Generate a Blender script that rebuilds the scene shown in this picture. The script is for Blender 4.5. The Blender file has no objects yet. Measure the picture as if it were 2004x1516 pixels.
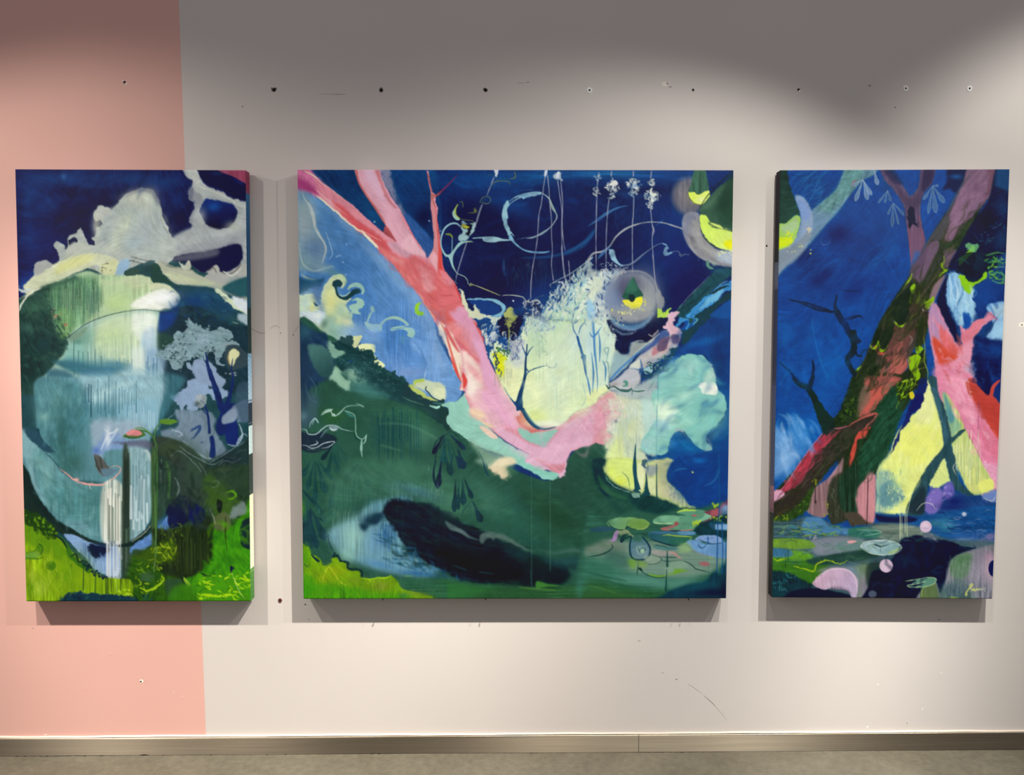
import bpy, math
import numpy as np
from mathutils import Vector, Matrix
sc = bpy.context.scene
# ---------------------------------------------------------------- camera
F_PX, PITCH, YAW, ROLL = 1500.0, math.atan(1500/23250.), math.radians(0.48), math.radians(-0.106)
CAM = np.array([0.0, -2.65, 1.471]); CXP, CYP = 1002.0, 758.0
Rm = (Matrix.Rotation(-YAW, 3, 'Z') @ Matrix.Rotation(math.pi/2-PITCH, 3, 'X') @ Matrix.Rotation(ROLL, 3, 'Z'))
RM = np.array(Rm)
cam = bpy.data.cameras.new('camera'); camo = bpy.data.objects.new('camera', cam); sc.collection.objects.link(camo)
cam.sensor_width = 36; cam.lens = 36*F_PX/2004
camo.matrix_world = Matrix.Translation(Vector(CAM)) @ Rm.to_4x4(); sc.camera = camo
def at(x, y, h=0.0):
    """the point at depth h in front of the wall that the photograph shows at (x, y)"""
    d = RM @ np.array([(x-CXP)/F_PX, -(y-CYP)/F_PX, -1.0]); t = (-h-CAM[1])/d[1]
    return CAM+d*t
def on_floor(x, y):
    d = RM @ np.array([(x-CXP)/F_PX, -(y-CYP)/F_PX, -1.0]); return CAM+d*(-CAM[2]/d[2])
def to_px(p):
    q = (p-CAM) @ RM
    return CXP-F_PX*q[..., 0]/q[..., 2], CYP+F_PX*q[..., 1]/q[..., 2]
# ---------------------------------------------------------------- light
EXPO = .22
sc.view_settings.view_transform = 'Standard'; sc.view_settings.look = 'None'; sc.view_settings.gamma = 1; sc.view_settings.exposure = EXPO
sc.view_settings.use_curve_mapping = False
AMB, AMB_C = 0.2435, np.array([1.0, .945, .97])
w = bpy.data.worlds.new('world'); sc.world = w; w.use_nodes = True
w.node_tree.nodes['Background'].inputs[0].default_value = (*AMB_C, 1); w.node_tree.nodes['Background'].inputs[1].default_value = AMB*1.2
TRACK_Y, TRACK_Z = -0.98, 2.54                  # the row of gallery spots above and in front of the wall
# x on the track, sideways aim, aimed height, strength, beam width, spill share, cut-off angle, colour
WARM, SOFT = (1.0, .925, .825), (1.0, .965, .885)
SPOTS = [(-2.64, 1.347, -.600, 9.148, 7.00, .0899, 61.0, WARM), (-1.71, .354, .950, 7.019, 11.38, .0468, 57.1, WARM), (.33, -1.154, -.572, 13.673, 12.46, .0201, 54.5, WARM),
         (.94, -.929, -.308, 3.802, 14.37, .2218, 62.4, SOFT), (1.48, -.272, -.210, 12.152, 8.25, .0968, 48.6, SOFT), (1.96, .288, 1.268, 9.338, 7.78, .0804, 60.6, SOFT)]
def beam(th, core, skirt, cut):
    u = np.clip((cut-th)/18, 0, 1); return np.exp(-.5*(th/core)**2)+skirt*u*u*(3-2*u)
for i, (lx, ax, az, pw, core, skirt, cut, lc) in enumerate(SPOTS):
    lx += .024; ld = bpy.data.lights.new('gallery_spotlight', 'SPOT'); lo = bpy.data.objects.new('gallery_spotlight', ld); sc.collection.objects.link(lo)
    L = Vector((lx, TRACK_Y, TRACK_Z)); aim = (Vector((lx+ax, 0, az))-L).normalized()
    lo.location = L; lo.rotation_euler = aim.to_track_quat('-Z', 'Y').to_euler()
    ld.spot_size = math.radians(150); ld.spot_blend = .02; ld.shadow_soft_size = .02; ld.energy = pw*4*math.pi**2; ld.color = lc
    ld.use_nodes = True; nt = ld.node_tree; em = nt.nodes['Emission']
    ge = nt.nodes.new('ShaderNodeNewGeometry'); vt = nt.nodes.new('ShaderNodeVectorMath'); vt.operation = 'DOT_PRODUCT'; vt.inputs[1].default_value = aim
    ab = nt.nodes.new('ShaderNodeMath'); ab.operation = 'ABSOLUTE'; ac = nt.nodes.new('ShaderNodeMath'); ac.operation = 'ARCCOSINE'
    cu = nt.nodes.new('ShaderNodeFloatCurve'); mr = nt.nodes.new('ShaderNodeMath'); mr.operation = 'DIVIDE'; mr.inputs[1].default_value = math.radians(75)
    c = cu.mapping.curves[0]
    pk_ = 1+skirt; ld.energy *= pk_
    c.points[0].location = (0, 1); c.points[1].location = (1, 0)
    for t in np.r_[np.arange(2.5, 46, 2.5), np.arange(46, 74.9, 2)]: c.points.new(t/75, float(beam(t, core, skirt, cut))/pk_)
    cu.mapping.update()
    nt.links.new(ge.outputs['Incoming'], vt.inputs[0]); nt.links.new(vt.outputs['Value'], ab.inputs[0]); nt.links.new(ab.outputs[0], ac.inputs[0])
    nt.links.new(ac.outputs[0], mr.inputs[0]); nt.links.new(mr.outputs[0], cu.inputs['Value']); nt.links.new(cu.outputs[0], em.inputs['Strength'])
def light_at(P):
    """light falling on a wall-parallel surface at the points P, used to take the light out of colours read from the photograph"""
    E = AMB*AMB_C*np.ones(P.shape[:-1]+(1,))
    for lx, ax, az, pw, core, skirt, cut, lc in SPOTS:
        lx += .024; L = np.array([lx, TRACK_Y, TRACK_Z]); aim = np.array([lx+ax, 0, az])-L; aim /= np.linalg.norm(aim)
        v = P-L; r = np.linalg.norm(v, axis=-1); th = np.degrees(np.arccos(np.clip((v@aim)/r, -1, 1)))
        E = E+(pw*beam(th, core, skirt, cut)*v[..., 1]/r**3)[..., None]*np.array(lc)
    return E*2**EXPO
# ---------------------------------------------------------------- brush engine for the three painted canvases
PX0, PY0, PW, PH = 0, 320, 2004, 870
rs = np.random.RandomState(7)
def _up(g, h, w):
    gy = np.linspace(0, g.shape[0]-1.001, h); gx = np.linspace(0, g.shape[1]-1.001, w)
    iy = gy.astype(int); ix = gx.astype(int); fy = gy-iy; fx = gx-ix
    fy = (fy*fy*(3-2*fy))[:, None]; fx = (fx*fx*(3-2*fx))[None]
    a = g[iy][:, ix]; b = g[iy][:, ix+1]; c = g[iy+1][:, ix]; d = g[iy+1][:, ix+1]
    return ((a*(1-fx)+b*fx)*(1-fy)+(c*(1-fx)+d*fx)*fy).astype(np.float32)
def vnoise(sx, sy=None, oct=3):
    sy = sy or sx; o = np.zeros((PH, PW), np.float32); a = 1.; t = 0
    for k in range(oct):
        o += a*_up(rs.uniform(-1, 1, (int(PH/sy)+3, int(PW/sx)+3)), PH, PW); t += a; a *= .55; sx = max(1.3, sx/2.1); sy = max(1.3, sy/2.1)
    return o/t*1.6
def blur1(m, r, ax):
    if r < .3: return m
    k = np.exp(-.5*(np.arange(-int(3*r)-1, int(3*r)+2)/r)**2); k /= k.sum(); n = len(k)//2
    o = np.zeros_like(m); p = np.pad(m, [(n, n) if i == ax else (0, 0) for i in range(2)], mode='edge')
    for i, w in enumerate(k):
        o += w*(p[i:i+m.shape[0]] if ax == 0 else p[:, i:i+m.shape[1]])
    return o
def blur(m, r): return blur1(blur1(m, r, 0), r, 1)
NX, NY = vnoise(9, oct=3), vnoise(9, oct=3)
NXL, NYL = vnoise(40, oct=2), vnoise(40, oct=2)
STK = {'v': vnoise(3, 70, 3), 'h': vnoise(70, 3, 3), 'n': vnoise(14, oct=4), 'V': vnoise(2.2, 160, 2)}
_y, _x = np.mgrid[0:PH, 0:PW]
def flow_streaks(scale, length, seed):
    """bristle marks: noise smeared along a slowly turning flow"""
    R = np.random.RandomState(seed); n0 = R.uniform(-1, 1, (PH, PW)).astype(np.float32); n0 = blur(n0, .8)*2.6
    ang = vnoise(scale, oct=2)*1.7+.7; dx, dy = np.cos(ang), np.sin(ang); acc = n0.copy(); 
    for sg in (1, -1):
        px, py = _x.astype(np.float32), _y.astype(np.float32)
        for k in range(length):
            ix = np.clip(px, 0, PW-1).astype(np.int32); iy = np.clip(py, 0, PH-1).astype(np.int32)
            px = px+sg*dx[iy, ix]; py = py+sg*dy[iy, ix]
            acc += n0[np.clip(py, 0, PH-1).astype(np.int32), np.clip(px, 0, PW-1).astype(np.int32)]
    acc /= acc.std()*2.2; return acc
_cl = STK['n']; STK['n'] = (.36*flow_streaks(230, 12, 3)+.45*_cl).astype(np.float32)
_w = vnoise(60, oct=2)
for _k in 'vh': STK[_k] = STK[_k]*(.75+.7*_w)+.25*STK['n']
_wx = (vnoise(120, oct=2)*26).astype(int)
def _rot(src, sgn):
    u = (_x*.7071+sgn*_y*.7071)+_wx; v = (-sgn*_x*.7071+_y*.7071)+_wx
    return src[(v.astype(int)) % PH, (u.astype(int)) % PW]*.6+STK['n']*.5
STK['b'] = _rot(STK['h'], 1); STK['/'] = _rot(STK['h'], -1)
IMG = np.zeros((PH, PW, 3), np.float32)
FR = {'O': (0, 0, 1.), 'L1': (0, 300, 530/1747), 'L2': (0, 740, 530/1607), 'R1': (1480, 300, 524/1727), 'R2': (1480, 740, 524/1589)}
for i, n in enumerate('ABCDEFGHI'): FR[n] = ((570, 860, 1150)[i % 3], (320, 610, 900)[i//3], 300/1516)
cur = FR['O']
def F(n):
    global cur; cur = FR[n]
def pts(s):
    a = np.array([[float(v) for v in p.split(',')] for p in s.split()]) if isinstance(s, str) else np.asarray(s, float)
    return np.stack([a[:, 0]*cur[2]+cur[0]-PX0, a[:, 1]*cur[2]+cur[1]-PY0], 1)
def hexc(h):
    h = h.lstrip('#'); return np.array([int(h[i:i+2], 16)/255 for i in (0, 2, 4)], np.float32)
def smooth(p, closed, n=5):
    m = len(p)
    if m < 3: return p
    q = np.concatenate([p[-1:], p, p[:2]]) if closed else np.concatenate([p[:1], p, p[-1:]])
    t = np.linspace(0, 1, n, endpoint=False)[:, None]; o = []
    for i in range(m if closed else m-1):
        a, b, c, d = q[i], q[i+1], q[i+2], q[i+3]
        o.append(.5*((2*b)+(c-a)*t+(2*a-5*b+4*c-d)*t*t+(3*b-a-3*c+d)*t**3))
    if not closed: o.append(p[-1:])
    return np.concatenate(o)
def cover(polys, x0, y0, w, h):
    SUB = 3; acc = np.zeros((h*SUB, w+2), np.float32)
    for p in polys:
        x = p[:, 0]-x0; y = (p[:, 1]-y0)*SUB; xn = np.roll(x, -1); yn = np.roll(y, -1)
        for xa, ya, xb, yb in zip(x, y, xn, yn):
            if ya == yb: continue
            s = 1.
            if ya > yb: xa, ya, xb, yb, s = xb, yb, xa, ya, -1.
            r0 = max(0, int(np.ceil(ya-.5))); r1 = min(h*SUB-1, int(np.ceil(yb-.5))-1)
            if r1 < r0: continue
            r = np.arange(r0, r1+1); xc = np.clip(xa+(r+.5-ya)*(xb-xa)/(yb-ya), 0, w); ix = xc.astype(int); f = xc-ix
            acc[r, ix] += s*(1-f); acc[r, ix+1] += s*f
    return np.clip(np.abs(np.cumsum(acc, 1)[:, :w]), 0, 1).reshape(h, SUB, w).mean(1)
def lay(polys, c, s=0, r=0, a=1., c2=None, g=None, v=.07, d='n', dry=0, R=0):
    al = np.concatenate(polys); pad = int(3*s+r*2.2+R*2.2+3)
    x0 = max(0, int(al[:, 0].min())-pad); x1 = min(PW, int(al[:, 0].max())+pad+1); y0 = max(0, int(al[:, 1].min())-pad); y1 = min(PH, int(al[:, 1].max())+pad+1)
    if x1 <= x0 or y1 <= y0: return
    m = cover(polys, x0, y0, x1-x0, y1-y0)
    sl = (slice(y0, y1), slice(x0, x1))
    if s: m = blur(m, s)
    if r or R:
        yy, xx = np.mgrid[0:y1-y0, 0:x1-x0]
        xx = np.clip(xx+NX[sl]*r+NXL[sl]*R, 0, x1-x0-1).astype(int); yy = np.clip(yy+NY[sl]*r+NYL[sl]*R, 0, y1-y0-1).astype(int)
        m = m[yy, xx]
        if r: m = blur(m, .45)
    if dry: m = np.clip(m*(1+dry*STK[d][sl])-dry*.35*(1-m), 0, 1)*np.clip(1-dry*.6+dry*1.2*(STK[d][sl]), 0, 1)
    m = (m*a)[..., None]; col = hexc(c)[None, None]
    if c2:
        G = [float(q) for q in g.split(',')]; G = np.array([[G[0], G[1]], [G[2], G[3]]])*cur[2]+np.array([cur[0]-PX0, cur[1]-PY0])
        dv = G[1]-G[0]; yy, xx = np.mgrid[y0:y1, x0:x1]
        t = np.clip(((xx-G[0, 0])*dv[0]+(yy-G[0, 1])*dv[1])/(dv@dv)+.06*STK[d][sl], 0, 1)[..., None]; col = col*(1-t)+hexc(c2)*t
    if v: col = col*(1+v*STK[d][sl][..., None])+v*.10*STK['n'][sl][..., None]
    IMG[sl] = IMG[sl]*(1-m)+np.clip(col, 0, 1)*m
BX = None
def bounds(q):
    q = q.copy()
    if BX is None: return q
    xl0, xl1, xr0, xr1, yt, yb = BX; t = np.clip((q[:, 1]+PY0-yt)/(yb-yt), 0, 1)
    L = xl0+(xl1-xl0)*t; Rr = xr0+(xr1-xr0)*t
    q[:, 0] = np.where(q[:, 0] < L+5, np.minimum(q[:, 0], L-15), np.where(q[:, 0] > Rr-5, np.maximum(q[:, 0], Rr+15), q[:, 0]))
    Y = q[:, 1]+PY0; q[:, 1] = np.where(Y < yt+4, np.minimum(Y, yt-12), np.where(Y > yb-4, np.maximum(Y, yb+12), Y))-PY0
    return q
def P(p, c, sm=1, **k):
    q = bounds(pts(p)); lay([smooth(q, True) if sm else q], c, **k)
def S(p, w, c, tp='t', **k):
    """one brush stroke; w in photo pixels (one number or several along it)"""
    for one in p.split('|'):
        q = smooth(pts(one.strip()), False, 6)
        seg = np.r_[0, np.cumsum(np.hypot(*np.diff(q, axis=0).T))]; t = seg/max(seg[-1], 1e-6)
        ws = np.interp(t, np.linspace(0, 1, len(w)), w) if isinstance(w, (list, tuple)) else np.full(len(t), float(w))
        if tp == 't': ws = ws*(.25+.75*np.sin(np.pi*np.clip(t, .0, 1))**.5)
        elif tp == 'e': ws = ws*(1-.8*t)
        T = np.gradient(q, axis=0); T /= np.maximum(np.hypot(T[:, 0], T[:, 1]), 1e-6)[:, None]; N = np.stack([-T[:, 1], T[:, 0]], 1)*ws[:, None]/2
        L, Rr = q+N, q-N
        lay([np.concatenate([L, Rr[::-1]])], c, **k)
def B(x, y, rx, ry, c, a=1., rot=0, soft=1., v=.08, d='n', r=0):
    """soft dab; x,y in frame units, rx,ry in photo pixels"""
    q = pts([[x, y]])[0]; pad = int(max(rx, ry)*2.2)+2
    x0 = max(0, int(q[0])-pad); x1 = min(PW, int(q[0])+pad); y0 = max(0, int(q[1])-pad); y1 = min(PH, int(q[1])+pad)
    if x1 <= x0 or y1 <= y0: return
    yy, xx = np.mgrid[y0:y1, x0:x1]; sl = (slice(y0, y1), slice(x0, x1))
    dx = xx-q[0]+NX[sl]*r; dy = yy-q[1]+NY[sl]*r; cr, sr = math.cos(math.radians(rot)), math.sin(math.radians(rot))
    u = (dx*cr+dy*sr)/rx; w = (-dx*sr+dy*cr)/ry; rr = np.sqrt(u*u+w*w)
    m = np.exp(-rr*rr*1.1) if soft >= 1 else np.clip((1-rr)/max(soft, 1.2/max(rx, ry))+.5, 0, 1)
    m = (m*a)[..., None]; col = hexc(c)*(1+v*STK[d][sl][..., None])
    IMG[sl] = IMG[sl]*(1-m)+np.clip(col, 0, 1)*m
def inside(q, x, y):
    c = np.zeros(len(x), bool)
    for (xa, ya), (xb, yb) in zip(q, np.roll(q, -1, 0)):
        with np.errstate(divide='ignore', invalid='ignore'):
            c ^= ((ya > y) != (yb > y)) & (x < (xb-xa)*(y-ya)/(yb-ya+1e-12)+xa)
    return c
def SC(p, n, cols, ln=6, w=1.6, ang=90, jit=20, a=.8, seed=1, curl=.25, s=0):
    """scatter n small dabs of the given colours inside a region"""
    R = np.random.RandomState(seed); q = pts(p); lo, hi = q.min(0), q.max(0); cols = cols.split(); by = {c: [] for c in cols}; k = 0
    while k < n:
        X = R.uniform(lo[0], hi[0], n*2); Y = R.uniform(lo[1], hi[1], n*2); ok = inside(q, X, Y)
        for x, y in zip(X[ok], Y[ok]):
            if k >= n: break
            t = math.radians(ang+R.normal()*jit); L = ln*R.uniform(.5, 1.3); W = w*R.uniform(.6, 1.3); b = R.normal()*curl*L
            dx, dy = math.cos(t), math.sin(t); u = np.linspace(-1, 1, 5)
            cx = x+dx*u*L/2-dy*b*(1-u*u); cy = y+dy*u*L/2+dx*b*(1-u*u); ww = W*(1-.8*u*u)/2
            by[cols[R.randint(len(cols))]].append(np.concatenate([np.stack([cx-dy*ww, cy+dx*ww], 1), np.stack([cx+dy*ww, cy-dx*ww], 1)[::-1]])); k += 1
    for c in cols:
        if by[c]:
            for i in range(0, len(by[c]), 60): lay(by[c][i:i+60], c, a=a, v=.12, s=s)
def DR(x0, x1, y0, y1, n, c, a=.5, w=1.2, seed=1, var=.4):
    """thin paint drips running down, in frame units"""
    R = np.random.RandomState(seed)
    for i in range(n):
        x = x0+(x1-x0)*(i+R.uniform(.1, .9))/n; ya = y0+(y1-y0)*R.uniform(0, var); yb = y1-(y1-y0)*R.uniform(0, var)
        S('%f,%f %f,%f %f,%f' % (x, ya, x+R.uniform(-2, 2), (ya+yb)/2, x, yb), [w*R.uniform(.5, 1), w*R.uniform(.7, 1.3)], c, tp='n', a=a*R.uniform(.6, 1.1), v=0)
# ================= centre canvas =================
F('O'); BX = (582, 594, 1435, 1421, 333, 1171)
P('570,320 1450,320 1450,1190 570,1190', '#0c3168', sm=0, v=.15, d='b')
# night sky
P('740,325 1450,325 1450,700 1200,620 1000,640 880,560 800,440', '#0e2a5e', s=6, v=.25, d='b')
B(1180, 500, 150, 90, '#101a44', .8); B(985, 430, 70, 60, '#121638', .85); B(920, 430, 70, 40, '#13173a', .8)
B(960, 350, 90, 22, '#0f4682', .85); B(1060, 345, 60, 14, '#1d5a92', .6, d='h', v=.3); B(1290, 345, 140, 14, '#1b4f96', .6, d='h', v=.3); B(1190, 340, 90, 9, '#2a73a8', .7, d='h', v=.3)
B(1000, 400, 55, 22, '#0d4180', .8, rot=25); B(1330, 440, 60, 40, '#123a80', .7); B(1200, 375, 120, 20, '#1a2148', .7)
B(1010, 520, 110, 50, '#131a3c', .8); B(960, 560, 70, 50, '#10153a', .85); B(1340, 560, 60, 70, '#14154a', .8); B(1300, 500, 60, 50, '#12306f', .6)
B(1290, 520, 110, 35, '#15296c', .5, rot=-30); B(1060, 580, 60, 25, '#0f3a7c', .7, rot=-20); B(1110, 450, 80, 60, '#0f1c48', .7)
S('1100,500 1140,480 1165,450', 9, '#2a5f96', a=.55, d='/', v=.3, s=1.5); S('1020,505 1090,500 1150,470 1170,440', 5, '#2a5f96', a=.5, s=1)
DR(990, 1150, 505, 570, 34, '#3a4664', a=.35, w=2, seed=3); DR(1200, 1265, 400, 450, 16, '#2c4a78', a=.4, w=1.6, seed=4)
# between the branches
P('600,325 700,325 730,400 775,470 760,455 680,395 620,350', '#03335e', s=1, v=.2, d='b')
B(730, 420, 40, 14, '#1c4f7e', .6, rot=52)
P('740,325 850,325 862,540 830,520 790,440 760,380', '#0a3566', v=.2, d='b', s=1)
B(830, 425, 22, 26, '#10183a', .9); B(808, 345, 30, 18, '#0b447a', .6); B(846, 345, 10, 18, '#0c4a80', .7)
P('790,412 830,450 850,478 848,500 838,506 815,470 790,430', '#2f5590', s=1.6, v=.2, d='b')
P('745,330 765,340 775,375 795,420 782,414 765,385 750,360', '#4a5a7c', a=.7, s=3, d='b', v=.25)
# blue field behind the hill
F('A')
P('60,215 180,275 300,355 450,485 600,615 750,735 860,845 1000,985 1100,1105 1220,1235 1300,1355 1410,1516 1440,1700 1516,1850 1700,2240 1500,2400 1200,2200 900,2000 600,1700 350,1620 60,1500', '#4678ae', c2='#6a98cc', g='300,900,1000,1900', s=1, v=.13, d='n')
F('O')
B(640, 470, 60, 60, '#47719c', .7); B(690, 520, 50, 60, '#3a69a4', .7, rot=45); B(700, 590, 40, 40, '#3f74b4', .7); B(790, 560, 60, 13, '#86acd2', .75, rot=47); B(745, 510, 60, 10, '#7d9dc0', .7, rot=44); B(680, 440, 50, 7, '#7590ae', .6, rot=40)
B(770, 620, 60, 60, '#5a8bc6', .7); B(760, 665, 25, 40, '#3f76b6', .75, d='v', v=.2); B(790, 660, 20, 50, '#4479ba', .7, d='v', v=.2); B(840, 640, 14, 70, '#8bb0da', .8, rot=-22); B(858, 700, 10, 50, '#86a9d4', .8, rot=-12)
B(812, 700, 20, 30, '#5d90cf', .7); B(775, 710, 16, 20, '#6f9bd6', .7); B(800, 728, 30, 12, '#8fa9d8', .6)
P('820,665 850,690 862,750 845,750 838,715 815,685 800,660', '#7aa5d8', s=2, a=.8, d='v')
S('800,660 822,682 834,712', 3, '#3a68a4', a=.5, s=1)
DR(665, 740, 588, 650, 26, '#35659f', a=.5, w=1.5, seed=5); DR(740, 850, 595, 700, 34, '#4576b4', a=.45, w=1.5, seed=6); DR(780, 850, 570, 640, 14, '#9bbfe6', a=.4, w=1.5, seed=7); DR(752, 800, 660, 735, 16, '#3465a4', a=.5, w=1.4, seed=8)
# pale swirls at the upper left
F('A')
P('70,230 130,250 150,330 190,400 230,480 240,600 270,680 320,760 350,830 340,930 320,1000 420,1010 330,1080 200,1060 90,1020 78,700', '#7b9097', s=4, a=.75, v=.15, d='v')
B(140, 450, 26, 34, '#83979a', .8); B(120, 620, 18, 30, '#8a979c', .8); B(230, 850, 22, 20, '#4f6c94', .7); B(130, 980, 18, 20, '#6f8d96', .7); B(110, 320, 14, 14, '#5b7d9c', .6)
S('110,250 130,340 180,420 215,510 235,620 280,710 330,790 345,860 325,930 310,990', [2, 3, 4, 5, 4, 3], '#a9b3b0', a=.85, s=.4)
S('170,380 220,480 240,600 220,560 190,470', 3, '#b0b8b2', a=.7, s=.5)
S('340,670 370,750 410,890 375,950', 1.6, '#a8bcc8', a=.8); S('80,780 90,900 130,1010 230,1065 330,1035', 3.5, '#93aaa8', a=.8, s=.6); S('100,1090 150,1130 230,1150 260,1150', 4, '#94a99c', a=.85, s=.6)
S('440,930 480,910 500,920|500,975 515,965', 3, '#8fb0c8', a=.7)
S('250,1060 300,1050 400,1020 430,1040', 4, '#8fa8b4', a=.6, s=1)
P('78,1100 130,1140 200,1160 260,1150 330,1130 300,1200 240,1230 180,1240 130,1280 78,1290', '#244a6a', s=2, r=2)
B(200, 1180, 16, 10, '#1d5066', .7)
B(250, 1290, 14, 22, '#4d6f9c', .8); B(420, 1080, 22, 7, '#5f8a90', .7, rot=20)
# foam mass
P('78,1330 130,1300 190,1280 220,1300 240,1360 260,1400 290,1390 300,1290 330,1220 380,1130 430,1105 510,1120 540,1160 520,1220 500,1230 480,1210 440,1240 470,1290 540,1330 600,1340 540,1400 570,1480 600,1516 560,1700 300,1760 90,1700', '#c0d0ae', r=2, s=.6, v=.12)
F('D')
P('90,0 560,0 600,80 620,150 560,200 540,240 470,280 380,320 350,250 330,210 250,190 150,150 110,110', '#a9c4ae', s=1.5, r=2)
F('A')
P('300,1400 330,1280 380,1180 440,1140 420,1200 450,1300 520,1345 540,1420 560,1516 480,1516 360,1500', '#c6d09a', s=2, a=.8, r=2); B(400, 1370, 12, 25, '#d6d58c', .8); B(200, 1400, 14, 22, '#d2d9a0', .7)
B(140, 1380, 12, 22, '#b9d2cc', .8); B(500, 1450, 14, 14, '#a8c8b4', .8); S('210,1290 235,1340 210,1420 215,1480 260,1510', 5, '#d8dc8c', a=.8, s=.8)
P('225,1370 250,1390 270,1410 245,1412 228,1390', '#1e3c58', s=.5)
B(240, 1300, 7, 16, '#56759f', .8); B(300, 1440, 7, 16, '#5a7ea8', .6)
F('D')
P('105,20 150,0 320,0 310,60 280,130 230,100 170,80 130,60', '#c7d6de', s=2, r=3, v=.15); B(240, 40, 12, 10, '#dbe4ea', .8); B(200, 170, 20, 8, '#c2c894', .9); B(130, 110, 10, 10, '#b9c69a', .8)
B(330, 120, 7, 12, '#53705f', .8, rot=30); B(450, 130, 22, 20, '#8fb7a6', .9); B(430, 220, 18, 12, '#88b09c', .9); B(550, 110, 12, 8, '#d8d3a0', .9, rot=30); B(470, 90, 8, 10, '#cfd39a', .7)
F('A')
P('410,1170 440,1150 490,1155 505,1190 490,1215 455,1222 470,1280 520,1310 560,1290 610,1245 660,1232 685,1255 670,1280 630,1290 590,1325 540,1352 490,1340 450,1300 430,1225 405,1200', '#1f3f47', r=.6)
S('560,1250 590,1215 640,1200 690,1215 715,1260 700,1295', [6, 8, 9, 7, 6], '#9cc4b0', v=.1); S('470,1290 500,1312 545,1305 590,1265', 2.2, '#a8cabc')
S('430,1120 490,1110 530,1140 530,1200', 7, '#b4cba0', s=.5); S('500,1090 545,1150 520,1230', 2, '#4f7f86', a=.6)
P('640,1330 700,1340 722,1390 700,1430 660,1450 690,1490 650,1485 600,1465 570,1420 600,1395 640,1380 640,1355 600,1360', '#9cc3b4', r=1)
P('780,1420 810,1410 830,1460 800,1475 770,1516 765,1500 790,1460', '#90bcb4', r=.6)
P('1290,1372 1240,1390 1222,1440 1240,1490 1280,1505 1320,1495 1280,1480 1262,1440 1270,1400', '#97cf2c')
F('D')
P('1225,0 1300,0 1310,20 1270,25 1250,30', '#97cf2c'); P('585,0 660,5 690,22 620,18', '#9cc3b4')
S('800,0 775,50 750,110', 4, '#93bcb8'); P('730,100 800,125 870,125 900,150 890,190 840,205 790,190 750,155', '#9cc2b2'); S('880,140 930,85 1000,60 1070,70 1130,105 1160,135', [6, 4, 5, 6, 5, 5], '#9cc2b2', tp='n')
P('980,185 1000,160 1060,150 1150,155 1200,165 1228,200 1215,245 1180,255 1150,235 1155,205 1120,180 1060,175 1010,190', '#9bc4b6'); S('990,160 1080,148 1160,138', 2, '#9bc4b6')
S('1000,180 1060,165 1120,165', 1.5, '#3f73b0', a=.7)
B(1100, 260, 8, 4, '#5f93a8', .6); B(1105, 298, 4, 4, '#5f93a8', .6)
# pale haze over the tree line
B(560, 200, 20, 14, '#8fb1c0', .8); B(640, 190, 24, 14, '#84a9cc', .8); B(820, 250, 18, 30, '#7ea6d6', .7)
P('600,245 700,230 690,270 660,320 640,350 600,350 590,300', '#cfd8a4', r=1.5); P('660,330 720,318 825,320 830,380 820,420 850,470 900,500 930,530 905,555 860,550 810,500 780,380 720,395 680,390', '#e6ecb4', r=1)
P('905,570 935,560 940,590 915,625', '#b9dccb', r=1)
# bottom green ground ------------------------------------------------
F('O')
P('586,660 640,655 668,672 700,690 740,715 790,745 830,785 870,800 905,850 960,890 1020,925 1080,940 1110,900 1140,870 1185,860 1195,930 1260,968 1330,985 1380,1000 1420,1010 1420,1190 580,1190', '#2b5445', s=1, v=.12)
F('D')
P('85,110 150,150 250,195 340,210 360,290 380,400 430,460 420,560 380,680 300,700 180,760 90,820', '#213a55', s=2, v=.2, r=2)
B(130, 200, 12, 14, '#34606e', .8); B(130, 480, 12, 40, '#1f3448', .9); B(130, 640, 10, 30, '#26385a', .8); B(200, 570, 14, 30, '#263c56', .8)
P('160,330 230,320 330,350 400,440 420,540 390,640 300,640 220,540 180,430', '#46706c', c2='#2c4f50', g='220,380,330,600', s=1.5, r=1)
P('350,310 430,300 520,370 500,440 440,470 400,430 370,370', '#7fa895', s=2, r=3)
P('390,290 430,300 480,290 500,240 530,260 590,300 610,345 660,370 720,385 780,380 815,420 810,480 850,540 900,590 960,630 1050,650 1120,655 1145,710 1200,760 1300,850 1516,960 1516,1130 1300,1000 900,850 700,800 520,720 480,560 420,470 520,430 520,380 430,360', '#1f4043', r=3, s=.6, v=.25)
P('480,300 510,235 540,270 560,235 600,260 600,320', '#2a4a4c', r=3); P('985,610 1030,580 1040,625 1120,660 1130,680 1020,660', '#24484e', r=2)
P('420,620 480,640 540,660 700,730 900,830 700,800 560,780 450,700', '#3f7068', s=3, r=4)
P('430,530 500,590 560,640 580,720 560,775 500,750 430,690 380,660 410,600', '#8fb79e', s=1.3, r=2); P('520,590 620,560 680,640 740,690 700,740 600,700 560,650', '#6f9d8c', s=2.5, r=5, a=.8)
B(620, 610, 10, 12, '#a4c8ae', .7, rot=40); B(620, 560, 16, 5, '#4f7c80', .6, rot=20); P('480,600 540,620 560,680 530,670 520,640', '#2f5a50', s=1.5, r=2); B(700, 600, 14, 16, '#3a6868', .6)
P('620,720 720,700 860,760 1000,820 900,870 700,850', '#437a74', s=4, a=.7, r=3)
P('545,500 600,480 610,490 570,510', '#1f4272', s=.8); SC('430,450 800,430 1000,650 1100,800 700,700', 160, '#1b3b40 #2c5554 #3d6a66 #23484a', ln=7, w=3, ang=40, jit=60, a=.6, seed=11)
SC('600,360 800,390 900,560 1120,660 1140,720 1000,660 850,560 790,440', 70, '#1c3e42 #24484a', ln=7, w=4, ang=60, jit=60, a=.95, seed=12)
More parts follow.
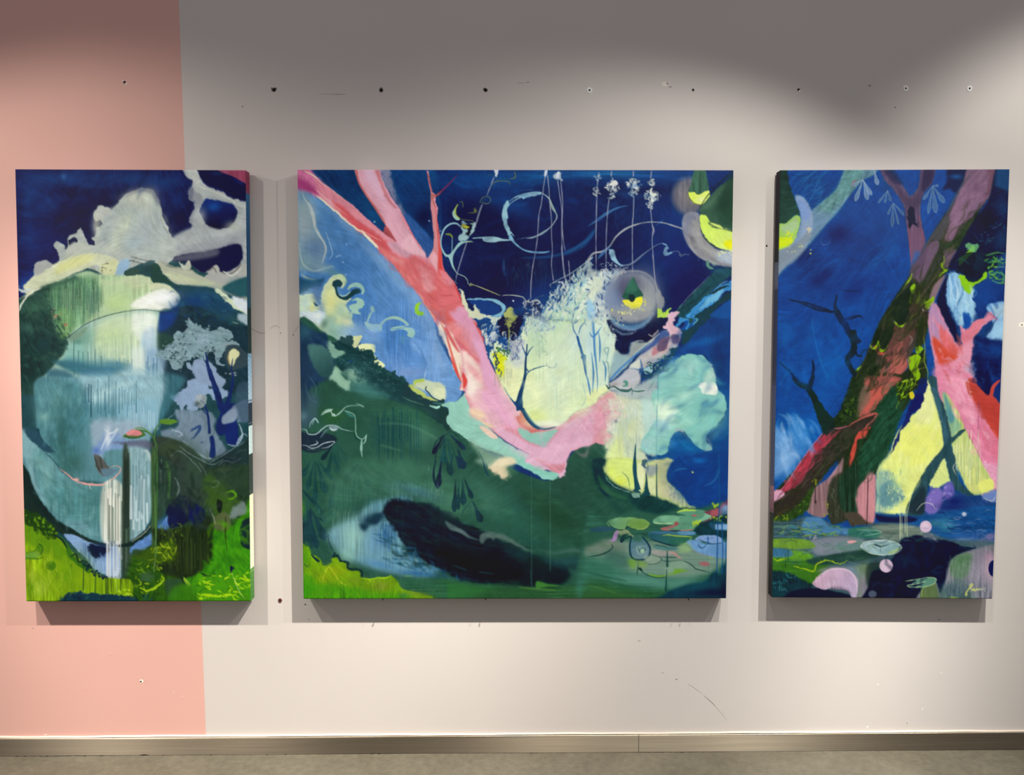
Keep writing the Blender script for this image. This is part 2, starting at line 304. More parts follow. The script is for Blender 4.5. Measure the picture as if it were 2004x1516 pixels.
P('300,740 360,660 420,700 500,780 500,900 400,1000 280,1040 260,880', '#2a4f42', s=3, r=3); P('90,800 200,800 260,900 250,1050 150,1150 95,1130', '#3a5560', s=4); B(120, 1030, 8, 10, '#5c8288', .8); B(220, 940, 12, 30, '#40606c', .6); B(130, 760, 8, 36, '#22384a', .9)
S('140,700 160,800 200,870 260,900|170,620 250,760 220,860|100,700 140,790', 1.2, '#5a7a88', a=.6)
# yellow-green band under the blue field
P('1150,720 1200,720 1250,760 1320,800 1340,830 1400,850 1450,880 1420,885 1330,860 1250,815 1190,770', '#b5c56a', r=1.5, s=.5); P('1210,690 1280,670 1380,690 1516,730 1516,880 1440,870 1360,800 1290,770 1220,740', '#c9d4b4', s=1, r=1.5); P('1205,700 1240,670 1310,660 1300,690 1240,700 1215,730', '#b6cf58', r=1.5)
P('1400,780 1516,760 1516,870 1450,860', '#dfe5bc', s=2); S('1340,740 1330,770 1360,800 1400,850 1470,880 1516,880', 2, '#17324a', tp='n'); S('1220,735 1300,770', 3, '#7f94a8', a=.7)
S('1350,530 1330,600 1320,680', 1, '#c6dcf0')
P('1140,700 1180,760 1250,830 1350,870 1450,885 1516,880 1516,1130 1440,1060 1380,1000 1200,900 1100,820', '#223d42', r=2, s=.6)
S('1100,840 1180,880 1320,925', 2.4, '#4c7f6a', a=.7); S('1250,850 1310,870', 2, '#7fa0a0', a=.7); S('1370,920 1420,945 1516,930', 5, '#a6d9c8', v=.2, r=.5); S('1400,900 1470,910 1516,905', 2, '#4c8c80')
# mid green field
P('420,830 600,850 800,860 950,890 1150,930 1300,1010 1400,1090 1516,1180 1516,1516 100,1516 200,1200 300,1050', '#2e5848', s=6, a=.85)
B(400, 1000, 30, 10, '#2c5a36', .8, rot=10); B(620, 1090, 22, 24, '#27503e', .8); B(1250, 1130, 30, 16, '#3f7a5c', .7, rot=30); B(400, 1060, 20, 10, '#2d5a33', .8); B(1300, 1250, 30, 20, '#4a7a66', .6); B(1150, 1000, 40, 14, '#356a50', .7)
F('O')
P('586,862 600,850 640,848 660,860 640,880 600,885', '#20303c', s=1.2); 
F('D')
P('98,1190 150,1200 200,1220 290,1200 330,1170 300,1230 250,1290 200,1320 130,1320 100,1300', '#22303e', s=1)
DR(790, 1290, 920, 1516, 34, '#1b4a50', a=.75, w=1.5, seed=21); DR(860, 1200, 960, 1400, 12, '#123a46', a=.8, w=1.6, seed=22)
S('860,1040 870,1200 868,1500|955,1050 960,1480|1005,940 1012,1060 1005,1516', 1.5, '#123c44', tp='n', a=.85)
S('870,1110 1000,1105 1160,1120 1300,1180 1500,1290', 3, '#7db08c', a=.3, s=1.5); S('880,1320 1000,1350 1100,1380', 4, '#6ea482', a=.35, s=1.5); S('900,1000 870,1130|1080,1040 1085,1090|1160,1090 1180,1040', 3, '#6fae88', a=.4, s=1)
S('290,1035 330,985 390,965 400,1000 440,1030 500,985 540,945 600,930 680,930 720,945 700,925 640,910', [1, 3, 2, 3, 1.3, 1.3, 1.3, 2], '#9cc4b4', a=.9)
P('300,1025 350,980 415,962 400,985 420,1030 440,1020 420,1000 405,1035 395,990 350,1000', '#b0cec0', r=.4)
S('180,1150 200,1090 240,1055 270,1100 235,1060 210,1120', 2, '#a4c6c4', a=.9); S('95,1165 150,1170 170,1210 250,1210 310,1160 370,1125 450,1130 500,1160 560,1175 620,1185', [2, 2, 2, 2, 1.6, 1.4], '#b4ccd0', a=.95)
P('370,1140 420,1130 470,1150 440,1180 400,1175', '#7b949a', s=.5); P('385,1150 410,1160 450,1160 430,1178 395,1172', '#bcd2ce'); S('290,1250 340,1180 380,1165', 3, '#6f8c94', a=.7, s=.6)
S('530,980 590,1000 630,1030 640,1120 640,1190 660,1240 710,1260 750,1220', 1.5, '#9fc8b8', a=.95, tp='n'); P('540,985 590,1010 640,1045 590,1040 550,1010', '#3d7f78', a=.8); S('700,1260 695,1360 705,1440', [3, 5, 3], '#8fc0ac'); S('745,1215 735,1280 710,1310', 2, '#a4ccbc')
S('620,1190 640,1250 690,1270', 4, '#1f4640', a=.8)
S('98,1320 150,1325 200,1350 260,1340 330,1300 430,1285 400,1320 350,1345 300,1350', 1.6, '#c8d6dc', a=.95); S('160,1362 240,1368|180,1330 250,1310 265,1295 245,1280', 1.8, '#c2d2d8'); S('170,1210 170,1320', 1, '#5a7a86', a=.6)
# palm-like leaves at the left
def leafs(p, c, a=.9):
    for q in p.split('|'):
        x0, y0, x1, y1, w = [float(t) for t in q.split(',')]
        dx, dy = x1-x0, y1-y0; L = math.hypot(dx, dy); nx, ny = -dy/L, dx/L; w /= cur[2]
        P([[x0, y0], [x0+dx*.5+nx*w*.3, y0+dy*.5+ny*w*.3], [x0+dx*.82+nx*w*.55, y0+dy*.82+ny*w*.55], [x1, y1], [x0+dx*.82-nx*w*.55, y0+dy*.82-ny*w*.55], [x0+dx*.5-nx*w*.3, y0+dy*.5-ny*w*.3]], c, a=a, v=.25, d='v', s=.35)
leafs('430,1300,300,1470,9', '#172c38'); leafs('440,1300,430,1516,8|450,1300,480,1516,8|470,1310,550,1480,9|420,1300,380,1516,8', '#24504a', .8)
F('G')
leafs('400,-60,360,140,9|420,-60,480,130,9|200,0,100,180,10|230,10,160,300,9|250,0,350,340,13|240,0,240,440,9|260,-20,370,160,8|280,40,420,200,7', '#1d4344', .85)
leafs('660,40,520,245,13|650,60,540,180,8', '#162c38'); leafs('650,90,610,345,9|660,90,690,325,9|680,90,780,265,10', '#142a36'); leafs('700,80,790,150,6', '#1f444c', .8); S('650,80 700,30 820,-40', 2, '#2c5a50', a=.7)
leafs('430,200,400,470,12', '#16303a'); S('430,230 450,150 420,60', 2, '#1f4644', a=.8)
S('105,290 180,370 260,460 340,570', [5, 7, 7, 5], '#1c3c42', a=.85, s=.6)
leafs('200,480,110,860,14|200,480,200,880,14|210,500,340,800,16|240,570,350,600,8|190,560,260,880,12', '#1c3a44', .8); leafs('180,400,110,640,10|230,420,350,610,9', '#28554e', .8)
leafs('480,200,540,360,6|560,100,450,360,5', '#2f6252', .6)
B(112, 480, 5, 14, '#4a8a2c', .8)
# lower-left green and the pale blue pool
F('O')
P('700,900 830,905 900,960 870,990 780,975 700,980 660,1010 640,1030 640,980 660,930', '#40725c', s=8, a=.8)
P('655,1030 690,1015 730,985 770,975 800,985 790,1030 800,1080 860,1110 830,1128 760,1120 700,1100 665,1080 640,1050', '#6f9eac', s=5, a=.95, v=.15, d='v')
B(690, 1050, 26, 34, '#8fbcb2', .95, d='v'); B(680, 1085, 18, 16, '#8cbcae', .8); B(735, 1060, 20, 30, '#6b9cba', .8, d='v'); B(757, 1045, 16, 22, '#2f6296', .85, d='v', v=.2); B(745, 1105, 34, 8, '#5288b2', .8, rot=12); B(820, 1122, 40, 6, '#2c6290', .8, rot=6)
B(740, 990, 20, 10, '#5f94a2', .7); B(790, 975, 20, 8, '#3a6c8c', .6)
DR(650, 780, 990, 1060, 40, '#9fcaba', a=.35, w=1.2, seed=31); DR(640, 800, 940, 1030, 44, '#1f4c50', a=.5, w=1.3, seed=32)
P('750,1000 740,1025 705,1025 715,1040 730,1012 745,1004', '#1e3b4c', s=2.5); B(722, 1018, 16, 12, '#173242', .95, rot=-20); B(740, 1010, 16, 8, '#1a3848', .9)
P('752,985 775,975 800,980 840,988 880,1003 905,1022 930,1030 960,1050 1010,1070 1060,1090 1105,1108 1110,1122 1095,1140 1050,1143 1010,1132 960,1142 910,1136 865,1118 820,1092 788,1062 768,1030 752,1005', '#121f2c', s=2, r=3, R=3, v=.2)
SC('760,990 800,975 880,1000 920,1110 860,1100 785,1050', 60, '#12202e #173634 #142836 #0e1a26', ln=40, w=5, ang=22, jit=9, a=.5, seed=301, curl=.05, s=1.2); SC('860,1010 1000,1060 1110,1110 1090,1140 920,1138 850,1100', 110, '#101824 #12191f #16282c #0f141c #1a2f34', ln=60, w=5, ang=14, jit=7, a=.55, seed=302, curl=.04, s=1)
SC('740,1040 780,1080 860,1115 960,1130 900,1135 800,1125 745,1090', 34, '#2c6290 #1c4a6a #245a84 #163a50', ln=34, w=3, ang=16, jit=8, a=.45, seed=303, curl=.04, s=1); SC('760,1060 820,1090 860,1110 780,1105', 26, '#1a3c38 #163032', ln=24, w=4, ang=20, jit=10, a=.6, seed=304, s=1)
S('740,1050 800,1075 850,1090', 3, '#1c4a4a', a=.5, s=1.5); DR(745, 800, 985, 1120, 16, '#1c3a48', a=.35, w=1.3, seed=33)
F('H')
S('60,610 120,680 200,700 290,760', [7, 6, 5], '#5f7472', a=.75, s=1.4); P('410,770 420,740 480,730 540,750 545,790 520,810 520,780 470,785 430,830 405,810', '#5f7470', s=1.5, a=.8); S('540,750 640,770 780,840 900,900', [9, 6, 3], '#4f6e66', a=.7, s=1.2)
S('980,890 1150,920 1300,890 1440,900 1516,850', [4, 7, 9, 9, 8], '#4b6e68', a=.75, s=1.8)
P('380,930 520,960 800,1040 900,1100 960,1120 960,1230 700,1240 350,1160 60,1060 0,850', '#11181e', s=8, a=.9)
P('560,800 700,830 860,910 1000,930 1180,980 1516,930 1516,1120 1350,1100 1200,1080 900,1020 700,940', '#1c353c', s=5, a=.7); B(1300, 1000, 60, 8, '#285058', .6)
P('900,950 1150,1080 1300,1120 1270,1190 1200,1235 1060,1210 960,1190 960,1250 800,1230', '#131f26', s=3, a=.95)
P('965,1200 1080,1230 1190,1245 1516,1240 1516,1370 0,1370 0,1200 300,1240 700,1250 1010,1270', '#2c5634', s=3, v=.18, d='h'); P('965,1200 1060,1225 1190,1245 1080,1250 1010,1265 960,1262', '#3f7a34', s=.8)
P('0,1215 400,1250 600,1250 400,1320 100,1370 0,1370', '#30703a', s=6, a=.8, d='h'); S('780,1255 900,1270 1160,1290', 3, '#5a8f3a', a=.7, s=1, d='h')
B(1080, 700, 60, 60, '#28503a', .6); B(1330, 300, 50, 60, '#27483c', .6); B(800, 450, 60, 24, '#26504a', .7, rot=35); B(700, 560, 60, 24, '#2f6252', .7, rot=30); B(500, 400, 40, 30, '#386b58', .7); B(900, 780, 60, 18, '#245048', .7, rot=20); B(1000, 400, 60, 20, '#264a38', .8, rot=30); B(1150, 560, 60, 24, '#22442f', .8, rot=30); B(150, 420, 30, 30, '#4c8060', .7)
B(420, 300, 40, 22, '#3c6e5c', .7, rot=40)
S('20,330 15,440|1095,0 1100,1100|910,150 915,1250', 1.2, '#5f8c80', a=.4, tp='n')
leafs('10,60,0,260,9', '#142a3c'); leafs('60,-60,110,150,9|120,-60,120,160,8', '#1b3f44'); leafs('170,-40,240,75,18', '#16324a')
leafs('165,180,150,520,11', '#132e38'); leafs('190,180,190,500,7|230,200,240,450,12', '#1a3c44'); leafs('245,180,330,390,9|330,400,420,620,12', '#173440')
S('310,420 240,500 225,570|300,460 300,600|310,440 320,560|330,360 310,430', 1.6, '#1c444c', a=.8); S('180,100 150,200|180,100 240,180', 2, '#2c5c50', a=.8)
F('D')
leafs('1516,1220,1400,1410,9', '#141c34'); S('1500,1250 1440,1380 1420,1516|1400,1370 1440,1280 1516,1215', 2, '#16303c', a=.9)
F('E')
S('0,1280 40,1230 75,1215|0,1360 40,1280 60,1230', [3, 2, 1.5], '#152a3c', a=.95); leafs('60,1220,20,1516,7|60,1230,60,1516,6|70,1240,130,1480,6', '#1e4a4c'); leafs('100,1210,260,1365,9', '#143048'); leafs('180,1350,250,1560,12', '#173648'); S('60,1220 130,1190 200,1260 240,1340|80,1250 150,1400 180,1516', 2, '#1b4048', a=.8)
F('G')
S('1440,0 1415,80 1412,180 1440,280', [2, 3, 5, 3], '#14283c'); leafs('1490,0,1445,290,11', '#14223c')
DR(980, 1500, 220, 420, 30, '#a8d4bc', a=.35, w=1.2, seed=34); S('1395,260 1390,330|1360,60 1365,110|1440,290 1440,380', 2, '#b8dcbc', a=.7)
B(1200, 290, 40, 9, '#4c8494', .6, rot=10); B(1300, 340, 60, 12, '#3a6068', .5, rot=15)
# lime corner
P('105,870 150,855 190,880 200,940 260,960 330,1040 400,1010 390,980 450,955 480,1000 540,1010 560,1080 620,1090 670,1075 690,1140 720,1165 850,1180 950,1150 1000,1140 1050,1200 1100,1280 1300,1320 1450,1370 105,1370', '#6f9c14', r=2, s=.5, v=.2)
P('105,1130 200,1150 350,1220 500,1240 700,1280 900,1300 1100,1330 1200,1370 105,1370', '#4a9410', s=4, v=.25, d='v'); B(130, 1300, 16, 16, '#3a9a12', .9); B(440, 1100, 24, 14, '#8fa414', .8); B(640, 1190, 26, 8, '#6c8a2a', .7); B(880, 1250, 22, 12, '#7f8c3a', .7); B(1250, 1320, 34, 7, '#6f8f2c', .8); B(140, 960, 10, 20, '#4c9016', .9); B(300, 1180, 14, 10, '#98aa20', .6); B(1110, 1340, 12, 6, '#3a7a3c', .8)
P('200,930 280,1010 250,1000 210,960|'.replace('|', ''), '#17303a'); P('210,945 270,985 285,1005 255,1005', '#173240'); P('400,970 430,905 440,935 470,935 500,985 550,1000 575,1020 570,1060 600,1070 670,1070 700,1090 715,1140 690,1155 670,1100 560,1085 545,1020 480,1005 460,960', '#1a3636', r=.8)
S('130,1020 160,1060 175,1030|190,960 185,1080|345,960 340,1020|370,740 380,830 430,920', 1.5, '#17323c', a=.9); S('300,1030 330,1045', 4, '#17323c'); S('350,760 380,740', 3, '#17323c')
S('680,1165 780,1175 860,1165 940,1160 990,1135', [2, 3, 4, 3], '#a0cc1c', r=.8); S('760,1190 830,1200', 4, '#a4cc20', r=.8); S('1120,1150 1200,1148', 4, '#6c9c34'); S('300,1210 360,1060 420,1110 480,1200 560,1240|320,1070 350,1120', 2.4, '#b8c83a', a=.7, r=1); SC('110,1140 600,1140 1300,1330 110,1370', 120, '#3d8a10 #5ea212 #7fb01c #8aa02a', ln=16, w=2, ang=90, jit=10, a=.3, seed=35)
P('105,1355 160,1355 150,1370 105,1370', '#16362a', s=.6); S('1140,1280 1290,1305', 2, '#1f4a3a', a=.8); DR(105, 1100, 1180, 1370, 26, '#3a7a10', a=.35, w=2, seed=36)
P('700,1165 1020,1140 1100,1180 1516,1200 1516,1370 1400,1340 1200,1290 1100,1260 1050,1190 1000,1135 860,1160', '#2f5f44', s=2, a=.85, d='h', v=.2)
# the pink tree ------------------------------------------------------
F('E')
# teal under-shadow of the trunk
P('250,800 310,830 320,900 320,930 310,1020 420,1080 640,1280 820,1380 1000,1480 1040,1560 1000,1640 1100,1660 1180,1640 1100,1640 930,1560 760,1500 600,1410 420,1350 300,1280 200,1210 110,1150 70,1070 90,980 60,940 0,930 100,890 180,880', '#96cbb9', r=1, s=.5, v=.08)
P('0,930 50,950 90,980 70,1060 100,1180 0,1090', '#203e3c', r=2.5)
F('H'); P('700,0 900,0 960,80 1080,110 1170,100 1180,160 1100,192 1020,175 900,110 780,50', '#8ccbb8', r=1, s=.6)
P('1240,0 1255,70 1240,140 1190,180 1160,120 1080,100 960,60 850,0 1000,-100', '#dfb4c8', r=2, s=.5); S('880,10 960,70 1080,105', 4, '#ddb8c4', a=.6, s=1)
P('480,60 520,0 700,0 660,60 690,160 640,180 580,150 500,90', '#e6d3ae', s=2.2, r=3); B(590, 30, 16, 12, '#ecdab4', .8); P('360,0 520,-20 500,60 400,40', '#8fae9a', s=3, a=.8); B(700, 80, 10, 16, '#4c7c64', .7)
S('430,10 460,110 490,160|450,0 480,90', [2, 4, 5], '#1b4050', a=.85)
F('E')
P('290,1260 430,1340 600,1400 720,1480 700,1516 500,1516 380,1400', '#86a890', s=3, a=.8); P('600,1450 720,1440 760,1500 640,1530 520,1530', '#ecdcb8', s=2, a=.95)
S('270,1380 330,1380 380,1350|380,1370 420,1440 460,1540', 2, '#35625e', a=.7)
# trunk body
F('O')
TR = ('A', '62,62 180,62 240,120 300,180 400,255 500,335 600,405 700,495 800,590 900,670 1000,745 1045,775 1000,735 940,620 880,520 840,450 780,370 720,290 680,210 650,140 625,62 865,62 900,150 940,240 1000,350 1060,430 1105,510 1150,600 1200,690 1260,790 1320,880 1350,940 1390,880 1410,820 1412,700 1395,560 1380,430 1385,300 1360,180 1335,75 1352,75 1375,180 1400,290 1435,310 1420,380 1450,430 1440,520 1455,640 1470,800 1480,900 1500,1020')
F('A'); a1 = pts(TR[1])
F('E'); a2 = pts('30,-420 60,-340 120,-260 200,-120 250,-40 300,10 350,80 410,200 440,300 480,420 530,530 580,650 640,750 700,860 760,950 830,1010 900,1100 960,1150 1040,1165 1150,1140 1250,1080 1340,990 1440,950 1516,915')
F('F'); a3 = pts('80,890 150,830 215,780 285,800 300,860 290,960 330,1010 280,1060 210,1130 190,1180 250,1230 200,1290 150,1320 80,1290 0,1335')
F('E'); a4 = pts('1480,1310 1400,1340 1300,1380 1250,1470 1240,1550 1200,1600 1120,1580 1000,1500 900,1410 800,1360 640,1265 480,1130 420,1080 310,1020 300,930 250,830 255,790 200,770 215,700 150,580 100,440 60,310 0,170 -50,90 -110,-20')
F('A'); a5 = pts('1400,1510 1300,1358 1220,1238 1100,1108 1000,988 860,848 750,738 600,618 450,488 300,358 180,278 62,215')
F('O'); lay([np.concatenate([a1, a2, a3, a4, a5])], '#d98f9c', r=.6, v=.1, d='b')
F('A')
P('62,62 170,62 230,120 300,190 280,330 180,280 62,215', '#a8587e', s=4, a=.9, d='b', v=.2); P('62,130 140,170 260,280 280,310 180,280 62,215', '#8e3466', s=2.2, a=.85)
P('240,140 400,260 500,340 620,440 560,520 420,380 300,330 260,250', '#bf7482', s=3, a=.8, d='b'); P('400,370 540,450 620,530 720,600 850,700 950,780 1000,860 900,880 820,780 700,690 560,560 440,430', '#c8565c', s=2, r=2, d='b'); P('560,430 700,510 820,610 900,680 800,650 650,550', '#d3848e', s=1.5, d='b', a=.8)
S('190,100 300,190 420,270|700,660 800,720 900,770|230,250 400,390 560,520', 2, '#e8c0ae', a=.5)
P('250,320 300,345 450,470 600,600 700,670 640,650 480,520 330,390', '#efcfb4', r=.5); P('690,650 760,720 840,800 865,850 800,790 720,710', '#f4dcc0', r=.5); S('130,75 200,110 260,150|420,275 520,350', 2, '#e8c49a')
P('1050,1070 1110,1110 1230,1230 1310,1370 1400,1516 1420,1516 1330,1370 1250,1240 1120,1110', '#efc8a8', s=.4)
P('640,62 860,62 900,150 950,280 1010,370 1060,440 1100,560 1180,690 1250,800 1330,900 1260,960 1130,940 1000,860 950,780 1045,775 1000,690 930,580 860,450 780,340 700,220', '#cd98a8', s=1.5, d='b', v=.12)
P('700,80 800,80 880,200 940,330 900,380 800,250', '#d2a5b8', s=3, d='b'); P('900,400 980,400 1060,560 1150,740 1230,850 1180,900 1050,800 960,600', '#dba4b4', s=3, d='b'); P('1180,700 1250,800 1330,900 1300,920 1180,880 1100,800', '#e2b0bc', s=2)
P('622,62 645,62 680,180 760,320 850,450 920,560 940,620 880,530 800,410 720,290 660,180', '#b5605e', s=.8); P('800,62 850,62 900,180 930,270 990,380 1050,440 1010,430 930,330 880,200', '#b8666c', s=1, a=.75, r=1); P('920,640 960,640 1040,775 1000,735', '#a8484c', s=.7); S('890,660 940,690 1010,740', 2, '#3c2838'); P('940,620 980,680 1045,775 990,740 915,690', '#b05052', a=.8, s=.5); S('1100,520 1150,600 1220,740 1290,850', 2, '#c86068', a=.7)
P('860,850 1000,880 1130,950 1200,900 1300,950 1380,1000 1470,1080 1516,1180 1516,1516 1420,1516 1300,1350 1200,1210 1080,1090 1000,980', '#d2696e', s=2.5, r=2, d='b', v=.14)
P('860,840 960,860 1100,1000 1200,1150 1280,1260 1220,1240 1100,1110 1000,980', '#d46c6c', s=2, d='b'); P('950,900 1100,950 1130,1000 1000,960', '#d89090', s=2, a=.7); P('1160,950 1250,930 1350,1010 1420,1100 1330,1130 1200,1010', '#c6666c', s=3, a=.8); P('1300,1100 1360,1090 1400,1200 1440,1260 1380,1280 1300,1230', '#dd9ca0', s=3, r=4, a=.8); P('1230,1010 1400,1080 1380,1180 1290,1120', '#d8888e', s=3, r=4, a=.7)
P('1320,1300 1400,1270 1516,1260 1516,1516 1440,1516', '#da6a68', s=2, a=.9, r=2); S('1390,1270 1516,1300|1260,1200 1400,1330 1480,1420|1150,1080 1300,1220', 2, '#b8484c', a=.6)
P('1384,300 1410,330 1405,430 1440,560 1450,700 1470,820 1480,950 1500,1050 1440,1010 1400,960 1370,930 1400,870 1415,800 1410,640 1390,480', '#cf8688', s=1, d='v'); S('1425,440 1440,560 1455,700 1475,850 1490,980', [2, 3, 4, 6, 8], '#d05a58', a=.85); P('1370,930 1410,870 1450,930 1460,1010 1490,1150 1430,1050', '#e4a8b0', s=1.5); S('1460,1060 1490,1140 1516,1190', 2, '#f0cdb4'); S('1345,80 1370,180 1395,290', 2.6, '#9c4c50'); S('1400,300 1435,320 1516,250', 4, '#93434c')
P('1385,300 1430,320 1415,345 1390,360', '#b46a64'); S('1400,350 1420,420 1440,440', 2, '#a85850')
P('870,62 950,80 1000,200 1050,400 1105,500 1100,450 1040,380 980,300 930,220 900,140', '#8f8aa0', s=1.5, r=3.5, a=.7)
F('B'); S('0,300 60,240 120,180 185,110', [4, 3.4, 2.6, 2], '#6c2c4c', a=.9); P('0,640 10,800 30,1000 80,1090 150,1180 210,1310 250,1420 320,1516 0,1516', '#d76c70', r=.6, s=.5, v=.08); P('0,760 20,900 40,1060 90,1130 0,1080', '#d84a44', s=1.5); P('0,1050 60,1080 130,1150 130,1200 60,1190', '#dc8c98', s=1.5, a=.8); S('0,1110 60,1190|0,1130 40,1170', 1.6, '#e6b8a8'); S('0,1290 60,1310 140,1300|30,1230 100,1220', 2.2, '#b84a50', a=.7); P('170,1430 240,1420 330,1516 180,1516', '#dda0b8', s=2); S('150,1200 200,1310 240,1410', 2, '#c22c34')
F('E')
P('0,0 100,0 130,60 120,140 60,150 0,80', '#d4605c', s=2, r=3, d='b'); P('0,90 60,140 130,230 200,380 220,500 210,600 190,650 140,540 60,320 0,200', '#f3dfc8', s=1.4, r=1.5, d='b'); P('50,150 130,110 200,180 280,300 340,420 400,480 350,480 260,380 150,250', '#e5888a', s=3, d='b', v=.12, r=3); P('50,160 80,170 130,260 200,400 170,380 100,270', '#cf4a50', s=1, a=.85); P('150,250 260,350 330,430 400,480 400,500 330,470 220,370', '#d0606a', s=1.4, a=.75)
P('100,0 290,0 350,90 400,200 440,300 420,350 330,250 250,150 160,90', '#dc9ab4', s=3, r=2, d='b'); P('340,100 380,130 430,230 470,350 430,280 380,180', '#dc5c58', s=.8); P('330,250 420,320 480,430 560,620 620,740 700,860 800,990 780,1040 650,960 480,780 420,600 400,450 340,330', '#e3a8c6', s=2.5, d='b', v=.06)
P('220,380 300,420 380,520 420,640 430,760 380,820 330,900 280,840 260,790 290,720 270,640 240,560', '#f4d8cc', s=3, r=2); P('250,480 330,540 400,620 420,700 350,650', '#e8a0a4', s=3, a=.8, r=2); P('290,620 350,700 380,760 330,830 280,780', '#f9e8dc', s=3)
P('225,600 260,640 272,700 240,760 235,720', '#db4a44', r=.6); P('215,700 225,750 200,775 240,770', '#f2d6be'); S('200,500 215,620 230,760', 2, '#e8a890'); S('0,90 60,200 110,370 150,500 200,640', [2, 4, 4, 5, 3], '#dc6a60', a=.9); P('110,440 150,520 200,640 215,690 160,600', '#dc5044')
P('330,830 430,750 560,880 640,960 640,1100 600,1220 480,1130 420,1080 310,1020 330,950', '#eec2c6', s=4, a=.9, d='b'); P('310,950 440,990 450,1060 380,1060 310,1020', '#f2d4b4', s=3); P('300,1010 420,1075 540,1130 480,1140 380,1060', '#eccfae', s=1); P('430,780 540,830 700,960 760,1060 780,1160 700,1150 560,1010 450,900', '#eaaccb', s=4, d='b', v=.05)
P('395,1130 450,1140 540,1200 580,1250 520,1250 440,1190', '#edcdb8', s=1); P('560,1150 720,1200 860,1290 1000,1340 1100,1300 1240,1130 1400,1030 1516,960 1516,1290 1400,1340 1300,1380 1240,1500 1100,1500 950,1440 800,1360 640,1265', '#e4b2c9', s=2, d='/', v=.05)
P('1100,1290 1180,1190 1300,1090 1516,930 1516,1200 1300,1300', '#dca4ba', s=5, a=.8, d='/'); B(900, 1430, 40, 8, '#e6bcce', .7, rot=25); B(1450, 1250, 20, 12, '#d8acbc', .6)
P('780,1150 860,1170 960,1195 1050,1180 1170,1160 1130,1220 1080,1290 1040,1345 940,1300 860,1270 800,1220', '#93c6b8', r=1, s=1.2); P('760,1040 790,1030 800,980 850,1030 890,1110 960,1150 960,1190 900,1195 880,1160 800,1120', '#d56870', r=.6, s=.4); P('960,1160 1060,1170 1000,1185 940,1180', '#c45a62')
# glowing clearing ---------------------------------------------------
P('470,300 560,230 700,270 820,200 830,60 900,20 1000,60 1060,0 1516,0 1560,300 1600,600 1560,880 1516,915 1440,950 1340,990 1250,1080 1150,1140 1040,1162 960,1145 900,1095 830,1005 790,950 700,850 640,745 580,640 530,520 480,420', '#dcebc2', r=1, s=.7, v=.05)
P('580,560 720,520 860,480 860,900 830,980 700,850 620,720', '#e8edbe', s=4); B(760, 700, 26, 40, '#f0f0b8', .8); B(960, 650, 44, 60, '#e4f0b4', .8); B(950, 1040, 26, 20, '#dcea8c', .8); B(1120, 640, 40, 60, '#dfeccb', .8); B(1350, 850, 34, 34, '#e2efc6', .8); B(1350, 250, 24, 40, '#c8ddd8', .8); B(1150, 120, 34, 26, '#bcd6b4', .9); B(960, 250, 20, 30, '#b8d2b8', .8); B(1010, 120, 22, 12, '#8fb0c8', .7)
P('720,300 850,330 850,520 760,560 700,480', '#c2ccd2', s=4, a=.7); DR(1100, 1500, 100, 1000, 26, '#9cc8b8', a=.35, w=1.6, seed=41); DR(860, 1100, 80, 700, 20, '#a8cba4', a=.35, w=2, seed=42); DR(550, 720, 450, 750, 16, '#6a7a7c', a=.4, w=1.5, seed=43)
B(1180, 470, 30, 40, '#d6e8cc', .6); B(1400, 900, 20, 22, '#d4e8ae', .6); B(1060, 1110, 40, 7, '#f4f6e2', .8)
# dark sky remnants and blue shrub right of the trunk
P('290,0 420,0 560,20 640,20 860,0 850,100 820,180 790,260 710,290 690,430 640,380 560,300 500,420 530,540 470,400 420,230 350,90', '#1c4a86', r=3.5, s=.4, v=.3)
P('590,60 660,40 780,70 810,130 790,220 740,280 670,270 600,230 580,160', '#121a38', r=3, s=.4); P('780,0 880,0 850,60 800,100 740,40', '#141f44', r=3); P('660,0 740,0 770,60 720,100 690,160 660,110 690,60', '#9ba45c', r=2.5, v=.3); P('330,20 400,10 440,30 560,50 600,40 560,110 540,180 520,120 470,70 390,80', '#c8d4c4', r=3.5)
P('410,180 450,180 480,280 470,330 430,240', '#d4d8cc', r=3); P('480,230 540,180 560,230 540,290 510,330 480,300', '#ccd2d2', r=3, a=.8); SC('420,150 560,100 720,280 760,420 560,420 480,300', 90, '#1f4f90 #153a78 #c8d0cc #3a6aa4 #dfe4d0 #8c98a8', ln=10, w=3, ang=110, jit=40, a=.75, seed=44); SC('640,0 780,0 740,180 700,260 660,150', 50, '#b0b060 #8a8c58 #c8c884 #5a6048', ln=6, w=2, jit=60, a=.85, seed=45)
S('690,120 690,250 680,420|700,180 695,300', 2, '#8f9a60', a=.9); SC('560,350 720,400 700,470 600,480', 40, '#1c5a3c #2a6a50 #9ac040 #17472f', ln=5, w=3, jit=80, a=.85, seed=46); P('530,430 580,400 650,440 640,520 620,640 590,600 560,560', '#d8e024', r=4, s=1, a=.8); B(600, 530, 8, 20, '#e8ea14', .8); SC('480,280 520,420 560,560 640,740 620,640 560,400 520,280', 30, '#143a6e #1d2a58', ln=9, w=2.2, ang=100, jit=14, a=.85, seed=47)
P('720,290 840,290 780,400 720,470 700,420', '#9ba2b2', s=1.5, r=3, a=.8); SC('700,260 860,120 860,320 760,480 700,470', 70, '#c4c8cc #7f86a0 #2f4a80 #e0e4d4', ln=9, w=2, ang=110, jit=30, a=.7, seed=48)
S('640,740 680,820 740,900', 2.4, '#3c7c9a', s=.6, a=.7)
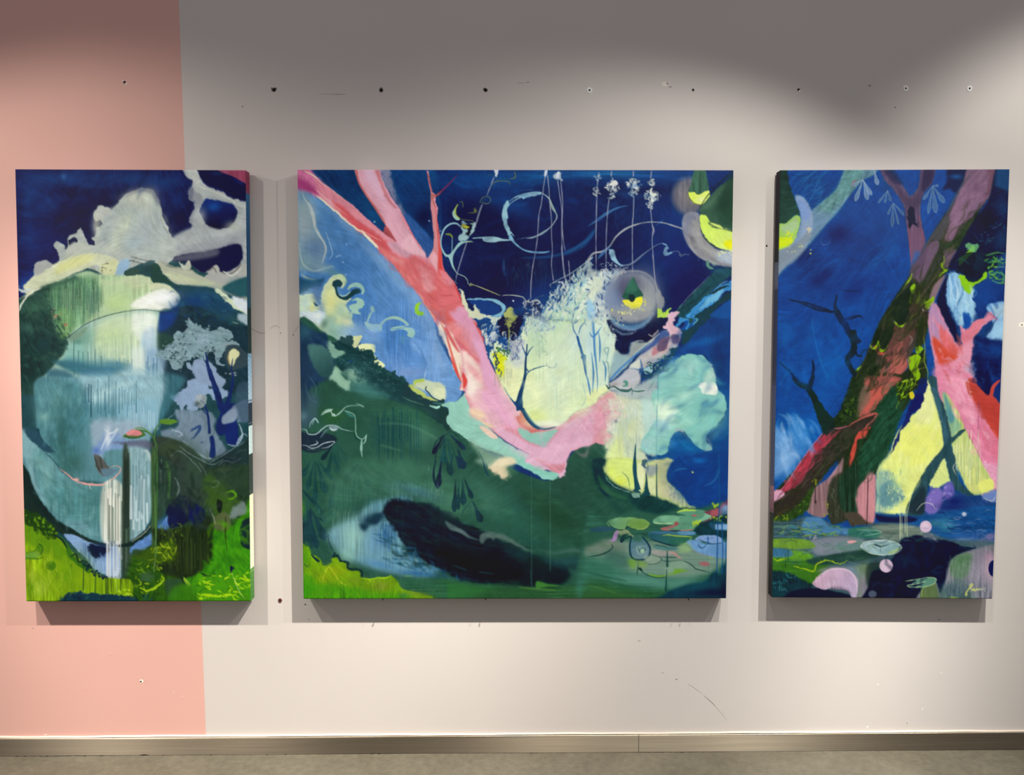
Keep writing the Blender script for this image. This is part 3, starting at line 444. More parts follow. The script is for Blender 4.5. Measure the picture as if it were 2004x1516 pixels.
# little blue trees in the clearing
S('800,975 790,920 800,830 830,720 850,620 855,500 862,420 870,320', [14, 11, 8, 6, 5, 4, 3, 2], '#123a64', tp='n'); S('760,885 790,860 805,820', [3, 5, 6], '#123a64'); P('745,890 800,860 820,870 822,940 815,975 790,960 760,930', '#123e68', r=.6); S('860,440 830,360 820,330|868,440 890,390 932,340|862,560 885,595 905,580|858,640 880,600 930,570 1060,530', [3, 2, 1.5], '#1c4c7c'); S('1055,505 1080,545 1140,555 1165,500', 1.5, '#7090a0', a=.8)
S('1110,560 1125,720|1110,730 1105,1050', 2.5, '#9cc8b8', a=.5); S('820,960 880,1060 950,1135 1040,1162 1150,1140', [8, 9, 7, 4, 2], '#1c4468', a=.9, tp='n'); S('840,960 900,1060 980,1130 1080,1145', 3, '#8fb8b4', a=.7, s=.5)
S('1495,810 1480,720 1455,620 1435,500 1410,400 1385,320 1365,240', [1.5, 2.5, 4, 6, 5, 5, 4], '#1d5494', tp='n'); P('1400,430 1450,430 1450,510 1435,540 1415,480', '#1d5494', r=1); S('1365,240 1330,180 1315,80 1300,0|1380,220 1400,150 1440,100 1456,0|1330,120 1370,80 1360,0|1440,110 1500,200 1516,220|1420,120 1380,60', [3, 2, 1.4], '#3a6ea4', a=.9); S('1370,340 1310,325', 1.4, '#6a92a4', a=.7); S('1300,0 1340,100|1420,700 1440,800 1450,870 1400,950', 1.4, '#5a8ab4', a=.6)
F('F')
P('0,0 220,0 230,60 290,200 280,330 300,420 250,560 215,640 215,690 190,760 80,850 20,830 0,860', '#d4e6cc', s=1.5, v=.07); P('0,800 180,740 230,780 150,830 80,890 0,930', '#e6efb0', s=2.5); B(30, 300, 14, 40, '#b8d4dc', .7, d='v'); B(160, 400, 14, 40, '#c0d8cc', .7)
S('30,830 20,760 0,640|95,800 100,680 85,500 70,350 65,150 60,0|50,800 60,600 40,400|20,200 60,250 140,150|120,500 125,330 110,200|175,700 180,560 150,480', [2, 3, 4, 3, 2], '#3a78b4', a=.8); S('40,50 66,250 66,450|20,0 60,130|0,700 40,780', [5, 5, 3], '#4a88c0', a=.6); S('190,430 170,370 210,360 200,420 190,500|150,520 200,500 210,620', 2, '#5c9098', a=.7)
# trees and cloud on the right --------------------------------------
P('1250,0 1410,0 1400,1516 680,1516 640,1440 800,1300 800,1240 900,1180 1000,1300 1200,1370 1250,1200 1350,1050 1370,900 1290,750 1250,560 1150,430 980,420 880,470 800,560 760,560 960,330 1100,150', '#0c4282', s=1, v=.22, d='b')
B(1180, 300, 30, 8, '#2a72b8', .7, rot=-20); B(1040, 340, 26, 8, '#2265ae', .7, rot=-25); B(1320, 150, 16, 30, '#063c76', .8); B(1050, 380, 30, 12, '#083a80', .8, rot=-20); B(870, 500, 12, 14, '#1c6cc8', .8); B(1300, 450, 14, 40, '#0a2f62', .9); B(1000, 1340, 24, 16, '#0e6cb4', .7); B(850, 1300, 12, 14, '#1c6cbc', .7); B(1310, 1300, 14, 40, '#0b3f84', .8); B(1300, 560, 10, 30, '#0c3870', .9); B(880, 1440, 30, 16, '#0b4a90', .8); S('900,1260 1000,1350 1080,1380|1300,800 1380,700', 3, '#2b86c4', a=.4, s=1)
P('870,0 940,60 960,130 900,200 930,240 960,330 1100,150 1260,0', '#0f4f9a', s=1); P('930,180 1000,170 1060,120 1100,60 1120,0 1250,0 1180,90 1060,210 960,330 930,300 940,240', '#1e3f48', r=1.5); P('960,0 1090,0 1060,60 1020,120 1000,160 960,170 1000,110 980,80 920,120 880,160 880,110', '#3e8cc4', r=2, v=.25, d='/'); P('1000,30 1060,10 1040,90 1010,120', '#264c50', r=1); S('1050,60 1090,80 1040,130', 3, '#5c9ca4')
F('C')
P('1400,1050 1380,1130 1300,1200 1200,1290 1120,1390 1060,1516 860,1516 880,1450 960,1370 1040,1280 1150,1180 1230,1090 1290,1040', '#1f4852', r=2, v=.3, d='/'); P('1400,1110 1410,1210 1330,1280 1260,1370 1150,1440 1080,1516 960,1516 1000,1470 1080,1390 1200,1290 1290,1220 1370,1180', '#3a86c0', r=2, v=.25, d='/'); P('1290,1240 1350,1240 1290,1330 1180,1400 1100,1450 1150,1380', '#6fb4d8', s=1.5, r=2); P('1410,1220 1410,1310 1330,1380 1240,1470 1200,1516 1050,1516 1150,1450 1180,1420 1240,1390 1300,1330', '#1b3c46', r=2.5); P('1410,1310 1410,1516 1220,1516 1290,1440', '#0f4f92', s=1); S('1400,1215 1330,1225 1270,1260 1210,1290|1405,1180 1370,1190', 5, '#18343e', r=1.4); S('880,1460 1000,1320 1100,1220 1230,1090|1050,1290 1180,1160', 1, '#a8b4b0', a=.7); B(1320, 1060, 20, 8, '#2a5a70', .7); S('1390,1160 1330,1190 1270,1240', 2.4, '#6cb4e0', a=.7)
F('F')
P('200,70 330,150 420,180 540,160 640,60 700,10 780,60 790,130 740,180 720,220 640,280 570,320 500,300 430,300 380,430 340,420 270,380 280,250 230,180', '#131c3e', r=2.5, s=.4, v=.2)
P('430,310 540,300 620,310 560,370 480,430 440,470 380,440 410,400', '#96a09e', s=1.5, r=1.5); S('430,320 500,290 560,290', 3, '#b4b8b4', a=.7); P('270,380 340,420 400,440 440,480 340,580 230,680 220,560 260,480', '#9fb4b0', s=1.5, r=1.5); P('250,440 330,420 400,450 300,560 240,620', '#8fb0b8', s=2, a=.7)
P('630,270 760,190 900,150 930,220 900,300 880,370 780,440 700,490 640,520 540,560 500,600 520,680 440,760 330,760 220,770 200,720 320,640 440,520 540,400', '#b8b4b4', s=1, r=1.5, v=.12)
P('700,200 800,190 820,220 700,310 600,380 520,430 560,360 640,290', '#2f4a88', s=1.5, r=1, a=.85); S('630,300 540,370 430,470 300,590 220,680', [2, 3, 4, 5, 7], '#4a84c0', a=.9); S('720,210 640,280 560,340 450,430', 2, '#c4ccb0', a=.8); P('700,300 800,230 820,290 780,370 720,400 690,370', '#6c5670', s=1.2, r=3); P('830,240 890,220 915,260 900,310 850,320 825,290', '#6d5872', s=1, r=1.5); P('640,360 680,350 700,400 650,430', '#b87c84', s=1.5, r=3); P('750,140 800,80 780,50 850,20 860,80 840,120 900,160 930,210 890,220 830,230 780,170', '#dcb4c0', r=3, s=.4); P('820,260 830,340 790,390 720,420 700,400 780,370', '#dcb8b4', s=1, r=2, a=.8)
P('430,520 500,480 530,460 520,540 500,570 420,560', '#cfd6c8', s=1); S('520,460 540,560 520,640|420,560 500,575 520,560', [2, 4, 3], '#3c6ca0', a=.85); P('380,580 460,560 510,600 520,650 460,720 380,720 300,700 260,690 330,640', '#bcbec4', s=2); P('560,560 640,540 640,600 590,620 560,600', '#9cc4c8', s=.8); S('530,650 560,590 640,620 700,590 780,560|520,640 600,640 640,610', [3, 4, 4], '#1f4858', a=.9, r=.8); SC('580,520 700,490 820,380 860,440 760,560 680,600 640,560', 50, '#2c5a50 #1d4048 #3f7060 #8fb0a0', ln=7, w=3, ang=-40, jit=60, a=.8, seed=51); P('820,380 900,350 850,430 780,480 820,430', '#25464a', r=2.5); P('700,620 760,590 820,590 760,620 720,640', '#8ca4dc', r=2)
P('780,60 870,40 900,0 860,0 850,20', '#dcb8c4', r=2); P('700,0 790,0 800,30 730,40', '#b4dc50', r=2); S('585,520 610,500 640,515', 2, '#22404c')
P('220,760 300,740 400,760 520,700 640,650 700,620 700,760 690,880 640,900 560,860 440,860 340,850 280,810', '#b8c4c0', s=3, r=2, a=.9)
S('180,720 215,760 225,720|200,770 260,740 330,780 400,790 440,770 440,830|440,780 500,790 570,780|310,770 400,780 440,750', [2, 3, 2], '#23504c'); S('350,700 390,690 395,730 350,740', 3, '#4f8878', a=.9); P('355,690 380,680 400,720 370,745 345,735 375,720', '#5a9484', s=.5); S('600,780 650,700 680,640|640,740 640,880', 1.6, '#4c8094', a=.7)
# pale waterfall under the cloud
P('200,780 330,830 480,860 620,880 700,1060 680,1400 600,1400 530,1340 560,1400 600,1516 180,1516 200,1400 160,1320 250,1230 200,1160 330,1020 290,960 300,860', '#cfdcba', s=2.5, r=2.5, v=.1, d='v'); P('200,1400 330,1200 360,1290 340,1516 190,1516', '#dfeea0', s=4); B(440, 1000, 26, 30, '#c4d6d0', .7); B(520, 1050, 16, 40, '#d8e4cc', .7); P('540,860 680,900 690,1080 660,1200 640,1380 560,1360 530,1300 560,1200 540,1050', '#bcdcd4', s=3, a=.85); B(280, 900, 26, 16, '#d8ccb4', .8); B(190, 1200, 16, 18, '#dcc8bc', .6); B(400, 1200, 20, 40, '#cbd9a8', .7, d='v'); SC('160,830 330,830 330,1040 200,1080', 30, '#e8c8cc #d8dcc0 #f0e0dc', ln=3, w=1.6, jit=90, a=.8, seed=52); DR(300, 500, 900, 1500, 12, '#a8b8a4', a=.35, w=2.4, seed=53); SC('200,860 330,900 520,900 560,1300 330,1400 220,1250', 70, '#e2e8c0 #b8c8b4 #d4dca4 #c4d4cc', ln=22, w=6, ang=92, jit=12, a=.4, seed=305, curl=.06, s=1.5); SC('130,830 300,850 330,1010 260,1120 190,1180 150,1000', 60, '#dca8b8 #e0b8c4 #e2d4c4 #d8c8b8', ln=9, w=4, ang=20, jit=40, a=.6, seed=306, s=.8); SC('330,830 480,860 580,1120 540,1170', 30, '#9caea8 #8a9c94', ln=3, w=1.3, jit=60, a=.5, seed=54)
# mint cloud
P('880,470 980,420 1080,420 1140,430 1170,470 1200,500 1250,580 1270,700 1300,770 1350,830 1370,920 1350,1030 1290,1100 1230,1150 1180,1220 1180,1290 1230,1340 1200,1370 1130,1360 1060,1310 1000,1240 960,1180 900,1170 860,1190 820,1240 800,1320 790,1380 740,1415 660,1405 580,1400 530,1340 540,1260 600,1180 680,1050 640,900 640,800 700,760 700,640 820,570 860,530', '#88c6ba', r=1.5, s=.5, v=.06)
P('720,640 880,560 1000,560 1100,700 1150,760 1040,880 940,900 820,820 700,840', '#93ccc4', s=6, a=.7); B(980, 530, 40, 12, '#93c4c4', .7); B(1130, 1050, 50, 44, '#7fc2b8', .9); P('640,900 720,870 860,830 960,780 1060,760 1020,820 960,880 860,880 720,940 690,960', '#b8e4d0', s=4, a=.85, r=2); P('660,880 760,920 880,940 900,980 860,1060 820,1130 780,1120 700,1060 680,960', '#d0f0d4', s=3.5, r=3); B(760, 1000, 16, 26, '#e8fadc', .8); P('840,1060 980,1050 1060,1100 900,1140 830,1130', '#b8e8cc', s=4, a=.7); P('690,1060 820,1130 800,1240 700,1260 640,1180', '#a6d4de', s=5, a=.7); P('540,1280 620,1240 680,1250 680,1380 600,1400 540,1340', '#b4d6d8', s=3, a=.7); B(720, 1300, 20, 18, '#93c8b8', .7)
P('1090,730 1150,690 1210,680 1270,710 1290,770 1270,820 1230,825 1180,815 1130,800 1115,760', '#f6f8e8', r=1, s=.5); P('1150,690 1180,580 1230,590 1250,680 1210,690', '#b8dccc', s=2.5, r=2); S('1200,500 1240,580 1260,690', 5, '#c8ccd0', a=.5, s=1.5, r=2); S('1180,1230 1210,1330 1150,1370', 5, '#8fa8b0', a=.6, s=1.5, r=3); S('860,1190 900,1165 960,1190', 5, '#a8b0b8', a=.8, s=1); S('1300,1110 1180,1215|1370,1040 1340,1050', 4, '#9cc0b8', a=.5, s=1); B(1020, 580, 4, 12, '#c0e4dc', .7)
S('700,640 700,900|690,920 680,1460', 1.4, '#4c84a4', a=.6, tp='n')
F('I')
# lower right: glow, thin trees, lily pond
P('190,-20 540,0 600,30 650,0 860,0 800,100 790,200 850,250 930,330 1000,430 1080,460 1060,480 930,470 820,440 700,390 600,350 520,350 440,360 330,300 200,170 160,90', '#c9d48a', r=2.5, s=1, v=.14, d='v')
P('185,20 330,-20 450,0 460,150 470,270 380,270 300,220 220,140', '#d9ea84', s=2); B(320, 210, 14, 10, '#e4f05c', .9); B(240, 120, 10, 14, '#dff070', .8); P('500,40 570,60 560,220 530,300 500,240', '#e2e8b4', s=1.5); P('600,180 670,200 670,340 610,330 590,260', '#d8e0a8', s=2); P('640,10 780,0 850,20 800,100 780,200 800,300 720,250 690,120', '#b4b98c', s=3, r=3); P('560,60 680,60 680,140 600,150', '#8c98a4', s=2, r=4, a=.8); P('690,200 780,260 880,330 900,400 800,380 700,340', '#cfce9c', s=3, r=2); SC('790,220 900,240 940,340 1020,430 880,430 780,330', 60, '#8c94b0 #c4c4a8 #6c80a8 #d8d4b0', ln=9, w=1.6, ang=50, jit=50, a=.55, seed=61)
P('1000,-40 1400,-40 1385,480 1300,480 1210,500 1090,470 1000,430 930,330 850,250 790,180 800,90 860,0', '#0d4182', s=1.5, v=.2, d='b'); B(1080, 200, 40, 40, '#0c3a80', .8); B(1340, 200, 10, 50, '#0b3a7c', .8); B(1200, 400, 30, 16, '#0a3c86', .7); B(1100, 5, 14, 6, '#1472c0', .7); B(950, 220, 20, 30, '#0c3878', .7); S('850,120 910,90 990,90|1300,80 1280,170 1220,230 1150,260', 3, '#4a7cac', a=.5, s=.8); B(1038, 120, 2, 2, '#c8c870', .9, soft=.5)
P('800,100 840,110 830,200 800,220', '#1a4684', s=2)
P('0,-20 150,-20 190,0 160,60 150,100 200,170 300,250 420,300 500,330 600,350 700,380 830,430 900,470 800,560 700,600 400,600 180,400 60,200', '#234a40', s=3); P('50,0 180,0 150,90 170,160 250,230 400,300 330,300 200,240 160,200 180,300 240,380 180,360 110,270 60,150', '#15303a', s=1.5, r=1.5); P('100,140 150,210 230,300 400,380 320,380 200,330 130,260', '#2f6044', s=1.5, a=.8)
P('400,320 520,340 620,350 740,390 880,460 860,530 700,540 560,520 440,420', '#1a3c3c', r=2, s=1.5, v=.2); P('430,340 500,320 530,350 470,370', '#8fb8a8', r=2.5, a=.8); S('170,160 260,260 340,290 430,330', 2, '#8cc0b8', a=.7, r=1)
S('478,-160 470,-40 468,100 480,200 500,300', [1, 4, 8, 7, 12], '#1f4c5c', tp='n'); P('470,200 490,230 500,290 530,330 450,310 468,280', '#1f4c58'); S('580,130 585,220 580,300', [2, 4, 8], '#2a5660', tp='n'); P('580,200 600,290 615,345 540,340 565,290', '#1c4850', r=.6); S('685,40 685,300 690,380', [1.5, 2, 3], '#2a4c50', tp='n'); S('580,0 600,60 590,130|340,120 400,180 420,290|480,-40 485,-250', 1.6, '#4c7068', a=.8)
P('540,0 600,0 570,60 610,90 540,60', '#234868', r=1.5, a=.8)
# pond
P('0,560 60,520 260,560 460,500 700,540 900,480 1100,480 1390,480 1390,1370 0,1370', '#2f5c4c', s=3, v=.12, d='h')
P('0,850 150,790 300,790 430,800 640,800 900,830 1000,850 1150,900 1370,960 1370,1000 1280,1080 1200,1130 900,1180 600,1150 300,1100 0,950', '#6f8c7c', s=4, d='h'); P('0,860 120,790 300,800 400,880 250,930 0,960', '#6c7c6c', s=4, a=.8, d='h'); P('240,880 420,960 420,1060 300,1080 150,1000', '#2f5a50', s=6, a=.7)
P('0,700 250,690 300,720 120,800 0,850', '#2c5848', s=4); P('0,960 200,990 400,1100 800,1180 1200,1150 1320,1050 1390,1010 1390,1370 0,1370', '#39705c', s=6, a=.85, d='h', v=.15); P('200,1180 500,1140 800,1190 1100,1170 900,1260 500,1230', '#5c9080', s=6, a=.8, d='h'); P('0,1200 300,1230 600,1290 800,1300 700,1370 0,1370', '#2c5a38', s=5, d='h', v=.2); P('0,1290 260,1300 500,1340 420,1370 0,1370', '#305c34', s=4); S('0,1180 200,1200 400,1250 700,1260|0,1110 150,1150 400,1200', 3, '#24503f', a=.7, s=1); S('0,1240 200,1290 300,1330|0,1170 200,1190', 3, '#5c8c3c', a=.5, s=1.5)
P('640,1370 760,1330 800,1300 1000,1230 1160,1200 1230,1120 1280,1100 1310,1140 1330,1060 1390,1000 1390,1370', '#123848', s=2.5, v=.2, d='v'); B(1250, 1310, 50, 9, '#0c1c34', .9); B(1100, 1250, 40, 8, '#1c4c58', .6, rot=-12); B(1350, 1290, 8, 20, '#0a1c30', .9)
P('190,610 250,580 370,565 500,575 590,600 612,640 570,680 500,690 420,670 390,650 360,690 300,690 220,650', '#6a9c70', r=.6, c2='#749c50', g='300,580,520,680'); P('410,600 560,610 600,650 520,680 420,660', '#6c9448', s=2, a=.8); S('190,600 240,660 300,690 370,690 400,660 440,680 500,690', 1.8, '#14302c', a=.9); S('480,688 560,682 605,650', 1.6, '#a4bc70', a=.8); S('385,650 400,610 430,600', 1.5, '#3f6c4c', a=.7)
P('20,690 130,660 250,670 270,690 180,710 60,710', '#2c5060', s=1); P('650,620 680,570 760,550 900,550 1000,545 1080,560 1100,620 1060,690 900,700 770,690 720,680 850,640 760,630', '#5f967a', r=.8); P('650,610 680,575 760,552 900,560 880,620 720,630', '#74ac88', s=1.2); S('650,620 720,630 850,632', 3, '#a4d09c'); P('720,680 800,655 880,640 860,660 780,690', '#a86464', r=1); S('730,690 900,700 1060,690', 2.4, '#b86c60', a=.9); P('770,700 900,695 920,705 800,712', '#1a2230'); P('860,620 890,610 900,640 870,650', '#94504c', s=.6); S('900,630 970,620', 1.5, '#7c5048')
P('880,520 920,495 1000,490 1100,490 1180,510 1230,540 1220,570 1150,600 1050,610 1040,570 960,540', '#589074', r=.8); S('880,515 950,495 1080,495', 4, '#a8cc54', r=.6); P('1180,515 1220,530 1228,560 1160,600 1080,605 1140,570', '#7cb494', s=1); P('1030,545 1060,540 1085,545 1060,560', '#b05c5c', s=.6); S('1080,555 1180,530', 2, '#a87468', a=.7); P('1040,600 1080,610 1110,630 1060,660', '#84b060', s=.8); SC('1030,600 1120,600 1110,650 1050,660', 12, '#d0e430 #b8d028', ln=4, w=3, a=1, seed=62)
P('1150,520 1210,500 1300,470 1340,420 1385,350 1385,400 1340,490 1300,540 1220,590 1160,620 1130,610 1230,560', '#743c4c', r=1.5, s=.5); P('1220,510 1310,480 1330,530 1240,560', '#b05c64', s=1.5, a=.8); P('1310,480 1385,430 1385,560 1300,560 1330,520', '#4c6c90', s=1.5, r=3, a=.8); B(1360, 470, 8, 8, '#8ca4c8', .7); SC('1240,430 1300,430 1290,460 1250,470', 10, '#a8c838 #8cac40', ln=6, w=2.6, a=.95, seed=63); P('1200,600 1300,560 1385,540 1385,760 1200,760 1050,720 1100,640', '#12363e', s=1.5, v=.2); SC('1220,560 1390,560 1390,620 1230,610', 24, '#a8c838 #90b434 #123430', ln=7, w=3, a=.95, seed=64)
S('1200,650 1240,620 1320,620 1380,650', 4, '#1c4858'); P('1240,640 1300,630 1370,640 1380,690 1300,690 1250,670', '#7ca4cc', s=1, r=1); P('1210,620 1260,640 1260,690 1220,670', '#234c64', s=1)
P('590,740 640,710 780,700 900,705 1050,710 1055,740 900,740 760,730 700,730', '#3f6c88', r=.8); P('600,750 640,720 760,740 900,760 1040,760 1000,800 940,840 820,840 700,800 630,780', '#2c5a6c', r=.8, c2='#2f6450', g='640,740,900,840'); P('900,705 1050,710 1060,735 980,745 900,735', '#5a8cac', s=.8); S('740,750 800,740 860,750 1040,762', 2.4, '#a0c050', a=.9); S('1030,765 1000,810 940,840', 2, '#90b440'); S('620,780 720,815 850,850 920,840', 2.5, '#16303c'); S('800,740 805,760', 2, '#b8d060')
P('1080,760 1180,740 1280,750 1350,800 1300,830 1180,820 1110,800 1070,790', '#7c9cc8', r=.8); P('980,810 1060,790 1160,830 1260,830 1380,810 1385,960 1260,960 1140,930 1040,880', '#6c98c4', s=1.2, v=.12); P('1200,860 1370,840 1370,950 1250,950', '#5f8cb8', s=3); S('1090,780 1160,810 1240,830 1330,820|1090,830 1120,870 1160,860 1175,830|1160,780 1240,775', 2, '#22486c', a=.9); S('1010,870 1120,930 1260,960', 1.6, '#8c84a4', a=.8); S('1180,965 1240,968', 4, '#8cb030')
P('430,790 440,750 540,745 580,800 610,840 615,900 600,960 540,985 470,970 430,920 420,850', '#4c7480', c2='#6c8890', g='460,760,590,960'); S('440,760 420,840 425,930 460,980 540,988 600,960 622,890 600,830 560,780 540,755', 3.4, '#173848', tp='n'); P('480,860 520,850 570,860 580,910 540,940 490,920', '#7c9c98', s=1.5); S('500,870 515,900 525,925|520,885 550,868 575,890 560,905', 1.8, '#2c5058'); P('530,890 560,880 555,915 530,920', '#9cc09c', s=.5); P('450,740 540,740 530,800 450,800', '#2f5c48', s=2.5, a=.8)
P('250,750 280,700 310,700 300,750 270,800 200,800 240,790', '#a884b4', r=.8); P('300,700 370,690 430,720 460,750 430,760 390,730 340,750', '#8c9c74', r=2, a=.9); P('320,790 350,740 375,740 370,770 420,745 440,760 380,780 340,815', '#17343c', r=.6); S('375,780 340,820', 2, '#17343c')
S('0,960 100,945 180,920 240,880 250,850 235,835', [2, 3, 3, 3], '#1c3c3c', a=.85); S('10,840 100,740', 2, '#3a6c50', a=.8)
P('650,850 760,850 900,870 850,895 720,890 660,870', '#4c7c78', s=.8); S('660,840 760,855 800,870|640,935 720,965 730,990 680,1025 600,1035|735,990 790,1005 880,995 940,990|730,960 850,965 900,960', 2.2, '#2c4a44', a=.85); P('810,905 860,910 900,950 940,980 900,970 860,940 800,920', '#b88880', s=.8); P('640,890 780,900 860,920 780,950 660,940', '#a49c98', s=2, a=.8); P('560,950 700,960 720,1000 640,1030 580,1000', '#8ca08c', s=1.5, a=.8); P('850,1000 960,1000 1000,1040 900,1090 780,1130 780,1050', '#84a48c', s=3, a=.8); P('900,850 1000,830 1030,900 930,910', '#86a878', s=3); S('890,915 1000,905', 4, '#a0b860', a=.7, s=1)
P('1100,1020 1150,1005 1200,1015 1200,1045 1150,1050', '#9c6468', s=.8); S('1100,1010 1110,1030|1195,1030 1200,1140|1190,950 1190,1000', 2, '#2a5a50', a=.85); S('940,995 1020,1030 1080,1080 1210,1110|510,990 500,1060 490,1140|510,1070 530,1080 545,1110 600,1140 690,1165 780,1160', [2, 2.2, 2], '#23483f', a=.9); P('500,1075 530,1065 545,1105', '#17342c')
P('400,990 480,990 470,1080 430,1060', '#6c9c34', s=3, a=.8); P('500,990 600,1040 520,1060', '#749c3c', s=2.5, a=.7); S('600,1130 700,1150 780,1140', 4, '#6ca02c', a=.8, s=.8); P('770,1140 840,1110 870,1080 990,1085 940,1105 860,1130', '#6ca030', s=1, a=.9, r=1.5); S('790,900 790,1060|785,1080 780,1200 775,1300', [1.5, 2, 3, 5], '#17403c', a=.85, tp='n'); S('800,1220 805,1300', 3, '#17403c', a=.6)
S('1300,-100 1305,440 1290,640 1285,900 1280,1120|1330,600 1340,900 1330,1120|1190,760 1195,830', 2.4, '#1c5088', a=.8, tp='n'); S('1370,760 1372,1100', 3, '#1c4c6c', a=.7, tp='n')
P('1380,40 1400,40 1392,480 1378,480', '#082a5c', s=1, a=.8)
# hanging threads, rings, moons and lamps in the sky ------------------
F('B')
S('690,380 760,330 850,300 960,285 1010,295 940,315 860,325 800,340 740,370 690,410', 2, '#9cc0cc'); P('740,335 850,295 960,283 1010,292 960,315 860,335 830,350 800,335', '#96bcc8', r=.5); P('620,470 650,390 680,360 690,410 670,460 680,520 670,560 690,640 740,720 700,690 725,760 690,720 650,640 625,560', '#8fbac6', r=.8)
S('700,720 740,780 810,840 880,870 960,880 1040,880 1090,870', [8, 4, 3, 3, 4, 3, 2], '#7cb0d0', tp='n'); S('1010,290 1080,340 1120,420 1150,480 1165,530 1140,580 1090,640 1000,700 920,735 860,740', [2, 4, 3, 2, 2, 2, 3, 4, 2], '#9fb4b4', a=.95); S('1155,480 1155,550 1100,630 1000,690', 1.2, '#7c8ca0'); S('760,750 860,735 1000,710 1080,660', 1.2, '#6a7a9c'); S('1090,360 1110,430 1150,490', 3, '#9cb09c', a=.8); S('800,270 900,265 960,270', 1, '#4a6a90', a=.7)
S('330,740 440,735 560,745 640,758 740,755', [1, 3, 8, 4, 1], '#96bcc4', tp='n'); P('440,730 520,735 600,752 690,758 600,770 530,782 440,770', '#96bcc4'); S('420,735 420,770|390,745 390,765', 2.4, '#0e2c58')
S('210,625 170,595 110,600 50,650 20,740 20,820 50,890 80,920', [3, 3, 3, 3, 2, 3, 5], '#94bcc4', tp='n'); S('130,720 125,870 110,900', 2, '#7ca4b4'); P('60,905 100,900 130,870 190,790 240,770 330,770 240,790 180,840 140,910 135,980 150,1040 180,1090 130,1030 105,960 90,930', '#94bcbc'); S('260,775 340,778', 3, '#a8b858', a=.9); S('60,700 110,705 135,740', 4, '#84903c', a=.85)
S('140,1000 170,1080 250,1120 280,1160 290,1195 330,1190', 1.6, '#a0b4a8'); S('300,1185 330,1200 380,1215 540,1280 610,1310', 1.8, '#b4b47c'); S('320,1180 300,1210 340,1195', 1.6, '#a0a070'); S('620,1310 700,1302 820,1320 850,1350 910,1370', 1.8, '#bcc0ac')
P('220,560 280,590 350,590 360,640 320,700 280,740 230,770 190,740 200,700 225,690 215,640', '#94b4b8', r=2.5); P('240,600 330,600 310,690 290,720 260,700 280,660 240,640', '#14182c', r=2.5); P('215,600 250,595 280,620 300,630 270,645 225,630', '#a8a838', r=.8); P('130,490 145,460 175,420 165,470 175,520 205,555 170,560 140,530', '#96bcb0'); S('190,400 160,450 165,510 210,550', 2.4, '#a8b440'); S('200,390 230,380 235,440|200,545 260,560 330,570 340,600|280,490 320,490 360,480 345,450 360,440', 1.6, '#6c7040', a=.8); B(355, 465, 3, 4, '#848440', .8)
S('545,130 510,220 470,320|430,400 400,480 370,580 340,660|280,760 240,880 200,1010 170,1120 165,1170', [3, 2, 2], '#a09cb0', a=.85); S('420,410 390,500 365,600', 4, '#6c7488', a=.6); S('400,390 430,340 490,330 510,370 470,400 400,380', 1.6, '#7c8458', a=.8); S('420,380 460,350', 3, '#5c7c58', a=.6)
P('530,80 580,75 570,110 550,125', '#c8ccd4', r=1.5); S('480,115 540,110|700,150 750,140 745,80|560,150 700,155|500,250 560,180 680,180 700,220|740,80 770,140|680,170 710,200', 2, '#75743c', a=.8)
S('1050,110 1030,250 1010,400 985,520 975,700 955,860 930,1000 910,1160 905,1340|1070,110 1085,250 1095,400 1110,560 1110,700 1120,860 1110,1000 1130,1160|1170,160 1190,300 1215,480 1210,640 1215,780 1210,860 1230,1010 1250,1160 1255,1220|1200,160 1220,370 1215,560 1225,740 1245,860|1280,960 1290,1100 1295,1240', 1.6, '#a9a4b4', tp='n', a=.85); S('1215,780 1225,1000 1240,1140', 2.4, '#b0b0c0', a=.7)
P('1035,90 1070,85 1060,115 1040,120', '#c4ccd8', r=1.5); P('1130,110 1190,95 1220,140 1160,155', '#a8b4c0', r=3.5); P('1160,95 1190,90 1190,140 1160,140', '#ccd4dc', r=2); S('1000,125 1050,105', 2, '#8098b0', a=.8)
S('1110,1190 1180,1150 1280,1100 1400,1020 1516,920|960,1330 1040,1300', [1.6, 1.6, 3], '#9cacb0', a=.9); S('1120,1180 1150,1175', 3, '#b4b894'); B(730, 1357, 1.6, 1.6, '#e8ecf4', 1, soft=.5); B(10, 665, 1.4, 1.4, '#8ca4c8', .9); S('640,940 640,1060 660,1120', [3, 6, 3], '#2c4a78', a=.8, s=1)
SC('380,680 560,900 540,1150 370,1100', 16, '#3c4468 #485078', ln=2, w=1.2, a=.6, seed=65); SC('720,950 1060,900 1050,1100 740,1180', 30, '#2c3858 #343c58', ln=14, w=2.5, ang=90, jit=14, a=.5, seed=66)
# blue ring at trunk
P('270,1340 400,1330 560,1345 640,1390 660,1430 620,1500 560,1516 500,1516 600,1470 620,1430 560,1380 480,1355 380,1350 300,1350', '#7fb4cc', r=1); P('300,1355 440,1350 560,1390 610,1430 570,1480 480,1500 400,1460 340,1400', '#123c7c', r=1); P('200,1240 250,1300 280,1400 340,1450 360,1380 390,1460 440,1500 500,1516 300,1516 260,1440 220,1350', '#d4d8b8', r=3.5); S('200,1240 240,1330 290,1440', 3, '#e0dcb8', a=.9, r=1.5); P('650,1470 710,1420 750,1480 770,1516 650,1516', '#a8b068', r=2.5); S('130,1160 110,1190|150,1160 180,1190', 2, '#c4b8c4')
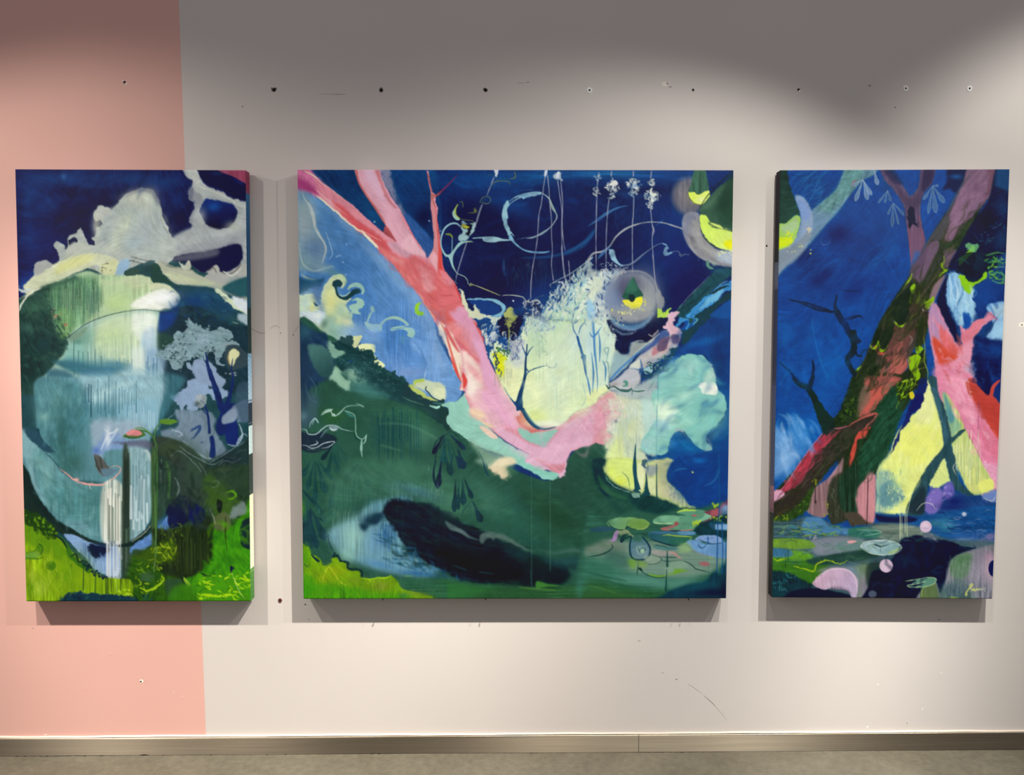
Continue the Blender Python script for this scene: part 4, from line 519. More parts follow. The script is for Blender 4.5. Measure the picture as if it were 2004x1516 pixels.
# white foam foliage
F('B')
P('870,1340 950,1330 1040,1300 1100,1250 1140,1200 1260,1190 1300,1130 1360,1100 1420,1010 1460,960 1516,900 1516,1516 780,1516 760,1420 840,1400', '#1f4278', s=2, a=.6, r=4)
P('1040,1516 1100,1440 1200,1370 1260,1280 1300,1200 1400,1170 1516,1140 1516,1516', '#a8ccc8', s=3, r=4, v=.1); P('1250,1430 1400,1300 1516,1250 1516,1516 1200,1516', '#bcdcc4', s=3)
SC('1020,1420 1130,1280 1220,1180 1340,1100 1450,1000 1516,960 1516,1516 1000,1516', 330, '#d4dcc4 #bccccc #9cbcc4 #e2e6cc #dfe6d4 #2a5c98 #a8c4b8 #c8d8c8', ln=12, w=4, ang=105, jit=26, a=.7, seed=67, curl=.08); SC('840,1350 920,1350 1010,1370 1000,1516 860,1516', 70, '#a8acb4 #181c34 #787c8c #c8ccc8 #2a3050', ln=9, w=2.4, ang=60, jit=50, a=.85, seed=68); SC('1100,1170 1250,1180 1280,1290 1100,1340', 40, '#9cb4c4 #c4ccc4 #1c3c78', ln=10, w=2, ang=100, jit=30, a=.8, seed=69); S('850,1350 900,1370 960,1350 1000,1380', 3, '#b4b8b8', r=1.5); S('1170,1170 1220,1180 1250,1260|1440,1000 1470,960 1516,920', [4, 3, 3], '#c0c8cc', r=1)
F('E')
SC('840,40 1060,40 1200,140 1000,260 900,180 860,300', 110, '#b4c4c4 #dce4d0 #98a8bc #c4d4b8 #5c7ca8 #8898a0', ln=9, w=2.2, ang=100, jit=40, a=.65, seed=70); SC('1060,0 1516,0 1516,80 1200,150 1060,120', 90, '#a8c8a8 #d0e4c4 #b4d0c0 #c8e09c', ln=10, w=3, ang=100, jit=30, a=.5, seed=71); SC('930,280 1060,260 1080,420 980,480', 40, '#a0bca8 #bcd4b0 #8cb0a4', ln=8, w=2, ang=90, jit=40, a=.5, seed=72)
F('C')
P('0,1040 60,1060 130,1060 200,1080 330,1050 300,1150 220,1280 200,1400 250,1500 200,1516 0,1516', '#bccfc8', s=2.5, r=4); P('100,1300 200,1180 330,1120 300,1400 200,1450', '#7c94b4', s=5, a=.85)
SC('0,1030 120,1060 400,1040 320,1110 180,1220 180,1400 240,1516 0,1516', 240, '#dce0cc #c8d4d4 #9cb0c4 #d4dcd4 #e6e8d4 #a4b4b8 #27407c', ln=11, w=3.4, ang=80, jit=34, a=.75, seed=73, curl=.1); SC('130,990 400,1000 420,1090 140,1060', 50, '#a4aeb4 #20305c #888c98 #c0c4c4', ln=8, w=2, ang=10, jit=40, a=.8, seed=74); P('20,1180 100,1100 160,1200 80,1300 60,1400 20,1516 0,1516 0,1200', '#dde8cc', s=2.5, r=5, a=.8); P('0,1350 60,1400 70,1516 0,1516', '#8cc0e0', s=2, a=.8, r=2)
S('0,960 60,890 150,870 220,820 280,730 360,660 440,620 540,590 640,580 760,590 860,620 950,650', [3, 3.5, 3, 3, 3, 4, 3, 2, 2, 2, 3, 2], '#b0b0b0', a=.9, tp='n', v=.2); S('100,950 150,890 240,810|0,625 100,560 200,490 300,440 410,415', [1.5, 6, 6, 4, 2], '#4c80b4', a=.7); S('670,620 760,560|690,600 740,565', 3, '#4a7cb4', a=.7)
P('215,850 260,860 275,920 310,980 360,1010 310,1005 250,960 220,910', '#93bcd0', r=.6); S('310,1000 400,1005 470,970 540,910 620,850 700,800 760,790', [2, 4, 4, 2, 1.6, 2], '#7f90ac', a=.85); P('745,790 780,795 800,840 780,860 800,880 850,870 820,890 770,910 750,880 755,840 775,820', '#8cb8d0', r=.6); S('840,870 900,870 920,910 960,900 1010,900', 3, '#5c6480', a=.8, r=1)
S('115,85 100,200 92,380 88,560 85,780 88,1060|240,75 235,130|215,350 200,480 190,640 185,800 185,1040|455,75 455,130|460,320 455,500 445,620 445,900 448,1130|635,75 625,150|625,450 640,600 655,650 640,760 650,900 660,1060 670,1150 690,1250', 2, '#a0a0b0', tp='n', a=.85); S('640,620 655,660 640,720|640,900 650,960', 4, '#9c98a8', a=.8)
def puff(x, y, w, h, sd, n=34):
    SC([[x-w, y], [x-w*.5, y-h*.7], [x, y-h], [x+w*.6, y-h*.6], [x+w, y+.1*h], [x+w*.5, y+h*.6], [x, y+h], [x-w*.6, y+h*.5]], n, '#c8ccc8 #b0b8b8 #8c9498 #e4e6dc #a4acac', ln=7, w=3.2, ang=20, jit=70, a=.75, seed=sd)
puff(245, 230, 75, 80, 75, 46); puff(235, 330, 35, 25, 76, 12); puff(460, 215, 80, 80, 77, 46); puff(455, 295, 45, 30, 78, 16); puff(630, 320, 100, 60, 79, 44); puff(635, 190, 45, 35, 80, 18); puff(620, 410, 30, 55, 81, 20); puff(105, 150, 45, 35, 82, 12); puff(90, 290, 40, 50, 83, 14)
P('620,330 615,270 640,235 640,290 685,300 650,340 660,370 630,370', '#e4e8dc', r=1.5); P('210,210 250,160 300,200 250,220', '#dcdcd4', r=2); P('445,190 480,170 495,250 460,240', '#dfe2d8', r=2)
B(1000, 320, 32, 36, '#7c7478', .75, soft=.35, v=.25, d='v'); B(1000, 330, 22, 26, '#8c867c', .6); P('1000,290 1020,260 1100,300 1190,255 1205,320 1170,380 1110,408 1050,390 1010,350', '#d7ee5c', r=.5, c2='#e2f07c', g='1000,300,1190,380'); P('1080,75 1150,75 1190,180 1205,250 1180,275 1150,270 1110,305 1060,280 1000,275 1020,200', '#3c6452', r=1, v=.18, d='v'); S('990,280 1010,340 1060,395 1110,408', 1.2, '#4c4a34'); B(1120, 355, 8, 6, '#eaf2b0', .7); S('1060,270 1080,300 1110,305', 2, '#1c3a34', a=.7)
P('1115,520 1060,480 980,490 940,560 945,680 990,800 1060,890 1160,960 1300,1010 1425,1020 1425,880 1300,860 1180,760 1120,660', '#8e8e94', s=1.2, v=.25, d='b'); P('1050,560 1110,620 1140,760 1250,850 1425,890 1425,960 1250,930 1130,850 1060,730', '#a8a8a4', s=4, a=.8, r=1); P('950,560 980,500 1060,490 1100,540 1040,560 1000,640 990,760 950,680', '#7c8298', s=2.5, a=.7); P('1290,880 1425,870 1425,1000 1300,960', '#b4c4d4', s=3, a=.8); S('1000,800 1080,900 1160,950 1300,1000', 3, '#c0c0c0', a=.5, s=1)
P('1120,500 1200,490 1260,560 1400,640 1425,690 1425,860 1340,850 1250,810 1180,750 1130,660 1112,580', '#d4f064', r=.5, c2='#dcf27c', g='1150,600,1400,800'); P('1360,770 1420,760 1425,850 1370,830', '#f0ee1c', s=2); S('1120,650 1150,730 1220,800 1320,850', 1.6, '#3c4a2c'); P('1190,590 1250,580 1330,630 1425,680 1425,700 1330,650 1260,640', '#5f7c54', s=.8, a=.9); S('1220,590 1290,620 1340,645', 4, '#dcf07c'); S('1225,630 1290,640', 4, '#3c5c40')
P('1425,95 1440,80 1430,640 1380,645 1290,600 1220,580 1180,520 1120,500 1112,440 1200,330 1320,210', '#3a5c4a', r=.6, v=.15, d='/'); P('1400,130 1430,110 1428,600 1330,520 1290,420 1340,300', '#22402f', s=4, a=.75); P('1130,440 1250,330 1340,240 1260,380 1180,450', '#54795f', s=3, a=.8); B(1350, 370, 14, 26, '#1f3c30', .8, rot=20); S('1435,80 1300,200 1180,330 1112,440', 2, '#16281f', a=.9); P('1300,480 1400,560 1420,640 1330,600', '#2a4c3c', s=3); P('1430,75 1442,75 1432,660 1424,660', '#142a24')
SC('1290,870 1425,860 1425,940 1300,930', 16, '#e8ecac #d8e070 #f0f0d0', ln=4, w=2.6, jit=90, a=.9, seed=84); S('1100,930 1100,970|1148,930 1150,1030', 1.6, '#8c90a0', a=.8); P('1180,960 1200,960 1210,1010 1250,1040 1210,1045 1175,1010', '#5c8c7c'); B(1250, 990, 5, 5, '#9cb0a4', .8)
B(440, 1320, 52, 50, '#8c94a0', .92, soft=.25, v=.18, d='v'); B(320, 1330, 26, 40, '#6f88b4', .7); B(560, 1250, 30, 40, '#a0a4a4', .7); B(440, 1200, 26, 20, '#54546c', .85); B(360, 1250, 14, 26, '#4c4c64', .7); B(560, 1400, 26, 26, '#a8aca4', .7); S('250,1180 330,1090 440,1065 560,1080 650,1150 690,1250', 3, '#b4b4b0', a=.6, s=1)
P('440,1130 470,1150 500,1220 545,1290 530,1350 460,1370 380,1350 345,1310 390,1220', '#2c5c4c', r=.8, v=.15); P('440,1135 470,1170 500,1250 440,1280 380,1260', '#3c7460', s=2, a=.7); P('345,1355 410,1350 450,1370 480,1330 540,1320 545,1370 510,1420 450,1435 390,1410', '#f0ea34', r=.8); P('410,1300 460,1300 468,1350 440,1372 415,1350', '#1c3034', s=.4); SC('330,1370 600,1340 560,1480 360,1490', 60, '#f0e840 #e8e47c #d8dca0 #f4ee60', ln=3.4, w=2.2, jit=90, a=.9, seed=85); SC('200,1440 260,1440 250,1490', 6, '#e8e040', ln=3, w=2, a=.9, seed=86)
P('685,1250 720,1270 750,1330 760,1400 730,1440 700,1440 680,1330', '#9ca0a0', r=2, s=.8, a=.85); P('700,1430 760,1470 830,1420 800,1480 860,1470 850,1516 700,1516', '#b4dc54', r=2); P('830,1470 870,1480 860,1516 780,1516', '#e0b4cc', r=2)
F('F'); P('210,40 330,120 480,150 600,60 660,10 600,110 480,180 380,185 260,130', '#7e9cb8', s=1.5, r=1, a=.8, d='h'); B(400, 20, 36, 14, '#a4a8a0', .9); P('230,0 640,0 560,60 420,90 280,50', '#94989c', s=2, r=1); S('230,60 320,130 420,150 520,130 600,80', [3, 6, 6, 4], '#5c8cac', a=.7, s=.6); SC('300,0 480,0 440,30 330,20', 16, '#e8e070 #e0dca0', ln=4, w=2.4, a=.9, seed=87); SC('230,60 360,60 350,140 290,130', 16, '#e4e08c #c8ccb0 #17204c', ln=4, w=2, a=.8, seed=88); S('250,160 350,220 460,210', 5, '#7c98b0', a=.6, s=1, r=1); S('430,220 480,190|600,220 640,240 700,180', 4, '#c8b8b0', a=.7, r=1.5); SC('0,0 150,0 220,120 300,260 280,420 160,200 40,60', 70, '#dfe6d0 #b8c4bc #c4d0d4 #a0a4b4 #4c7cac', ln=9, w=2, ang=80, jit=30, a=.55, seed=89)
F('O'); SC('760,440 870,560 900,650 860,500', 3, '#c8d0e0', ln=1.5, w=1.5, a=.8, seed=90); B(733, 434, 1.6, 1.6, '#8cb0cc', 1, soft=.5); B(840, 432, 1.5, 1.5, '#8cacc8', 1, soft=.5); B(678, 478, 1.5, 1.5, '#9cb8d0', 1, soft=.5); B(677, 537, 1.4, 1.4, '#9cb8d0', 1, soft=.5); B(671, 513, 2, 1.2, '#a4bcd4', 1)

F('O')
SC('610,880 760,900 960,960 1000,1010 760,970 620,1010', 60, '#3a6c56 #2c5040 #4c7c62 #264a3c', ln=40, w=9, ang=24, jit=14, a=.25, seed=340, s=2.5, curl=.1); SC('1000,960 1100,950 1180,900 1200,980 1380,1040 1100,1070 980,1030', 60, '#2c5844 #244a3a #345f48 #1f4234', ln=44, w=9, ang=30, jit=16, a=.28, seed=341, s=2.5, curl=.1)
SC('890,340 1290,335 1290,400 1000,400 880,380', 40, '#0f4a8c #1a5a9c #0c3470 #123c7c', ln=50, w=6, ang=-6, jit=10, a=.3, seed=342, s=2); SC('890,430 1280,430 1330,560 1240,520 1000,560 900,540', 60, '#101840 #16306c #0f1a48 #1a2450', ln=50, w=9, ang=-28, jit=16, a=.28, seed=343, s=2.5, curl=.1); SC('1290,640 1420,640 1420,980 1340,960 1290,900', 50, '#0d4a92 #0b3878 #1458a4 #0a3070', ln=44, w=9, ang=-40, jit=30, a=.28, seed=344, s=2.5, curl=.2)
F('F'); SC('720,520 1150,450 1320,820 1340,1000 1180,1180 900,1150 640,1380 560,1340 700,1000', 60, '#84c8bc #98d4c4 #7cbcb2 #a8dcc8', ln=46, w=11, ang=-24, jit=20, a=.3, seed=345, s=3, curl=.12); S('690,1060 800,1010 900,990', 6, '#e4f8dc', a=.5, s=2)
F('E'); SC('480,700 700,900 760,1160 560,1100 420,850', 26, '#eab0cc #e0a4bc #f0bcd0', ln=40, w=9, ang=56, jit=8, a=.35, seed=346, s=2); SC('1100,1300 1500,960 1500,1260 1250,1480 900,1420', 30, '#e8bcd0 #d8a8bc #e4b0c8', ln=44, w=9, ang=-38, jit=8, a=.35, seed=347, s=2); SC('620,700 800,560 1400,300 1500,860 1000,1120 800,980', 40, '#e8f0c4 #d8e8c0 #ecf0b0 #d0e4cc', ln=40, w=11, ang=80, jit=30, a=.25, seed=348, s=3)
S('475,420 500,470 530,540 560,610|700,850 745,905 800,975', [2, 4, 3], '#1c3f7a', a=.85)
F('D'); SC('640,40 1500,60 1500,640 1200,640 900,540 800,350', 50, '#5488c4 #7aa6dc #4678b4 #8cb4e0', ln=46, w=9, ang=62, jit=12, a=.25, seed=349, s=2.5)
F('A'); SC('280,420 800,850 1200,1300 800,1400 500,1000 250,700', 50, '#46729f #5a88b8 #3c689c #6c96c0', ln=46, w=9, ang=52, jit=12, a=.22, seed=350, s=2.5); SC('860,860 1200,950 1500,1180 1500,1500 1300,1340 1000,960', 40, '#d87478 #c85c60 #e08c8c #cc6468', ln=34, w=6, ang=50, jit=10, a=.4, seed=351, s=1)

F('H')
S('60,600 130,660 210,700 300,760 400,800', [6, 8, 7, 5, 3], '#5f7472', a=.7, s=1.2, r=1); S('405,800 415,750 480,732 560,745 650,770 740,820 840,870 900,905', [7, 10, 11, 10, 7, 5, 3], '#5a726a', a=.7, s=1.4, r=1); P('440,830 470,780 530,785 560,820 640,860 560,870 480,850', '#15262c', s=1.8, r=1, a=.9)
S('385,1110 450,1115 540,1130|130,1040 200,1065 280,1090|500,1185 640,1195', 3, '#2c5058', a=.55, s=1); S('900,1090 910,1230|1100,940 1095,1100', 1.6, '#3c6058', a=.4, tp='n')
F('O')
SC('745,1010 790,1060 850,1105 900,1130 830,1125 775,1100 745,1060', 46, '#2c6290 #3a76a4 #245a84 #4c88ac #1c4a6a', ln=22, w=4, ang=60, jit=30, a=.4, seed=360, curl=.1, s=1)
F('F'); SC('60,960 300,1000 200,1130 120,1240 0,1280 0,1000', 30, '#dca4b8 #e4b4c4 #d494a8', ln=34, w=7, ang=-28, jit=10, a=.4, seed=361, s=1.2); SC('230,860 360,880 350,1030 260,1130 230,1260 170,1290 190,1150', 60, '#e4dcc8 #d0d4b8 #e8d0cc #c8d4c4', ln=12, w=5, ang=-30, jit=40, a=.55, seed=362, s=1)
# ================= left canvas =================
F('O'); BX = (30, 51, 480, 491, 331, 1175)
P('20,320 500,320 500,1190 20,1190', '#24484e', sm=0, v=.12)
P('30,331 480,331 484,470 470,560 430,520 300,500 150,520 60,560 40,600', '#161d4a', s=1, v=.3, d='n')
B(130, 350, 80, 16, '#1c3f7a', .8); B(60, 380, 26, 50, '#1d3a74', .7); B(90, 400, 30, 20, '#1a3470', .7); B(250, 350, 60, 14, '#1c3c74', .7); B(320, 355, 40, 16, '#1a3a72', .7); B(345, 390, 20, 20, '#15306a', .6); B(60, 470, 20, 40, '#16306e', .8); B(150, 440, 50, 40, '#151838', .8); B(200, 400, 60, 30, '#15173a', .8); B(350, 430, 26, 26, '#141638', .85); B(50, 560, 16, 16, '#144494', .9); B(70, 540, 20, 20, '#16347e', .7); B(145, 372, 16, 8, '#16183a', .7); B(125, 345, 5, 6, '#3a6ca4', .6); B(200, 500, 40, 20, '#14163a', .6); B(100, 470, 30, 30, '#182460', .6)
F('L1')
# right-hand clouds and the dark opening
P('1170,105 1250,105 1300,170 1350,220 1430,250 1500,290 1570,330 1580,400 1580,700 1560,760 1500,800 1420,790 1340,770 1280,760 1230,700 1150,690 1100,690 1040,720 1000,700 1040,600 1120,540 1180,520 1240,470 1225,420 1260,350 1280,310 1220,280 1230,220 1240,180 1190,130', '#9ea4a4', s=1, r=2, v=.12)
P('1260,108 1420,108 1480,150 1540,200 1575,210 1575,310 1500,280 1430,230 1350,210 1300,160', '#0c1238', s=.8); P('1390,105 1585,105 1600,260 1575,230 1540,170 1480,140 1420,120', '#8c4058', s=.8, v=.18); B(1400, 130, 14, 5, '#1c2a50', .8); P('1180,105 1250,105 1290,180 1270,200 1230,160', '#b4b8b0', s=1.5, r=2, a=.8)
P('1250,200 1330,220 1440,260 1520,300 1570,340 1575,420 1540,330 1440,290 1330,270 1260,260', '#a4aaa6', s=1.5, r=1.5); S('1260,210 1360,240 1470,290 1560,350', 3, '#c4c6b8', a=.5)
P('1330,290 1380,300 1440,310 1500,330 1530,380 1515,440 1470,475 1410,490 1350,470 1310,420 1290,360 1310,310', '#10286a', s=1, r=1.5, c2='#16142e', g='1400,300,1420,470'); B(1380, 345, 12, 9, '#12509c', .8); B(1450, 420, 14, 14, '#121c4a', .7)
P('1230,230 1290,260 1300,330 1260,380 1240,460 1225,430 1255,330 1220,290', '#8a8e94', s=1, r=3, a=.9); P('1210,240 1240,220 1250,270 1225,300', '#6c7080', s=1, r=3)
P('1120,540 1250,480 1400,500 1530,480 1570,500 1570,560 1400,610 1200,640 1110,670 1080,620', '#a0a6a6', s=2.5, a=.9); P('1300,570 1570,500 1570,580 1450,620 1250,650 1110,690 1110,650', '#989ca0', s=2)
P('1100,680 1200,650 1330,635 1450,600 1530,585 1562,610 1560,680 1520,740 1440,770 1380,740 1340,760 1300,770 1230,720 1150,700', '#1a1a3c', s=1, r=1.2); P('1110,680 1250,640 1400,620 1400,660 1250,690 1150,695', '#5a5c6c', s=2.5, a=.9); B(1480, 680, 16, 14, '#111640', .8); B(1500, 610, 12, 8, '#151a3e', .8)
P('1340,770 1400,720 1420,760 1480,780 1540,730 1575,700 1578,780 1520,840 1450,860 1380,850 1300,840', '#a9aaa4', r=2.5, s=.6); S('1350,760 1380,740 1400,775|1430,770 1480,780 1530,750 1560,710', 3, '#5c544c', a=.6); S('1440,760 1500,790 1560,740', 3, '#d4d4cc', a=.8)
# crest clouds
P('380,690 370,640 350,600 370,570 410,590 430,620 450,600 440,580 440,530 490,520 520,480 550,540 570,590 600,570 590,540 620,530 620,440 600,390 640,340 690,345 720,370 760,320 800,270 850,250 900,225 960,230 1010,260 1030,330 1045,400 1070,450 1110,540 1140,560 1140,640 1100,700 1060,720 980,690 900,720 800,760 700,800 640,770 580,740 500,760 440,790 330,850 250,880 190,905 150,900 120,870 160,880 190,860 215,800 220,740 240,700 290,690 350,720', '#aab2ac', s=.6, r=1.8, v=.12, d='n')
P('640,350 700,360 760,330 830,270 920,250 1000,300 1020,400 1060,480 1090,560 1090,640 1000,680 880,640 760,600 640,560 620,500', '#a6b0ac', s=3, v=.1, a=.8); B(900, 300, 24, 14, '#b4b8a8', .9); B(700, 450, 22, 20, '#aeb6b2', .7); B(850, 480, 16, 50, '#b4beb0', .6, rot=10); B(950, 500, 30, 40, '#a0aaac', .7); B(870, 580, 24, 14, '#9cb0bc', .7)
P('800,290 850,250 920,225 990,230 1030,290 1020,340 980,270 920,250 850,270', '#343858', s=2.5, a=.65); P('610,390 640,345 700,350 720,390 680,420 660,450 620,440', '#b6bab0', s=1, r=2); P('612,440 640,430 660,450 640,470 615,480', '#2c3040', r=2, a=.8); S('1030,310 1045,400 1060,450 1110,540', 3, '#c4c8b4', a=.6, r=1.5); S('1050,400 1080,440 1110,520|1050,470 1090,520', 2.5, '#3c4048', a=.7, r=1.5)
P('430,580 470,545 500,560 490,590 450,605 425,610', '#1a2040', r=2); S('440,570 445,610 480,600 510,560', 2.5, '#ccd0c4', r=1); P('440,600 500,570 570,600 600,640 500,680 420,670', '#b6bcae', s=1.5, r=2); P('580,540 600,560 610,590 575,580', '#1c2144', r=1.5)
P('150,860 230,780 330,720 430,680 540,650 660,650 760,690 760,740 680,760 620,720 520,760 430,800 340,850 260,870 190,920 140,1000 120,1025 135,960 170,910', '#ced2b0', s=1, r=1.2, v=.1); P('380,720 520,660 620,660 560,710 450,750 360,780', '#d6d894', s=3, a=.9); P('240,700 300,690 340,720 300,750 240,790 225,780', '#a8aaa6', s=1.5, r=2.5); P('700,700 760,690 780,740 740,790 690,790 640,750', '#cccfa0', s=1.3, r=2); P('770,700 830,680 830,740 790,790 750,790', '#94b4cc', s=1.3, r=2)
S('120,870 150,895 200,880|125,850 130,880', 2, '#c4ccd0'); S('115,1025 150,960 190,910', 2.4, '#dcdcc0'); SC('580,730 720,700 720,760 640,780', 18, '#4a4a44 #e0e0b4 #8c8c70', ln=6, w=2, ang=-20, jit=30, a=.8, seed=101)
P('1010,700 1100,730 1200,740 1300,790 1440,840 1570,830 1578,960 1500,920 1380,870 1280,850 1180,850 1090,830 1020,770', '#b2b6a0', s=1, r=1.5); P('1100,770 1250,810 1380,840 1330,860 1180,840 1060,800', '#c6cca6', s=2, a=.8); S('1040,700 1140,740 1250,760', 4, '#9c9c88', a=.7, r=1); P('1150,700 1190,720 1220,690 1230,740 1190,750', '#b8bcac', r=1.5)
# face / helmet zone
P('120,1020 200,920 330,850 440,800 560,760 640,780 760,790 900,770 960,790 990,830 1080,850 1140,890 1165,940 1130,1000 1080,1020 1030,1030 1010,1100 1000,1516 300,1516 340,1350 400,1300 440,1240 430,1200 300,1100', '#a9c39a', s=1.5, v=.15, d='v')
P('120,1010 200,910 300,850 420,810 500,790 560,900 520,1000 430,1160 440,1230 400,1310 340,1400 290,1516 130,1516', '#25433c', s=2, r=2, v=.25); B(220, 1000, 26, 16, '#3c6650', .7); B(170, 1200, 14, 40, '#1c3432', .8); B(300, 1230, 36, 22, '#1e3a3c', .9); B(200, 1400, 26, 34, '#16302f', .9); B(350, 930, 20, 24, '#4c7c5c', .8); B(270, 1040, 10, 14, '#1f3f38', .7); B(180, 1120, 12, 10, '#4a7a68', .5)
P('330,880 460,820 560,790 660,830 640,1000 560,1090 450,1140 380,1150 350,1050', '#5f8c66', s=5, a=.9, d='v', v=.3); P('360,1020 450,1000 470,1140 400,1200 360,1100', '#689c60', s=4, a=.8); DR(370, 680, 790, 1050, 26, '#2a4c40', a=.5, w=2.2, seed=102); DR(400, 980, 830, 1200, 40, '#cddcb4', a=.35, w=2.2, seed=103); DR(560, 640, 820, 1100, 8, '#567c70', a=.6, w=3, seed=104)
P('640,810 800,800 960,800 1000,900 900,1010 740,1040 680,1000 660,900', '#b4cc9c', s=4, a=.85, v=.12, d='v'); B(760, 960, 26, 16, '#bcd490', .8); B(880, 850, 24, 10, '#c0c8a0', .8, rot=15); P('640,800 720,830 900,760 980,800 960,850 840,830 700,850', '#c4cca8', s=3, r=2, a=.7)
P('840,980 940,910 1050,870 1110,880 1150,920 1140,970 1100,1005 1040,1010 900,1000', '#f2f4e4', s=1.8, r=1); B(960, 960, 24, 9, '#fafaf0', .9, rot=-20); P('960,850 1050,840 1130,880 1150,900 1050,870 980,880', '#d4d8b4', s=1.5, r=1.5)
P('800,770 850,735 920,730 970,720 1010,710 1030,760 1080,800 1150,850 1240,870 1350,870 1440,910 1500,960 1580,1080 1585,1200 1540,1130 1450,1130 1300,1090 1200,1060 1100,1020 1150,990 1165,930 1120,870 1040,830 990,835 970,800 880,780 830,790', '#24464a', s=.8, r=1.2, v=.15)
P('800,760 870,740 900,760 860,790 810,785', '#2f4a42', r=2); P('980,720 1020,715 1060,790 1120,840 1050,830 990,835 975,790', '#22443c', r=1); S('840,670 900,680 980,700|830,690 900,710 960,720', 2.4, '#484c48', a=.7, r=1.5); B(1330, 920, 40, 16, '#26587c', .5); B(1250, 960, 40, 22, '#173a70', .8); B(1450, 990, 30, 20, '#20446c', .7); B(1150, 1010, 16, 12, '#143e84', .9); B(1530, 850, 16, 12, '#2c5c68', .8); B(1540, 900, 14, 14, '#1c3440', .8)
P('1400,870 1450,900 1520,960 1585,1010 1585,1060 1520,1000 1440,940 1380,880', '#c8d4b4', r=2, s=.6); P('1500,920 1585,980 1588,1050 1530,990', '#d4dce8', s=1, r=1.5); P('1440,860 1578,790 1580,920 1500,910', '#28545c', s=1.5); P('1540,1040 1585,1040 1585,1110 1550,1090', '#a4b8c0', s=1.5, r=2); S('1500,1090 1540,1100', 4, '#b8c4b0', r=1); S('1120,860 1160,900 1165,940|1130,850 1180,920', 1.6, '#243468', r=1)
P('1010,1040 1100,1010 1200,980 1300,1000 1400,1060 1500,1100 1590,1160 1605,1516 1010,1516 1000,1200', '#1e3540', s=2, v=.2); P('1010,1040 1080,1020 1150,1000 1120,1100 1030,1160 1010,1140', '#173c80', s=3, a=.9); P('1000,1170 1060,1160 1130,1200 1080,1260 1020,1280 1000,1260', '#27453e', s=2)
# waterfall face below the visor line
P('440,1190 520,1120 640,1070 780,1040 900,1010 1010,1015 1030,1040 1010,1130 1005,1250 1010,1516 300,1516 340,1380 420,1300 450,1240', '#9cbcae', s=1.5, v=.12, d='v')
P('660,1080 900,1030 1000,1050 1000,1280 960,1400 700,1330 620,1250', '#c6d8b4', s=5, v=.14, d='v'); P('860,1050 1000,1040 1010,1130 960,1240 880,1180', '#e2ecdc', s=3, a=.9); P('930,1150 1000,1130 1010,1330 960,1350 910,1250', '#a8c4d4', s=3, a=.9, d='v'); P('860,1250 950,1300 960,1516 800,1516 850,1400', '#d8e4da', s=4, a=.9, d='v'); P('940,1280 1060,1290 1060,1420 1010,1516 960,1516', '#8cacc4', s=4, a=.8, d='v'); B(720, 1180, 30, 24, '#c4d89c', .7); B(560, 1190, 18, 20, '#6fa08c', .7); B(500, 1220, 10, 12, '#4f8474', .8); P('440,1240 540,1240 560,1340 470,1390 400,1360 420,1300', '#8cbcae', s=3); P('450,1180 560,1120 540,1170 460,1220', '#7c9c84', s=1.5)
S('440,1190 490,1150 560,1100 640,1065 740,1035 850,1015 940,1010 1030,1020', [1.6, 2, 1.6, 1.3], '#3f5c5c', tp='n', a=.9); S('330,880 340,950 350,1040 370,1120 440,1190', 1.6, '#2a4440', a=.7); S('350,1160 370,1110 410,1180 440,1190', 2, '#25403c')
SC('330,990 400,1010 400,1090 340,1080', 14, '#d49a8c #c87c70 #e0b4a0', ln=5, w=1.8, ang=60, jit=40, a=.8, seed=105); B(423, 1105, 3, 2.4, '#c45044', .95); S('425,1110 430,1170|400,1180 440,1170', 2, '#a8c43c', a=.8); S('290,1000 320,980 330,1010 300,1020|360,1150 350,1170', 1.5, '#1c3834', a=.7)
DR(640, 860, 1150, 1380, 20, '#7fa4a4', a=.4, w=1.6, seed=106); P('340,1340 440,1340 600,1370 720,1390 760,1420 660,1450 520,1430 400,1380', '#2f6470', s=2.5, v=.2, d='h', a=.9); P('540,1400 720,1385 740,1420 640,1445 540,1430', '#1f5490', s=2, a=.9); DR(690, 860, 1320, 1430, 14, '#3a72ac', a=.7, w=2, seed=107); P('300,1440 500,1450 800,1460 940,1516 280,1516', '#6f9ca8', s=4, a=.9); P('310,1400 420,1400 480,1450 330,1480', '#2c5c70', s=3, a=.8); DR(470, 660, 1200, 1500, 6, '#2c4c50', a=.8, w=1.6, seed=108); DR(940, 1020, 1300, 1516, 9, '#3f6c8c', a=.6, w=2.4, seed=109)
# leafy tree on the right
P('1010,1290 1060,1250 1100,1230 1130,1190 1125,1160 1160,1150 1200,1140 1215,1110 1205,1070 1225,1060 1245,1090 1290,1110 1320,1140 1370,1150 1420,1130 1500,1150 1500,1190 1440,1200 1520,1220 1540,1250 1470,1260 1440,1290 1410,1330 1440,1370 1400,1350 1380,1290 1340,1280 1310,1330 1280,1330 1250,1300 1200,1340 1170,1370 1160,1400 1120,1390 1080,1340 1030,1310', '#7e9aa0', r=4, s=.4, v=.15); SC('1040,1240 1160,1150 1300,1150 1420,1200 1380,1290 1240,1330 1120,1380 1050,1300', 110, '#88a4ac #6f8c94 #9cb4bc #4c6870 #2f4850', ln=6, w=4, jit=90, a=.7, seed=110); B(1310, 1200, 12, 12, '#94a8b8', .8); SC('1200,1080 1300,1110 1500,1160 1440,1240 1220,1140', 40, '#809ca0 #728e94', ln=6, w=5, jit=90, a=.8, seed=111); SC('1120,1250 1240,1280 1160,1400 1090,1350', 26, '#24383c #748e90', ln=6, w=3, jit=90, a=.7, seed=112)
